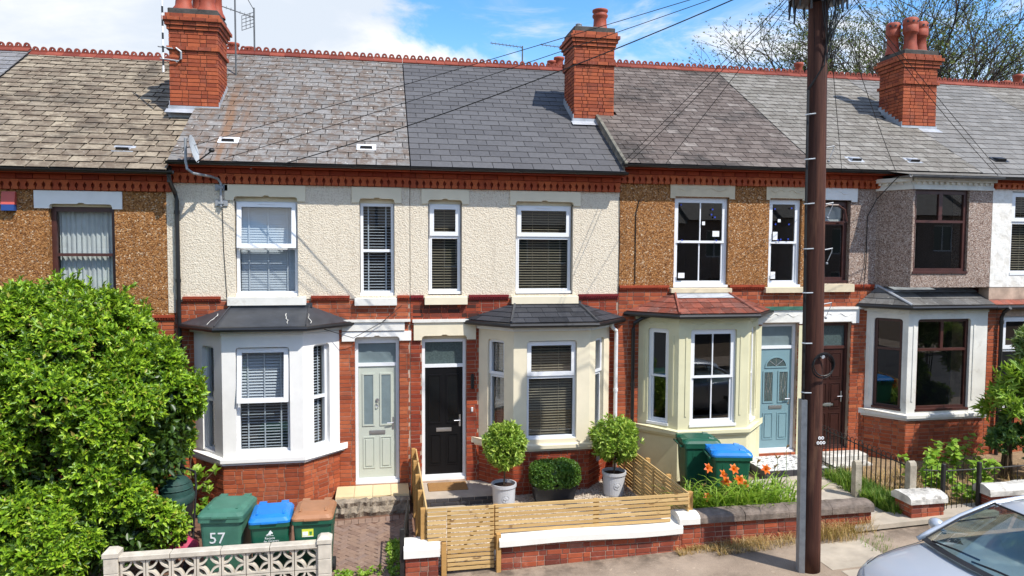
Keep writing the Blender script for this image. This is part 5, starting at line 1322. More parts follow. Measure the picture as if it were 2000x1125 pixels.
for i in range(4): roundcap(t, 4.563+i*.715, 4.563+(i+1)*.715-.008, FY-.07, FY+.26, .512, .15, 'coping_stone', .006)
t = thing('gate_pier', 'squat brick pier with mossy peeling cap beside the iron gate', 'wall', (8.4, FY, .25))
brick_wall(t, 8.10, 8.68, .20, .57, FY-.02, FY+.34, blue=1); roundcap(t, 8.06, 8.72, FY-.06, FY+.38, .572, .14, 'coping_flaky', .012)
t = thing('garden_wall', 'red brick wall with flaking white coping behind the silver car', 'wall', (11, FY, .3))
brick_wall(t, 9.52, 12.4, .25, .62, FY-.02, FY+.22); roundcap(t, 9.48, 12.4, FY-.07, FY+.28, .622, .15, 'coping_flaky', .014)
# pierced screen wall
t = thing('screen_wall', 'low pierced concrete screen-block wall with two end pillars', 'wall', (-2.1, FY, -.1))
def screen_block():
    m = MB(); s = .147; y0, y1 = -.045, .045
    for sg in (-1, 1): m.box(sg*s-(.0 if sg < 0 else .024), sg*s+(.024 if sg < 0 else 0), y0, y1, -s, s)
    m.box(-s+.024, s-.024, y0, y1, -s, -s+.024); m.box(-s+.024, s-.024, y0, y1, s-.024, s)
    for cx, cz in ((-1, -1), (1, -1), (1, 1), (-1, 1)):       # four quarter rings
        rings = []; n = 9; r = .128; w = .024
        for i in range(n+1):
            a = math.pi/2*i/n; X = -cx*math.cos(a); Z = -cz*math.sin(a); ox, oz = cx*(s-.004), cz*(s-.004)
            rings.append([(ox+X*(r-w/2), y0+.004, oz+Z*(r-w/2)), (ox+X*(r+w/2), y0+.004, oz+Z*(r+w/2)), (ox+X*(r+w/2), y1-.004, oz+Z*(r+w/2)), (ox+X*(r-w/2), y1-.004, oz+Z*(r-w/2))])
        m.loft(rings, True, True)
        q = len(m.v); k = .045; o = s-.02
        m.prism([(cx*o, cz*o), (cx*(o-k), cz*o), (cx*o, cz*(o-k))], y0+.003, y1-.003)
    me = m.mesh('screen_block'); me.materials.append(MATS['screen_block']); return me
sb = screen_block(); zt_ = .545
for r_ in range(3):
    for i in range(8): inst('screen_block', sb, t, (-3.128+i*.304, FY, zt_-.147-r_*.304+.012*(i-3.5)*.0), random.uniform(-.01, .01))
for i in range(4):
    m = MB(); a = -3.29+i*.61; m.cbox(a, a+.604, FY-.075, FY+.075, zt_+.002, zt_+.062, .008); obj('coping', m, 'screen_block', t)
for x in (-3.375, -.765):
    for k in range(5):
        m = MB(); m.cbox(x-.085, x+.085, FY-.09, FY+.09, -.40+k*.20, -.40+(k+1)*.20-.006, .008); obj('pillar_block', m, 'screen_block', t)
    m = MB(); m.loft([[(x-.095+i, FY-.10+j, .602) for i, j in ((0,0),(.19,0),(.19,.2),(0,.2))], [(x-.095+i, FY-.10+j, .655) for i, j in ((0,0),(.19,0),(.19,.2),(0,.2))], [(x-.05+i, FY-.05+j, .70) for i, j in ((0,0),(.10,0),(.10,.1),(0,.1))]], True, True); obj('pillar_cap', m, 'screen_block', t)
# ------------------------------------------------------------------ slatted timber fences
def slat_mesh(h=.041, th=.02, mat='fence_wood'):
    k = ('fslat', h, th)
    if k not in UNITS:
        me = MB().box(-.5, .5, -th/2, th/2, -h/2, h/2).mesh('slat'); me.materials.append(MATS[mat]); UNITS[k] = me
    return UNITS[k]
def slats(T, p0, p1, ztop, n, pitch=.0605, z1=None):
    a = math.atan2(p1[1]-p0[1], p1[0]-p0[0]); L = math.hypot(p1[0]-p0[0], p1[1]-p0[1]); sl_ = math.atan2((z1 if z1 is not None else ztop)-ztop, L)
    for i in range(n):
        inst('slat', slat_mesh(), T, ((p0[0]+p1[0])/2+random.uniform(-.004, .004), (p0[1]+p1[1])/2, (ztop+(z1 if z1 is not None else ztop))/2-.022-i*pitch+random.uniform(-.002, .002)), rot=(random.uniform(-.02, .02), -sl_+random.uniform(-.002, .002), a), scale=(L, 1, 1))
def post(T, x, y, z0, z1, s=.035):
    m = MB(); m.cbox(x-s, x+s, y-s, y+s, z0, z1, .004); obj('post', m, 'post_wood', T)
FS = FY-.0+.035
t = thing('slatted_fence', 'new pine slatted fence panel standing on the white coping', 'fence', (3, FS, .5))
slats(t, (1.545, FS), (4.43, FS), .945, 3); slats(t, (1.545, FS), (4.14, FS), .945-3*.0605, 4)
for x in (1.56, 3.02): post(t, x, FS+.045, .3, .93)
t = thing('slatted_gate', 'new pine slatted garden gate between pier and white wall', 'gate', (1.2, FS, 0))
slats(t, (.872, FS), (1.528, FS), .945, 15, .0605)
for x in (.90, 1.50): 
    m = MB(); m.box(x-.025, x+.025, FS+.011, FS+.045, .06, .92); obj('brace', m, 'post_wood', t)
m = MB(); m.tube([(.92, FS+.03, .1), (1.48, FS+.03, .88)], .02, 4); obj('brace', m, 'post_wood', t)
t = thing('gate_post', 'square pine gate post beside the white-capped pier', 'post', (.83, FS, 0))
m = MB(); m.cbox(.79, .862, FS-.03, FS+.04, -.1, .46, .004); obj('post', m, 'post_wood', t)
t = thing('gate_post', 'square pine gate post against the end of the white coping', 'post', (1.57, FS, 0))
m = MB(); m.cbox(1.548, 1.612, FS-.105, FS-.03, -.1, .56, .004); obj('post', m, 'post_wood', t)
t = thing('slatted_fence', 'short pine slatted panel above the white-capped pier', 'fence', (.7, FS, .5))
slats(t, (.60, FS), (.862, FS), .945, 8)
t = thing('slatted_fence', 'pine slatted fence between the two paths, seen end on with its posts', 'fence', (.6, -1.7, 0))
slats(t, (.595, -3.24), (.595, -.12), .94, 12, z1=.90)
for i, y in enumerate((-3.19, -2.45, -1.70, -.95, -.20)): post(t, .545, y, -.05, .93-.01*(4-i)*.0)
t = thing('slatted_fence', 'pine slatted side fence running back to the white downpipe', 'fence', (4.42, -1.7, 0))
slats(t, (4.43, -3.25), (4.43, -.14), .945, 12, z1=.90)
for y in (-3.16, -2.35, -1.45, -.5): post(t, 4.49, y, 0, .93)
for y in (-1.9, -1.0): 
    m = MB(); m.box(4.40, 4.419, y-.03, y+.03, .15, .90); obj('batten', m, 'fence_wood', t)
# iron gate standing open at 57
t = thing('iron_gate', 'black wrought iron gate standing open by the drive edge', 'gate', (.28, -2.6, 0))
m = MB(); m.cbox(.225, .285, FY-.02, FY+.04, -.3, .70, .005); obj('gate_post', m, 'iron', t)
gx = .37
m = MB(); m.tube([(.275, -3.22, .60), (gx, -2.32, .74)], .014, 6); m.tube([(.275, -3.22, .02), (gx, -2.32, .12)], .014, 6); m.tube([(gx, -2.32, .05), (gx, -2.32, .74)], .014, 6); obj('gate_frame', m, 'iron', t)
for i in range(9):
    f = (i+.5)/9; x, y = .275+(gx-.275)*f, -3.22+.9*f; m = MB(); m.tube([(x, y, .04+.1*f), (x+.02*math.sin(i*2), y, .3), (x, y, .60+.14*f)], .009, 5); obj('bar', m, 'iron', t)
# ------------------------------------------------------------------ railings of the pink house
def railing(p0, p1, z0a, z0b, h, n, label, bow=True):
    T = thing('railing', label, 'railing', ((p0[0]+p1[0])/2, (p0[1]+p1[1])/2, z0a))
    m = MB()
    for f in (.10, .90): m.tube([(p0[0], p0[1], z0a+h*f), (p1[0], p1[1], z0b+h*f)], .011, 5)
    obj('rail', m, 'iron', T)
    L = math.hypot(p1[0]-p0[0], p1[1]-p0[1]); a = math.atan2(p1[1]-p0[1], p1[0]-p0[0])
    mm = MB(); w = L/n/2*.85
    if bow: mm.tube([(-w, 0, 0), (-w, 0, h-.04)]+[(-w*math.cos(k*math.pi/6), 0, h-.04+w*math.sin(k*math.pi/6)) for k in range(1, 6)]+[(w, 0, h-.04), (w, 0, 0)], .0065, 4)
    else: mm.tube([(0, 0, 0), (0, 0, h)], .007, 4)
    me = mm.mesh('bar'); me.materials.append(MATS['iron'])
    for i in range(n):
        f = (i+.5)/n; inst('bar', me, T, (p0[0]+(p1[0]-p0[0])*f, p0[1]+(p1[1]-p0[1])*f, z0a+(z0b-z0a)*f), a)
    return T
railing((8.40, -.35), (8.44, -2.88), .36, .30, .78, 22, 'iron bow-top railing between the blue door path and the brown door path')
railing((8.55, -3.02), (8.78, -3.10), .28, .28, .80, 3, 'short iron railing section between stone post and gate post', False)
T = railing((8.86, -3.12), (9.42, -3.12), .28, .28, .80, 6, 'iron scroll gate between two black posts', False); T['category'] = 'gate'; T.name = 'iron_gate'
m = MB()
for s in (-1, 1): m.tube([(9.14+s*(.02+.09*math.sin(k*.5)), -3.13, .35+k*.045) for k in range(12)], .008, 4)
obj('scroll', m, 'iron', T)
railing((9.56, -3.12), (12.2, -3.12), .62, .68, .42, 6, 'sagging wire railing above the flaking white coping', False)
for x, lb in ((8.82, 'slim black iron gate post next to the mossy pier'), (9.48, 'slim black iron gate post next to the flaking coping')):
    m = MB(); m.cbox(x-.03, x+.03, -3.16, -3.10, .1, 1.12, .01); tag(obj('gate_post', m, 'iron'), lb, 'post')
def concpost(x, y, z0, z1, label):
    m = MB(); s = .058
    m.loft([[(x-s, y+p, z) for p, z in ((-s, z0), (s, z0), (s, z1-.07), (s*.7, z1-.02), (0, z1), (-s*.7, z1-.02), (-s, z1-.07))], [(x+s, y+p, z) for p, z in ((-s, z0), (s, z0), (s, z1-.07), (s*.7, z1-.02), (0, z1), (-s*.7, z1-.02), (-s, z1-.07))]], True, True)
    tag(obj('concrete_post', m, 'concrete_post'), label, 'post', 'old concrete posts')
concpost(8.0, -2.15, .1, .93, 'shorter round-topped concrete post behind the dark coping'); concpost(8.38, -2.95, .1, 1.14, 'taller round-topped concrete post beside the mossy pier')
# ------------------------------------------------------------------ wheelie bins
def wheelie(name_lid, body, lid, label, W_=.56, D_=.66, H_=.98, ribs=False):
    T = thing('wheelie_bin', label, 'wheelie bin', (0, 0, 0), 'wheelie bins')
    def rr(w, y0, y1, z, r=.05):
        o = []
        for cx, cy, a0 in ((w-r, y1-r, 0), (-w+r, y1-r, 90), (-w+r, y0+r, 180), (w-r, y0+r, 270)):
            for k in range(4): o.append((cx+r*math.cos(R(a0+k*30)), cy+r*math.sin(R(a0+k*30)), z))
        return o
    w, d = W_/2, D_/2
    m = MB(); m.loft([rr(w*.76, -d*.72, d*.62, .06), rr(w*.86, -d*.86, d*.74, .5), rr(w*.93, -d*.95, d*.80, H_-.10)], True, False); obj('body', m, body, T, smooth=False)
    m = MB(); m.loft([rr(w*.93, -d*.95, d*.80, H_-.10), rr(w*1.0, -d*1.03, d*.86, H_-.09), rr(w*1.0, -d*1.03, d*.86, H_-.035), rr(w*.92, -d*.94, d*.80, H_-.035)]); obj('rim', m, body, T)
    m = MB(); m.loft([rr(w*1.01, -d*1.05, d*.90, H_-.034, .06), rr(w*1.01, -d*1.05, d*.90, H_-.005, .06), rr(w*.93, -d*.95, d*.82, H_+.035, .08), rr(w*.72, -d*.70, d*.60, H_+.062, .10)], False, True)
    L_ = obj('lid', m, lid, T)
    m = MB()
    for s in (-1, 1):
        m.box(s*w*.55-.05, s*w*.55+.05, d*.62, d*.92, H_+.005, H_+.055)
        m.tube([(s*w*.62, -d*.72, H_+.05), (s*w*.62, -d*.45, H_+.066)], .022, 6)
    obj('hinge', m, lid, L_)
    m = MB(); m.tube([(-w*.8, d*.98, H_-.06), (w*.8, d*.98, H_-.06)], .018, 8)
    for s in (-1, 1): m.tube([(s*w*.7, d*.78, H_-.08), (s*w*.7, d*.98, H_-.06)], .018, 6)
    obj('handle', m, body, T)
    m = MB(); m.box(-.10, .10, -d*1.06-.02, -d*1.04, H_-.028, H_-.008); obj('lid_lip', m, lid, L_)
    for s in (-1, 1):
        m = MB(); k = len(m.v); m.lathe([(0, -.025), (.09, -.025), (.10, -.015), (.10, .015), (.09, .025), (0, .025)], n=16); m.map(lambda x, y, z: (s*w*.84+z, d*.66+x, .10+y), k); obj('wheel', m, 'rubber', T)
    m = MB()
    for s in (-1, 1):
        for q in (-.12, .12): m.box(s*w*.905-.008, s*w*.905+.008, q-.012, q+.012, H_-.26, H_-.10)
    obj('rib', m, body, T); return T
def text(T, body, size, loc, rot, mat, name='lettering', ext=.0015):
    cu = bpy.data.curves.new(name, 'FONT'); cu.body = body; cu.size = size; cu.align_x = 'CENTER'; cu.align_y = 'CENTER'; cu.extrude = ext; cu.resolution_u = 2
    tmp = bpy.data.objects.new('tmp', cu); me = bpy.data.meshes.new_from_object(tmp); bpy.data.objects.remove(tmp)
    me.materials.append(MATS[mat]); return inst(name, me, T, loc, rot=rot)
gb = wheelie('', 'bin_green_faded', 'bin_green_faded', 'green wheelie bin numbered 57 with a faded green lid, behind the screen wall', .60, .76, 1.06)
text(gb, '57', .22, (-.05, -.350, .74), (R(94.2), 0, 0), 'decal_white')
gb.location = (-2.10, -2.66, gz(-2.1)-.02); gb.rotation_euler = (0, 0, R(-6))
bb = wheelie('', 'bin_green', 'bin_blue', 'wheelie bin with bright blue lid between green and brown lidded bins', .54, .66, .98)
text(bb, '57', .16, (-.01, -.290, .50), (R(93.6), 0, 0), 'decal_white'); text(bb, 'Recycle', .042, (0, -.303, .735), (R(93.6), 0, 0), 'decal_white'); text(bb, 'for Coventry', .036, (.02, -.301, .695), (R(93.6), 0, 0), 'decal_white')
text(bb, 'For further information please call', .013, (0, -.298, .65), (R(93.6), 0, 0), 'decal_white')
def emblem(T):
    m = MB(); P = [(-.05, -.02), (-.02, .0), (-.005, .03), (.012, .048), (.02, .03), (.04, .01), (.035, -.008), (.018, .0), (.01, -.02), (-.01, -.012), (-.03, -.022)]
    m.prism(P, -.001, .001); m.tube([(-.05, 0, -.03), (.05, 0, -.03)], .002, 4)
    me = m.mesh('emblem'); me.materials.append(MATS['decal_white']); inst('emblem', me, T, (0, -.308, .80), rot=(R(3.6), 0, 0))
emblem(bb); bb.location = (-1.50, -2.84, gz(-1.5)-.02); bb.rotation_euler = (0, 0, R(2))
nb = wheelie('', 'bin_green', 'bin_brown', 'wheelie bin with tan-brown lid and yellow notice, nearest the drive', .54, .66, .98)
m = MB(); m.box(-.075, .075, -.002, .0, -.055, .055); me = m.mesh('notice'); me.materials.append(MATS['decal_yellow']); inst('notice', me, nb, (-.06, -.306, .77), rot=(R(3.6), 0, 0))
m = MB(); m.box(-.068, .005, -.003, -.001, -.035, .02); m.box(-.07, .07, -.003, -.001, -.053, -.042); me = m.mesh('notice_text'); me.materials.append(MATS['decal_white']); inst('notice_text', me, nb, (-.06, -.306, .77), rot=(R(3.6), 0, 0))
m = MB(); m.prism([(.025, -.03), (.052, -.03), (.058, .02), (.02, .02)], -.003, -.001); me = m.mesh('notice_picture'); me.materials.append(MATS['decal_green']); inst('notice_picture', me, nb, (-.06, -.306, .77), rot=(R(3.6), 0, 0))
nb.location = (-.925, -2.88, gz(-.9)-.02); nb.rotation_euler = (0, 0, R(-2))
g2 = wheelie('', 'bin_green', 'bin_green', 'dark green wheelie bin close to the yellow bay', .56, .68, 1.02); g2.location = (5.38, -1.45, .20); g2.rotation_euler = (0, 0, R(82))
b2 = wheelie('', 'bin_green', 'bin_blue', 'blue-lidded wheelie bin behind the orange lilies', .56, .68, 1.0); b2.location = (5.62, -2.1, .19); b2.rotation_euler = (0, 0, R(78))
# ------------------------------------------------------------------ pushchair
def pram():
    T = thing('pushchair', 'green and black pushchair tucked under the big bush', 'pushchair', (-2.99, -1.95, -.15))
    c = Vector((-2.98, -1.95, .80))
    m = MB()
    m.loft([[(c.x+.235*q*math.cos(2*math.pi*k/18), c.y+.02+.26*q*math.sin(2*math.pi*k/18), c.z+.10+.27*h_) for k in range(18)] for q, h_ in ((1, 0), (.995, .15), (.96, .38), (.86, .62), (.66, .84), (.36, .97), (.01, 1.0))]); obj('hood', m, 'pram_green', T, smooth=True)
    for hz_, q in ((.40, .97), (.68, .82)):
        m = MB(); m.tube([(c.x+.24*q*math.cos(t_), c.y+.02+.265*q*math.sin(t_), c.z+.10+.27*hz_) for t_ in [math.pi+i*math.pi/10 for i in range(11)]], .010, 5); obj('hood_rib', m, 'pram_green', T)
    m = MB(); m.loft([[(c.x+.24*q*math.cos(2*math.pi*k/18), c.y+.30*q*math.sin(2*math.pi*k/18), z_) for k in range(18)] for q, z_ in ((.55, .46), (.82, .50), (.95, .62), (1.0, .78), (1.0, .86))], True, True); obj('seat', m, 'pram_black', T, smooth=True)
    m = MB(); m.loft([[(c.x+.25*q*math.cos(2*math.pi*k/18), c.y+.31*q*math.sin(2*math.pi*k/18), z_) for k in range(18)] for q, z_ in ((1.0, .80), (1.03, .84), (1.0, .90), (.9, .915))], False, True); obj('trim', m, 'pram_green', T, smooth=True)
    m = MB(); m.tube([(c.x+.20, c.y+.1, .2), (c.x+.22, c.y+.25, .9), (c.x+.19, c.y+.33, 1.13), (c.x, c.y+.36, 1.19), (c.x-.19, c.y+.33, 1.13), (c.x-.22, c.y+.25, .9), (c.x-.2, c.y+.1, .2)], .016, 8); obj('frame', m, 'pram_black', T)
    for sx in (-.2, .2):
        for sy in (-.3, .3):
            m = MB(); k = len(m.v); m.lathe([(0, -.02), (.09, -.02), (.09, .02), (0, .02)], n=14); m.map(lambda x, y, z: (c.x+sx+z, c.y+sy+x, -.06+y), k); m.tube([(c.x+sx, c.y+sy, -.06), (c.x+sx, c.y, .5)], .012, 6); obj('wheel', m, 'rubber', T)
    T = thing('pink_bag', 'crumpled pink bag under the pushchair', 'bag', (-2.93, -2.3, .2))
    m = MB(); m.sph((-2.88, -2.15, .20), (.26, .18, .14), 12, 8); m.map(lambda x, y, z: (x+.02*math.sin(z*60), y+.03*math.sin(x*30), z+.03*math.sin(x*24+y*15))); obj('bag', m, 'pink', T, smooth=True)
    m = MB(); m.tube([(-3.05, -2.2, .22), (-2.95, -2.3, .36), (-2.75, -2.28, .33)], .02, 6); obj('strap', m, 'pram_black', T)
pram()
m = MB(); m.cbox(3.99, 4.11, -.24, -.20, .60, .83, .008); m.map(lambda x, y, z: Fc(3.69, -.6, math.atan2(.6, .56)).p((x-3.69), (-y-.20), z)); tag(obj('meter_box', m, 'meter_box'), 'small grey meter box on the angled bay brickwork behind the potted ball tree', 'meter box')
# ------------------------------------------------------------------ car
def car():
    x0, yk = 5.42, -5.36; zg = gz(7.2)-.115
    T = thing('parked_car', 'silver-blue car parked at the kerb, its bonnet and windscreen in view', 'car', (x0+2, yk-.86, zg))
    wd = .86; yc = yk-wd
    # stations along the body: x, half width at sill, half width at shoulder, shoulder z, centre z
    ST = [(0.0, .50, .52, .50, .54), (.05, .64, .66, .58, .66), (.16, .74, .76, .64, .745), (.35, .80, .82, .70, .815), (.60, .825, .845, .755, .87), (.90, .835, .855, .80, .915), (1.15, .84, .86, .83, .945), (1.35, .845, .86, .85, .95), (2.0, .85, .865, .88, .93), (3.0, .85, .865, .90, .94), (3.6, .845, .85, .92, .95), (4.0, .80, .80, .90, .94), (4.15, .72, .70, .82, .86)]
    m = MB(); rings = []
    for x, ws, wh, zs, zc in ST:
        half = [(ws*.94, .20), (ws, .30), (wh*1.0, .48), (wh, zs-.10), (wh*.985, zs-.035), (wh*.94, zs+(zc-zs)*.30), (wh*.80, zs+(zc-zs)*.62), (wh*.55, zs+(zc-zs)*.86), (wh*.25, zs+(zc-zs)*.98)]
        half = [(a, min(b, zs+(zc-zs)*.98)) for a, b in half]
        rings.append([(x0+x, yc+a, zg+b) for a, b in half]+[(x0+x, yc, zg+zc)]+[(x0+x, yc-a, zg+b) for a, b in reversed(half)])
    m.loft(rings, True, True, close=False)
    bo = obj('body', m, 'car_paint', T, smooth=True); sd = bo.modifiers.new('s', 'SUBSURF'); sd.levels = 1; sd.render_levels = 2
    # greenhouse: base line, roof line
    def gl(f): return f
    base = [(1.10, .80, .935), (1.9, .82, .92), (2.8, .82, .93), (3.75, .76, .95)]
    roofp = [(1.90, .60, 1.385), (2.3, .62, 1.43), (2.9, .61, 1.43), (3.35, .57, 1.36)]
    # windscreen
    def patch(name, mat, A, B, n=8, bulge=0.0, sm=True, par=T):
        mb = MB(); rings = []
        for i in range(n+1):
            t = i/n; rings.append([(x0+a[0]+(b_[0]-a[0])*t-bulge*math.sin(math.pi*t)*.3, a[1]+(b_[1]-a[1])*t, zg+a[2]+(b_[2]-a[2])*t+bulge*math.sin(math.pi*t)) for a, b_ in zip(A, B)])
        mb.loft(rings, close=False); return obj(name, mb, mat, par, smooth=sm)
    def arc(x, w, z, bow, n=10, drop=.03): return [(x-bow*(1-(k/n*2-1)**2), yc+w*(k/n*2-1), z-drop*(k/n*2-1)**2) for k in range(n+1)]
    patch('windscreen', 'car_glass', arc(1.06, .735, .955, .13), arc(1.88, .575, 1.385, .06), bulge=.02)
    patch('rear_window', 'car_glass', arc(3.80, .68, .965, -.10), arc(3.36, .53, 1.36, -.05))
    # roof panel
    mb = MB(); rings = []
    for x, w, z in ((1.84, .575, 1.362), (1.90, .60, 1.385), (2.1, .615, 1.412), (2.5, .62, 1.43), (2.9, .61, 1.425), (3.2, .58, 1.395), (3.40, .55, 1.345)):
        bow = .055 if x < 2 else (-.04 if x > 3 else 0)
        rings.append([(x0+x-bow*(1-k*k), yc+w*k, zg+z+.03*(1-k*k)-(.05 if abs(k) == 1 else 0)) for k in [q/6 for q in range(-6, 7)]])
    mb.loft(rings, close=False); obj('roof', mb, 'car_paint', T, smooth=True)
    for s in (-1, 1):
        mb = MB(); mb.tube([(x0+1.0, yc+s*.80, zg+.90), (x0+1.12, yc+s*.775, zg+.97), (x0+1.5, yc+s*.70, zg+1.185), (x0+1.88, yc+s*.612, zg+1.36), (x0+2.5, yc+s*.635, zg+1.405), (x0+3.1, yc+s*.605, zg+1.375), (x0+3.5, yc+s*.65, zg+1.20), (x0+3.85, yc+s*.72, zg+.96)], [.030, .034, .034, .034, .03, .034, .045, .045], 8); obj('pillar', mb, 'car_paint', T, smooth=True)
        mb = MB(); A = [(1.25, .80, .93), (1.9, .815, .925), (2.3, .82, .925)]; B = [(1.72, .66, 1.25), (1.95, .62, 1.36), (2.3, .635, 1.40)]
        mb.loft([[(x0+a[0], yc+s*a[1], zg+a[2]), (x0+b_[0], yc+s*b_[1], zg+b_[2])] for a, b_ in zip(A, B)], close=False); obj('side_window', mb, 'car_glass', T)
        mb = MB(); A = [(2.36, .82, .925), (3.0, .81, .935), (3.5, .78, .95)]; B = [(2.36, .635, 1.40), (2.95, .615, 1.38), (3.3, .62, 1.25)]
        mb.loft([[(x0+a[0], yc+s*a[1], zg+a[2]), (x0+b_[0], yc+s*b_[1], zg+b_[2])] for a, b_ in zip(A, B)], close=False); obj('side_window', mb, 'car_glass', T)
        mb = MB(); mb.sph((x0+1.42, yc+s*.985, zg+.985), (.085, .10, .075), 12, 8); mb.tube([(x0+1.42, yc+s*.84, zg+.93), (x0+1.42, yc+s*.95, zg+.96)], .028, 6); obj('wing_mirror', mb, 'car_paint', T, smooth=True)
        mb = MB(); mb.loft([[(x0+a, yc+s*b_, zg+c) for a, b_, c in r_] for r_ in (((.03, .46, .55), (.10, .60, .58), (.24, .735, .62), (.34, .80, .655)), ((.06, .46, .64), (.16, .60, .675), (.32, .73, .705), (.45, .80, .72)))], close=False)
        mb.map(lambda x, y, z: (x-.018, y+s*.012, z+.012)); obj('headlight', mb, 'lamp_glass', T, smooth=True)
        for xw in (.78, 3.38):
            mb = MB(); k = len(mb.v); mb.lathe([(.20, -.09), (.29, -.09), (.31, -.07), (.31, .07), (.29, .09), (.20, .09), (.18, .06), (0, .05)], n=24); mb.map(lambda x, y, z: (x0+xw+x, yc+s*.76+s*z, zg+.31+y), k); w_ = obj('wheel', mb, 'rubber', T)
            mb = MB(); k = len(mb.v); mb.lathe([(.20, .07), (.19, .075), (.06, .085), (0, .088)], n=24); mb.map(lambda x, y, z: (x0+xw+x, yc+s*.76+s*(z+.012), zg+.31+y), k); obj('hubcap', mb, 'galvanised', w_)
    mb = MB(); mb.box(x0-.03, x0+.05, yc-.42, yc+.42, zg+.30, zg+.42); obj('grille', mb, 'car_plastic', T)
    mb = MB(); mb.box(x0-.045, x0-.031, yc-.26, yc+.26, zg+.44, zg+.53); obj('number_plate', mb, 'number_plate', T)
    for s in (-1, 1):   # shut lines of the bonnet and front wing
        mb = MB(); mb.tube([(x0+a, yc+s*b_, zg+c) for a, b_, c in ((.17, .60, .742), (.36, .66, .797), (.62, .69, .850), (.90, .70, .893), (1.02, .715, .915))], .006, 5); obj('shut_line', mb, 'car_plastic', T)
        mb = MB(); mb.tube([(x0+1.06, yc+s*.735, zg+.935), (x0+1.47, yc+s*.66, zg+1.19), (x0+1.87, yc+s*.58, zg+1.375)], .011, 5); obj('screen_seal', mb, 'car_plastic', T)
    mb = MB(); mb.tube([(x0+1.83-.06*(1-k*k), yc+.57*k, zg+1.372+.028*(1-k*k)) for k in [q/6 for q in range(-6, 7)]], .012, 5); obj('screen_seal', mb, 'car_plastic', T)
    mb = MB()   # scuttle and wipers
    A = arc(1.00, .74, .952, .14, 10, .035); B = arc(1.075, .735, .968, .13, 10, .03)
    mb.loft([[(x0+a[0], a[1], zg+a[2]), (x0+b_[0], b_[1], zg+b_[2])] for a, b_ in zip(A, B)], close=False); obj('scuttle', mb, 'car_plastic', T)
    for ya, yb in ((.55, -.05), (-.02, -.62)):
        mb = MB(); mb.tube([(x0+.99, yc+ya, zg+.975), (x0+1.02, yc+(ya+yb)/2, zg+1.0), (x0+1.06, yc+yb, zg+1.0)], .012, 5); obj('wiper', mb, 'car_plastic', T)
    mb = MB(); mb.box(x0+1.2, x0+3.6, yc-.72, yc+.72, zg+.5, zg+.56); obj('cabin_floor', mb, 'car_interior', T)
    mb = MB(); mb.loft([[(x0+a, yc+s*.70, zg+b_) for a, b_ in ((1.10, .88), (1.35, .93), (1.55, .90), (1.62, .70), (1.2, .62))] for s in (-1, 1)], True, True); obj('dashboard', mb, 'car_interior', T)
    for s in (-.36, .36):
        mb = MB(); mb.cbox(x0+2.1, x0+2.55, yc+s-.24, yc+s+.24, zg+.56, zg+.74, .05); mb.loft([[(x0+xx+dx, yc+s+dy, zg+z) for dx, dy in ((0, -.22), (0, .22), (.12, .2), (.12, -.2))] for xx, z in ((2.5, .7), (2.58, .95), (2.66, 1.14))], True, True); mb.cbox(x0+2.66, x0+2.76, yc+s-.12, yc+s+.12, zg+1.16, zg+1.32, .03); obj('seat', mb, 'car_interior', T)
    mb = MB(); mb.tube([(x0+1.62+.06*math.sin(a), yc-.36+.18*math.cos(a), zg+.90+.17*math.sin(a)) for a in [k*math.pi/12 for k in range(25)]], .015, 6); obj('steering_wheel', mb, 'car_plastic', T)
car()
# ------------------------------------------------------------------ houses across the road (seen mirrored in the window glass)
def far_row():
    for i in range(12):
        x0 = -17+i*5.6; z = gz(x0+2.8); lab = 'brick house across the road, seen only mirrored in the window glass'
        T = thing('facing_house', lab, 'house', (x0+2.8, -24, z), 'houses across the road')
        fc = Fc(x0+5.6, -24, math.pi)
        m = MB(); fwall(m, fc, 0, 5.58, z-.2, z+5.6, [(.9, 2.2, z+.9, z+2.5), (3.3, 4.3, z+.1, z+2.3), (.9, 2.2, z+3.5, z+5.0), (3.3, 4.4, z+3.5, z+5.0)], 0, .3); obj('wall', m, 'pebble_pink', T)
        for (a, b, c, d) in ((.9, 2.2, .9, 2.5), (.9, 2.2, 3.5, 5.0), (3.3, 4.4, 3.5, 5.0)):
            m = MB(); frame(m, fc, a, b, z+c, z+d, .07, -.18, -.1); fbox(m, fc, (a+b)/2-.03, (a+b)/2+.03, -.17, -.11, z+c+.07, z+d-.07); w = obj('window', m, 'upvc', T); m = MB(); fbox(m, fc, a+.07, b-.07, -.16, -.15, z+c+.07, z+d-.07); obj('pane', m, 'glass_lead', w)
        m = MB(); fbox(m, fc, 3.3, 4.3, -.2, -.1, z+.1, z+2.3); obj('door', m, 'door_brown', T)
        m = MB(); m.xprism([(-23.7, z+5.55), (-28.2, z+8.4), (-32.7, z+5.55)], x0+.01, x0+5.59); obj('roof', m, 'slate_grey', T)
        m = MB(); m.box(x0+.02, x0+5.58, -32.4, -24.31, z-.2, z+5.5); obj('side_wall', m, 'brick_dark', T)
far_row()
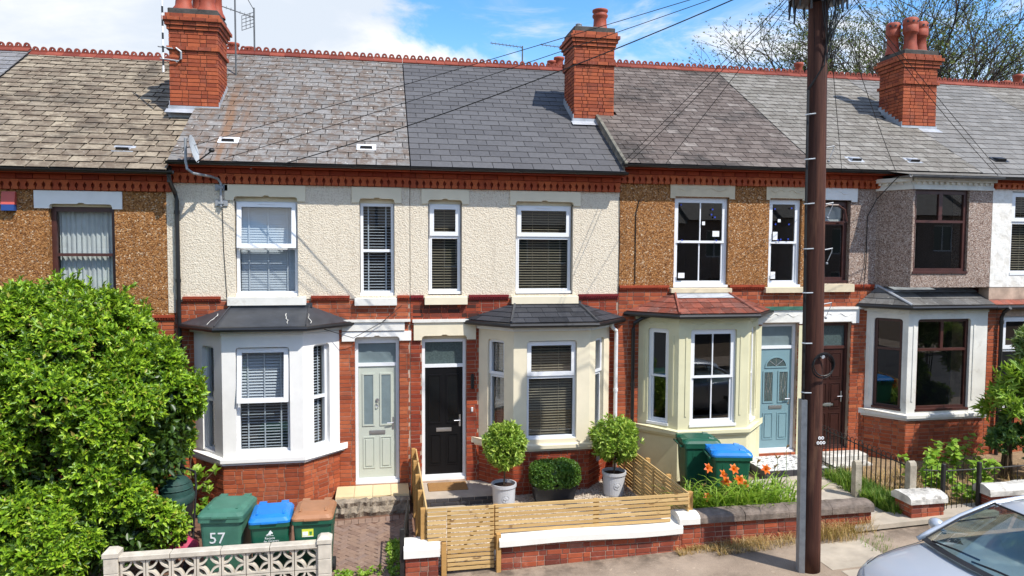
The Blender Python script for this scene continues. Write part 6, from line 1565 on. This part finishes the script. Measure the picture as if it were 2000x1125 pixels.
# ------------------------------------------------------------------ planting
def unit(v): return v/np.maximum(np.linalg.norm(v, axis=-1, keepdims=True), 1e-9)
def leaves(P, D, N, L, Wd, fold=.25, tip=.55):
    """folded lozenge leaves: base, two sides, tip"""
    D = unit(D); N = unit(N-D*(N*D).sum(1, keepdims=True)); Sd = np.cross(D, N)
    L = np.broadcast_to(np.asarray(L, float), (len(P),))[:, None]; Wd = np.broadcast_to(np.asarray(Wd, float), (len(P),))[:, None]
    V = np.stack([P, P+D*L*tip*.85+Sd*Wd/2+N*Wd*fold, P+D*L-N*L*.12, P+D*L*tip*.85-Sd*Wd/2+N*Wd*fold], 1).reshape(-1, 3)
    i = np.arange(len(P))[:, None]*4
    return V, np.concatenate([i+np.array([[0, 1, 2]]), i+np.array([[0, 2, 3]])])
def rosettes(C, A, k, L, Wd, spread=(.35, 1.2)):
    """k leaves round each shoot tip at C with axis A"""
    n = len(C); A = unit(A); C = np.repeat(C, k, 0); A = np.repeat(A, k, 0)
    r = unit(rng.normal(size=A.shape)); r = unit(r-A*(r*A).sum(1, keepdims=True))
    th = rng.uniform(*spread, len(C))[:, None]
    D = A*np.cos(th)+r*np.sin(th); N = A*np.sin(th)-r*np.cos(th)
    P = C-A*rng.uniform(0, L*.9, len(C))[:, None]
    s = rng.uniform(.7, 1.25, len(C))
    return leaves(P, D, N, L*s, Wd*s)
def join(parts):
    V, F, b = [], [], 0
    for v, f in parts: V.append(v); F.append(f+b); b += len(v)
    return np.concatenate(V), np.concatenate(F)
def lumpy(n, cen, rad, lobes, lr, seed=1, up=.15, zmin=None):
    """points on a surface made of overlapping lobes set on an ellipsoid"""
    g = np.random.default_rng(seed); d = unit(g.normal(size=(lobes, 3))); d[:, 2] = np.abs(d[:, 2])*.9-.25*(g.random(lobes) < .35)*1.4
    d = unit(d); LC = cen+d*rad*g.uniform(.72, 1.0, (lobes, 1)); LR = g.uniform(*lr, lobes)
    idx = g.integers(0, lobes, n); v = unit(g.normal(size=(n, 3))+d[idx]*.9+np.array([0, 0, up]))
    P = LC[idx]+v*LR[idx][:, None]*(1-.30*g.random((n, 1))**2)
    # drop those buried in another lobe
    keep = np.ones(n, bool)
    for j in range(lobes): keep &= ~((np.linalg.norm(P-LC[j], axis=1) < LR[j]*.68) & (idx != j))
    keep &= (((P-cen)/(np.asarray(rad)*.62))**2).sum(1) > 1
    if zmin is not None: keep &= P[:, 2] > zmin
    return P[keep], v[keep]
def bush():
    T = thing('evergreen_bush', 'huge bright green evergreen bush spilling over the left front garden', 'bush', (-4.6, -1.9, -.15))
    cen = np.array([-4.80, -1.85, 1.85]); rad = np.array([1.75, 1.0, 2.02])
    P, A = lumpy(22000, cen, rad, 95, (.24, .52), 3, .3, .02)
    P2, A2 = lumpy(5400, np.array([-3.3, -2.05, 2.0]), np.array([.62, .65, 1.05]), 30, (.18, .36), 5, .3, .3)
    P3, A3 = lumpy(5600, np.array([-4.3, -2.45, .55]), np.array([1.35, .55, .75]), 40, (.2, .34), 8, .3, -.1)
    P, A = np.concatenate([P, P2, P3]), np.concatenate([A, A2, A3])
    A = unit(A+np.array([.12, -.18, .55])+rng.normal(size=A.shape)*.25)
    V, F = rosettes(P, A, 8, .083, .035)
    hi = P[(A[:, 2] > .35) & (P[:, 2] > 1.2)]; hi = hi[rng.permutation(len(hi))[:520]]; ax = unit(np.array([.05, -.1, 1.])+rng.normal(size=hi.shape)*.28); sh = []
    for k in range(4): sh.append(hi+ax*(.03+.06*k))
    V2, F2 = rosettes(np.concatenate(sh), np.tile(ax, (4, 1)), 6, .085, .034, (.3, 1.0)); V, F = join([(V, F), (V2, F2)])
    mo('crown', npmesh('crown', V, F, 'leaf_bush'), None, T, kind='stuff')
    # dim inner foliage
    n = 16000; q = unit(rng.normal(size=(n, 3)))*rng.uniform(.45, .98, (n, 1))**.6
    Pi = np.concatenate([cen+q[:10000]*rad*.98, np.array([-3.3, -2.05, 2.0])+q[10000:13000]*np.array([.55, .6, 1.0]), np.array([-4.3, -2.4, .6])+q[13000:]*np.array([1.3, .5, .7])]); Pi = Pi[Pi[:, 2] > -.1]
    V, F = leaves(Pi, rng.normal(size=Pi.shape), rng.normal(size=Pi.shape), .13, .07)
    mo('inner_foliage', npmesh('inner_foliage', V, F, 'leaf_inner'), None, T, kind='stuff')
    m = MB()
    for i in range(9):
        a = random.uniform(0, 6.28); x, y = -4.5+.35*math.cos(a), -1.9+.2*math.sin(a); e = (-4.5+random.uniform(-1.4, 1.6), -1.9+random.uniform(-.6, .4), random.uniform(1.8, 3.2))
        m.tube([(x, y, -.25), (x*.7+e[0]*.3, y, e[2]*.4), e], [.06, .04, .015], 6)
    obj('trunk', m, 'stem_brown', T)
    # thin weed climbing the bay corner
    T = thing('climbing_weed', 'thin leafy weed growing up beside the white bay', 'plant', (-2.95, -1.2, -.1))
    m = MB(); m.tube([(-3.0, -1.2, -.1), (-2.95, -1.15, .5), (-3.02, -1.0, 1.0), (-2.98, -.9, 1.45)], [.012, .01, .008, .004], 5); m.tube([(-2.95, -1.15, .5), (-2.75, -1.1, .85), (-2.6, -1.1, 1.0)], .007, 5); obj('stem', m, 'stem_brown', T)
    C = np.array([[-2.95+rng.uniform(-.15, .35), -1.1+rng.uniform(-.15, .15), z] for z in rng.uniform(.2, 1.1, 26)]); V, F = rosettes(C, np.tile([0, -.4, 1.], (26, 1)), 6, .11, .07); mo('foliage', npmesh('foliage', V, F, 'leaf_lime'), None, T, kind='stuff')
bush()
def pot(T, x, y, z, r=.205, h=.42):
    m = MB(); m.lathe([(r*.86, 0), (r*.90, .03), (r*.97, h-.06), (r*1.06, h-.05), (r*1.06, h), (r*.95, h), (r*.93, h-.05)], (x, y, z), 28); p = obj('pot', m, 'pot_grey', T, smooth=False)
    m = MB(); m.lathe([(0, h-.045), (r*.5, h-.03), (r*.94, h-.05)], (x, y, z), 20); obj('soil', m, 'soil', T)
    e = MB(); c = (x+.02, y, z+h*.48); R_ = r*.955
    ring = [(a, .062) for a in [k*math.pi/10 for k in range(21)]]
    pts = []
    for a, q in ring:
        u = q*math.cos(a)/R_; pts.append((x+math.sin(u)*R_*.99, y-math.cos(u)*R_*.99, c[2]+q*math.sin(a)))
    e.tube(pts, .004, 5)
    for dx, dz, rr_ in ((0, .018, .028), (-.022, .0, .02), (.022, 0, .02)): e.sph((x+dx, y-R_*.985, c[2]+dz), (rr_, .005, rr_), 8, 6)
    e.tube([(x, y-R_*.99, c[2]), (x, y-R_*.98, c[2]-.045)], .006, 5); obj('tree_motif', e, 'pot_grey', p, smooth=True)
def ball_tree(x, y, z, zc, rx, rz, label, seed):
    T = thing('ball_tree', label, 'potted tree', (x, y, z), 'potted ball trees by the bay')
    pot(T, x, y, z)
    m = MB(); m.tube([(x, y, z+.35), (x+.012, y, z+.6), (x-.005, y, zc-.1), (x, y, zc+.1)], [.016, .014, .013, .01], 8); obj('trunk', m, 'stem_brown', T)
    g = np.random.default_rng(seed); n = 1250; v = unit(g.normal(size=(n, 3))); P = np.array([x, y, zc])+v*np.array([rx, rx, rz])*(.88+.14*g.random((n, 1)))*(1+.08*np.sin(v[:, :1]*7+v[:, 2:]*5))
    P = np.concatenate([P, np.array([x, y, zc])+v[:500]*np.array([rx, rx, rz])*g.uniform(.3, .8, (500, 1))]); v = np.concatenate([v, v[:500]])
    keep = np.sin(v[:, 0]*5+seed)+np.sin(v[:, 2]*6+v[:, 1]*4+seed*2) > -1.35+.5*g.random(len(v)); P, v = P[keep], v[keep]
    sv = unit(g.normal(size=(70, 3))+np.array([0, -.3, .6])); P = np.concatenate([P, np.array([x, y, zc])+sv*np.array([rx, rx, rz])*g.uniform(1.0, 1.2, (70, 1))]); v = np.concatenate([v, sv])
    V, F = rosettes(P, unit(v+np.array([0, 0, .35])+g.normal(size=v.shape)*.35), 6, .082, .027, (.3, 1.1)); mo('crown', npmesh('crown', V, F, 'leaf_topiary'), None, T, kind='stuff')
ball_tree(2.035, -1.12, gz(2)+.068, 1.165, .335, .365, 'round-headed potted ball tree in grey pot left of the trough', 11)
ball_tree(4.04, -1.0, gz(4)+.068, 1.14, .40, .38, 'broader potted ball tree in grey pot by the side fence', 12)
def trough():
    T = thing('box_trough', 'clipped box bush in a black trough below the bay', 'planter', (2.94, -1.0, .13)); z = gz(2.94)+.068
    m = MB(); m.loft([[(2.94+sx*w, -1.0+sy*d, z+h) for sx, sy in ((-1,-1),(1,-1),(1,1),(-1,1))] for w, d, h in ((.33, .12, 0), (.38, .15, .27), (.40, .165, .27), (.40, .165, .30), (.37, .14, .30))], True, True); obj('trough', m, 'trough', T)
    n = 3400; v = unit(rng.normal(size=(n, 3))); sg = np.sign(v)*np.abs(v)**.62; P = np.array([2.955, -1.0, z+.46])+sg*np.array([.44, .26, .235])*(.86+.16*rng.random((n, 1))); P = P[P[:, 2] > z+.25]; v = unit(P-np.array([2.955, -1, z+.4]))
    V, F = rosettes(P, unit(v+rng.normal(size=v.shape)*.5+np.array([0, 0, .2])), 7, .034, .020, (.3, 1.3)); mo('crown', npmesh('crown', V, F, 'leaf_box'), None, T, kind='stuff')
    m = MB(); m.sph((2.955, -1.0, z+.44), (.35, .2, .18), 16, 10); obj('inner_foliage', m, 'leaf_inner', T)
trough()
def blades(n, xr, yr, zf, h, w, mat, lean=.5, curl=.5, name='grass'):
    nc = max(4, n//90); cx = rng.uniform(*xr, nc); cy = rng.uniform(*yr, nc); ci = rng.integers(0, nc, n); sg = np.array([(xr[1]-xr[0]), (yr[1]-yr[0])])/max(3.0, nc**.5)*.55
    X = np.clip(cx[ci]+rng.normal(size=n)*sg[0], *xr); Y = np.clip(cy[ci]+rng.normal(size=n)*sg[1], *yr); Z = zf(X); a = rng.uniform(0, 6.28, n); H = rng.uniform(.45, 1.1, n)*h; ln = rng.uniform(.2, 1, n)*lean*H
    dx, dy = np.cos(a), np.sin(a); sx, sy = -dy*w/2, dx*w/2
    B = np.stack([X, Y, Z], 1); M_ = B+np.stack([dx*ln*.35, dy*ln*.35, H*.6], 1); Tp = B+np.stack([dx*ln, dy*ln, H*(1-curl*rng.random(n)*.5)], 1); S_ = np.stack([sx, sy, np.zeros(n)], 1)
    V = np.stack([B-S_, B+S_, M_+S_*.8, M_-S_*.8, Tp], 1).reshape(-1, 3); i = np.arange(n)[:, None]*5
    F = np.concatenate([i+np.array([[0, 1, 2]]), i+np.array([[0, 2, 3]]), i+np.array([[3, 2, 4]])]); return npmesh(name, V, F, mat)
def tuft(n, xr, yr, zf, h, w, mat, label, **k): tag(mo('grass', blades(n, xr, yr, zf, h, w, mat, **k), None, kind='stuff'), label, 'grass')
zg_ = lambda d: (lambda X: .035*(X-1)+d)
tuft(900, (4.60, 5.1), (-2.2, -.5), zg_(0), .40, .012, 'grass', 'tall seeding grass between the side fence and the yellow bay')
tuft(260, (4.6, 5.2), (-1.9, -.6), zg_(0), .62, .006, 'grass_dry', 'dry seed heads in the grass beside the yellow bay')
tuft(3600, (7.98, 8.38), (-3.05, -1.2), zg_(0), .34, .014, 'grass', 'green grass along the iron bow-top railing')
tuft(1400, (8.0, 8.36), (-3.1, -2.3), zg_(0), .24, .014, 'grass', 'bright grass at the foot of the concrete posts', lean=.9)
tuft(900, (4.75, 6.0), (-3.62, -3.34), zg_(0), .17, .005, 'grass_dry', 'straw-dry grass along the foot of the dark-coped wall', lean=2.2)
tuft(700, (6.3, 7.35), (-3.66, -3.34), zg_(0), .30, .006, 'grass_dry', 'taller dry grass at the right end of the dark-coped wall', lean=1.2)
tuft(140, (6.9, 7.4), (-4.1, -3.6), zg_(0), .09, .006, 'grass', 'small green tufts in a pavement joint')
tuft(500, (4.2, 4.9), (-3.5, -3.35), zg_(0), .10, .006, 'grass_dry', 'short dry weeds where the white coping ends', lean=1.6)
tuft(1500, (8.7, 11.5), (-2.9, -.7), zg_(0), .22, .008, 'grass_dry', 'dry tangled grass in the pink house garden', lean=1.4)
def weed(n, xr, yr, label, h=.08, mat='leaf_lime'):
    C = np.stack([rng.uniform(*xr, n), rng.uniform(*yr, n), np.zeros(n)], 1); C[:, 2] = .035*(C[:, 0]-1)+rng.uniform(0, h, n)
    V, F = rosettes(C, np.tile([0, -.2, 1.], (n, 1))+rng.normal(size=(n, 3))*.3, 6, .05, .028, (.5, 1.5)); tag(mo('weeds', npmesh('weeds', V, F, mat), None, kind='stuff'), label, 'weeds')
weed(130, (.06, .26), (-3.1, -1.9), 'leafy weeds along the open iron gate', .05); weed(60, (-.66, -.42), (-3.15, -2.9), 'small weed patch beside the brown-lidded bin'); weed(30, (-.35, .0), (-3.1, -2.85), 'scattered weeds in the herringbone drive')
weed(60, (7.0, 7.35), (-2.9, -2.6), 'weed patch on the path by the pole', .08)
def lily():
    T = thing('daylily_clump', 'clump of orange daylilies leaning over the dark coping', 'flowers', (5.4, -2.75, .15))
    n = 900; X = np.clip(rng.normal(5.55, .48, n), 4.65, 6.7); Y = rng.uniform(-3.08, -2.5, n); a = rng.uniform(0, 6.28, n); H = rng.uniform(.45, .88, n); R_ = rng.uniform(.2, .62, n)
    V, F = [], []; base = 0
    for x, y, t, h, r_ in zip(X, Y, a, H, R_):
        dx, dy = math.cos(t), math.sin(t)*.7; w = .015; z0 = gz(x)+.05
        for k in range(6):
            q = k/5; c = (x+dx*r_*q**1.4, y+dy*r_*q**1.4, z0+h*(1.75*q-.95*q*q*1.0)); ww = w*(1-q**3)+.0008
            V += [(c[0]-dy*ww, c[1]+dx*ww, c[2]), (c[0]+dy*ww, c[1]-dx*ww, c[2])]
            if k: F.append((base+2*k-2, base+2*k-1, base+2*k+1, base+2*k))
        base += 12
    mo('foliage', npmesh('foliage', V, F, 'leaf_lime'), None, T, kind='stuff')
    heads = [(5.18, 1.0, 1), (5.62, .78, 1), (4.98, 1.08, 1), (5.34, 1.10, 1), (5.90, 1.06, 1), (5.30, .86, 1), (5.50, .90, 1), (5.00, .62, 1), (6.60, 1.08, 1), (5.78, 1.18, 0), (6.15, 1.22, 0), (6.05, 1.10, 0), (6.80, 1.06, 0), (4.95, .80, 0), (6.35, 1.35, 0), (5.20, .70, 0), (6.2, .95, 0)]
    for x, z, op in heads:
        y = -2.72+random.uniform(-.12, .1); m = MB(); m.tube([(x+random.uniform(-.15, .15), y+.05, gz(x)), (x+.02, y, z*.6), (x, y, z)], .0042, 5); s = obj('stalk', m, 'stem_green', T)
        m = MB(); ax = Vector((random.uniform(-.4, .4), -.75, .55)).normalized(); a_ = ax.cross(Vector((0, 0, 1))).normalized(); b_ = a_.cross(ax); c = Vector((x, y, z))
        if op:
            for k in range(6):
                t = k*math.pi/3+random.uniform(-.15, .15); e = a_*math.cos(t)+b_*math.sin(t); sd = ax.cross(e); wd_ = .022
                pts = [(c, .005), (c+ax*.045+e*.02, wd_*.7), (c+ax*.07+e*.048, wd_*1.15), (c+ax*.06+e*.09, .004)]
                v = []
                for p, w in pts: v += [tuple(p-sd*w), tuple(p+sd*w)]
                m.add(v, [(0, 1, 3, 2), (2, 3, 5, 4), (4, 5, 7, 6)])
            obj('flower', m, 'petal', T)
        else:
            for k in range(4):
                e = (ax+a_*random.uniform(-.8, .8)+Vector((0, 0, .6))).normalized(); m.tube([tuple(c), tuple(c+e*.05), tuple(c+e*.09)], [.006, .011, .003], 5)
            obj('bud', m, 'bud', T)
lily()
def shrub(name, label, cat, C, rad, n, k, L, Wd, mat, seed, stems=6, up=.4, spread=(.3, 1.2), lobes=26, lr=(.12, .3)):
    T = thing(name, label, cat, (C[0], C[1], gz(C[0])))
    P, A = lumpy(n, np.array(C), np.array(rad), lobes, lr, seed, .3, gz(C[0])+.05); A = unit(A+np.array([0, -.1, up])+rng.normal(size=A.shape)*.4)
    V, F = rosettes(P, A, k, L, Wd, spread); mo('crown', npmesh('crown', V, F, mat), None, T, kind='stuff')
    m = MB()
    for i in range(stems):
        e = (C[0]+random.uniform(-.7, .7)*rad[0], C[1]+random.uniform(-.5, .5)*rad[1], C[2]+random.uniform(-.2, .7)*rad[2]); m.tube([(C[0]+random.uniform(-.1, .1), C[1]+random.uniform(-.1, .1), gz(C[0])), ((C[0]+e[0])/2, (C[1]+e[1])/2, e[2]*.55), e], [.025, .018, .006], 5)
    obj('trunk', m, 'stem_brown', T); return T
shrub('leafy_shrub', 'dark green shrub behind the sagging wire railing', 'bush', (11.75, -2.2, .95), (.80, .55, .75), 1500, 7, .10, .055, 'leaf_shrub', 21)
shrub('buddleia', 'pale silvery buddleia leaning in at the right edge', 'bush', (12.05, -2.1, 2.25), (.60, .50, 1.05), 950, 7, .19, .042, 'leaf_pale', 22, 9, .1, (.5, 1.4))
shrub('buddleia', 'yellow-green arching shrub below the silvery buddleia', 'bush', (11.25, -1.9, 1.75), (.30, .4, .60), 260, 7, .18, .045, 'leaf_lime', 25, 6, .1, (.5, 1.4), 12)
def knot(x, y, h, label, seed):
    T = thing('broad_leaf_weed', label, 'plant', (x, y, gz(x)), 'broad-leaved weeds behind the railings'); g = np.random.default_rng(seed); m = MB(); C = []
    for i in range(5):
        dx, dy = g.uniform(-.35, .35), g.uniform(-.25, .2); hh = h*g.uniform(.6, 1.05); m.tube([(x+dx*.3, y+dy*.3, gz(x)), (x+dx*.7, y+dy*.7, gz(x)+hh*.6), (x+dx*1.2, y+dy*1.2, gz(x)+hh)], .007, 5)
        for j in range(7): f = .35+.65*j/6; C.append((x+dx*(.3+.9*f), y+dy*(.3+.9*f), gz(x)+hh*f))
    obj('stem', m, 'stem_green', T); C = np.array(C); n = len(C)*3; P = np.repeat(C, 3, 0)
    D = g.normal(size=(n, 3))*np.array([1, 1, .3])+np.array([0, -.2, .1]); V, F = leaves(P, D, np.array([0, -.35, 1.])+g.normal(size=(n, 3))*.3, g.uniform(.09, .17, n), g.uniform(.08, .14, n), .12, .5); mo('foliage', npmesh('foliage', V, F, 'leaf_lime'), None, T, kind='stuff')
for i, (x, y, h, lb) in enumerate(((9.35, -2.1, .62, 'broad-leaved weed nearest the taller concrete post'), (9.9, -1.7, .72, 'tall broad-leaved weed against the bay brickwork'), (10.2, -2.3, .55, 'broad-leaved weed behind the scroll gate'), (9.6, -2.7, .45, 'low broad-leaved weed behind the short railing'), (10.55, -1.6, .8, 'broad-leaved weed beside the dark shrub'))): knot(x, y, h, lb, 40+i)
# ------------------------------------------------------------------ big tree behind the ridge
def big_tree():
    bx, by = 29.5, 24.0; T = thing('bare_tree', 'large sparsely leaved tree rising behind the right-hand roofs', 'tree', (bx, by, .4)); segs = []; tips = []
    g = random.Random(11)
    def grow(p, d, ln, r, lev):
        n = 3 if lev > 3 else 4; q = [p]; dd = d.copy()
        for i in range(n):
            dd = (dd+Vector((g.uniform(-.14, .14), g.uniform(-.14, .14), g.uniform(-.06, .10)))).normalized(); q.append(q[-1]+dd*ln/n)
        segs.append((q, r, max(.009, r*.6)))
        if lev >= 6:
            tips.append((q[-1], dd)); return
        k = (0, 5, 4, 4, 3, 2)[lev]
        for i in range(k):
            b = q[-1] if i < 2 else q[g.randint(1, n)]
            ang = g.uniform(.25, .70); ax = Vector((g.uniform(-1, 1), g.uniform(-1, 1), g.uniform(-.6, .4))); ax = (ax-dd*ax.dot(dd)).normalized()
            nd = (dd*math.cos(ang)+ax*math.sin(ang)).normalized(); grow(b, nd, ln*g.uniform(.52, .78), r*.55, lev+1)
    for a in range(9):
        t = a*2*math.pi/9+.2; sp = g.uniform(.35, 1.0); grow(Vector((bx+.25*math.cos(t), by+.25*math.sin(t), 4.5+g.uniform(-.6, .8))), Vector((math.cos(t)*sp, math.sin(t)*sp*.55, .95)).normalized(), g.uniform(5.6, 7.4), .22, 1)
    m = MB(); m.tube([(bx, by, .2), (bx, by+.05, 2.4), (bx, by, 5.2)], [.62, .5, .45], 10)
    for q, r0, r1 in segs: m.tube(q, [r0+(r1-r0)*i/(len(q)-1) for i in range(len(q))], 5 if r0 > .06 else 3, False)
    obj('trunk', m, 'bark', T)
    C = np.array([p for p, d in tips]); A = np.array([d for p, d in tips])
    C = np.repeat(C, 3, 0)+rng.normal(size=(len(C)*3, 3))*.26; A = np.repeat(A, 3, 0)
    V, F = rosettes(C, A+rng.normal(size=A.shape)*.5, 3, .12, .06, (.3, 1.5)); mo('crown', npmesh('crown', V, F, 'leaf_tree'), None, T, kind='stuff')
    print('tree', len(segs), len(C))
big_tree()
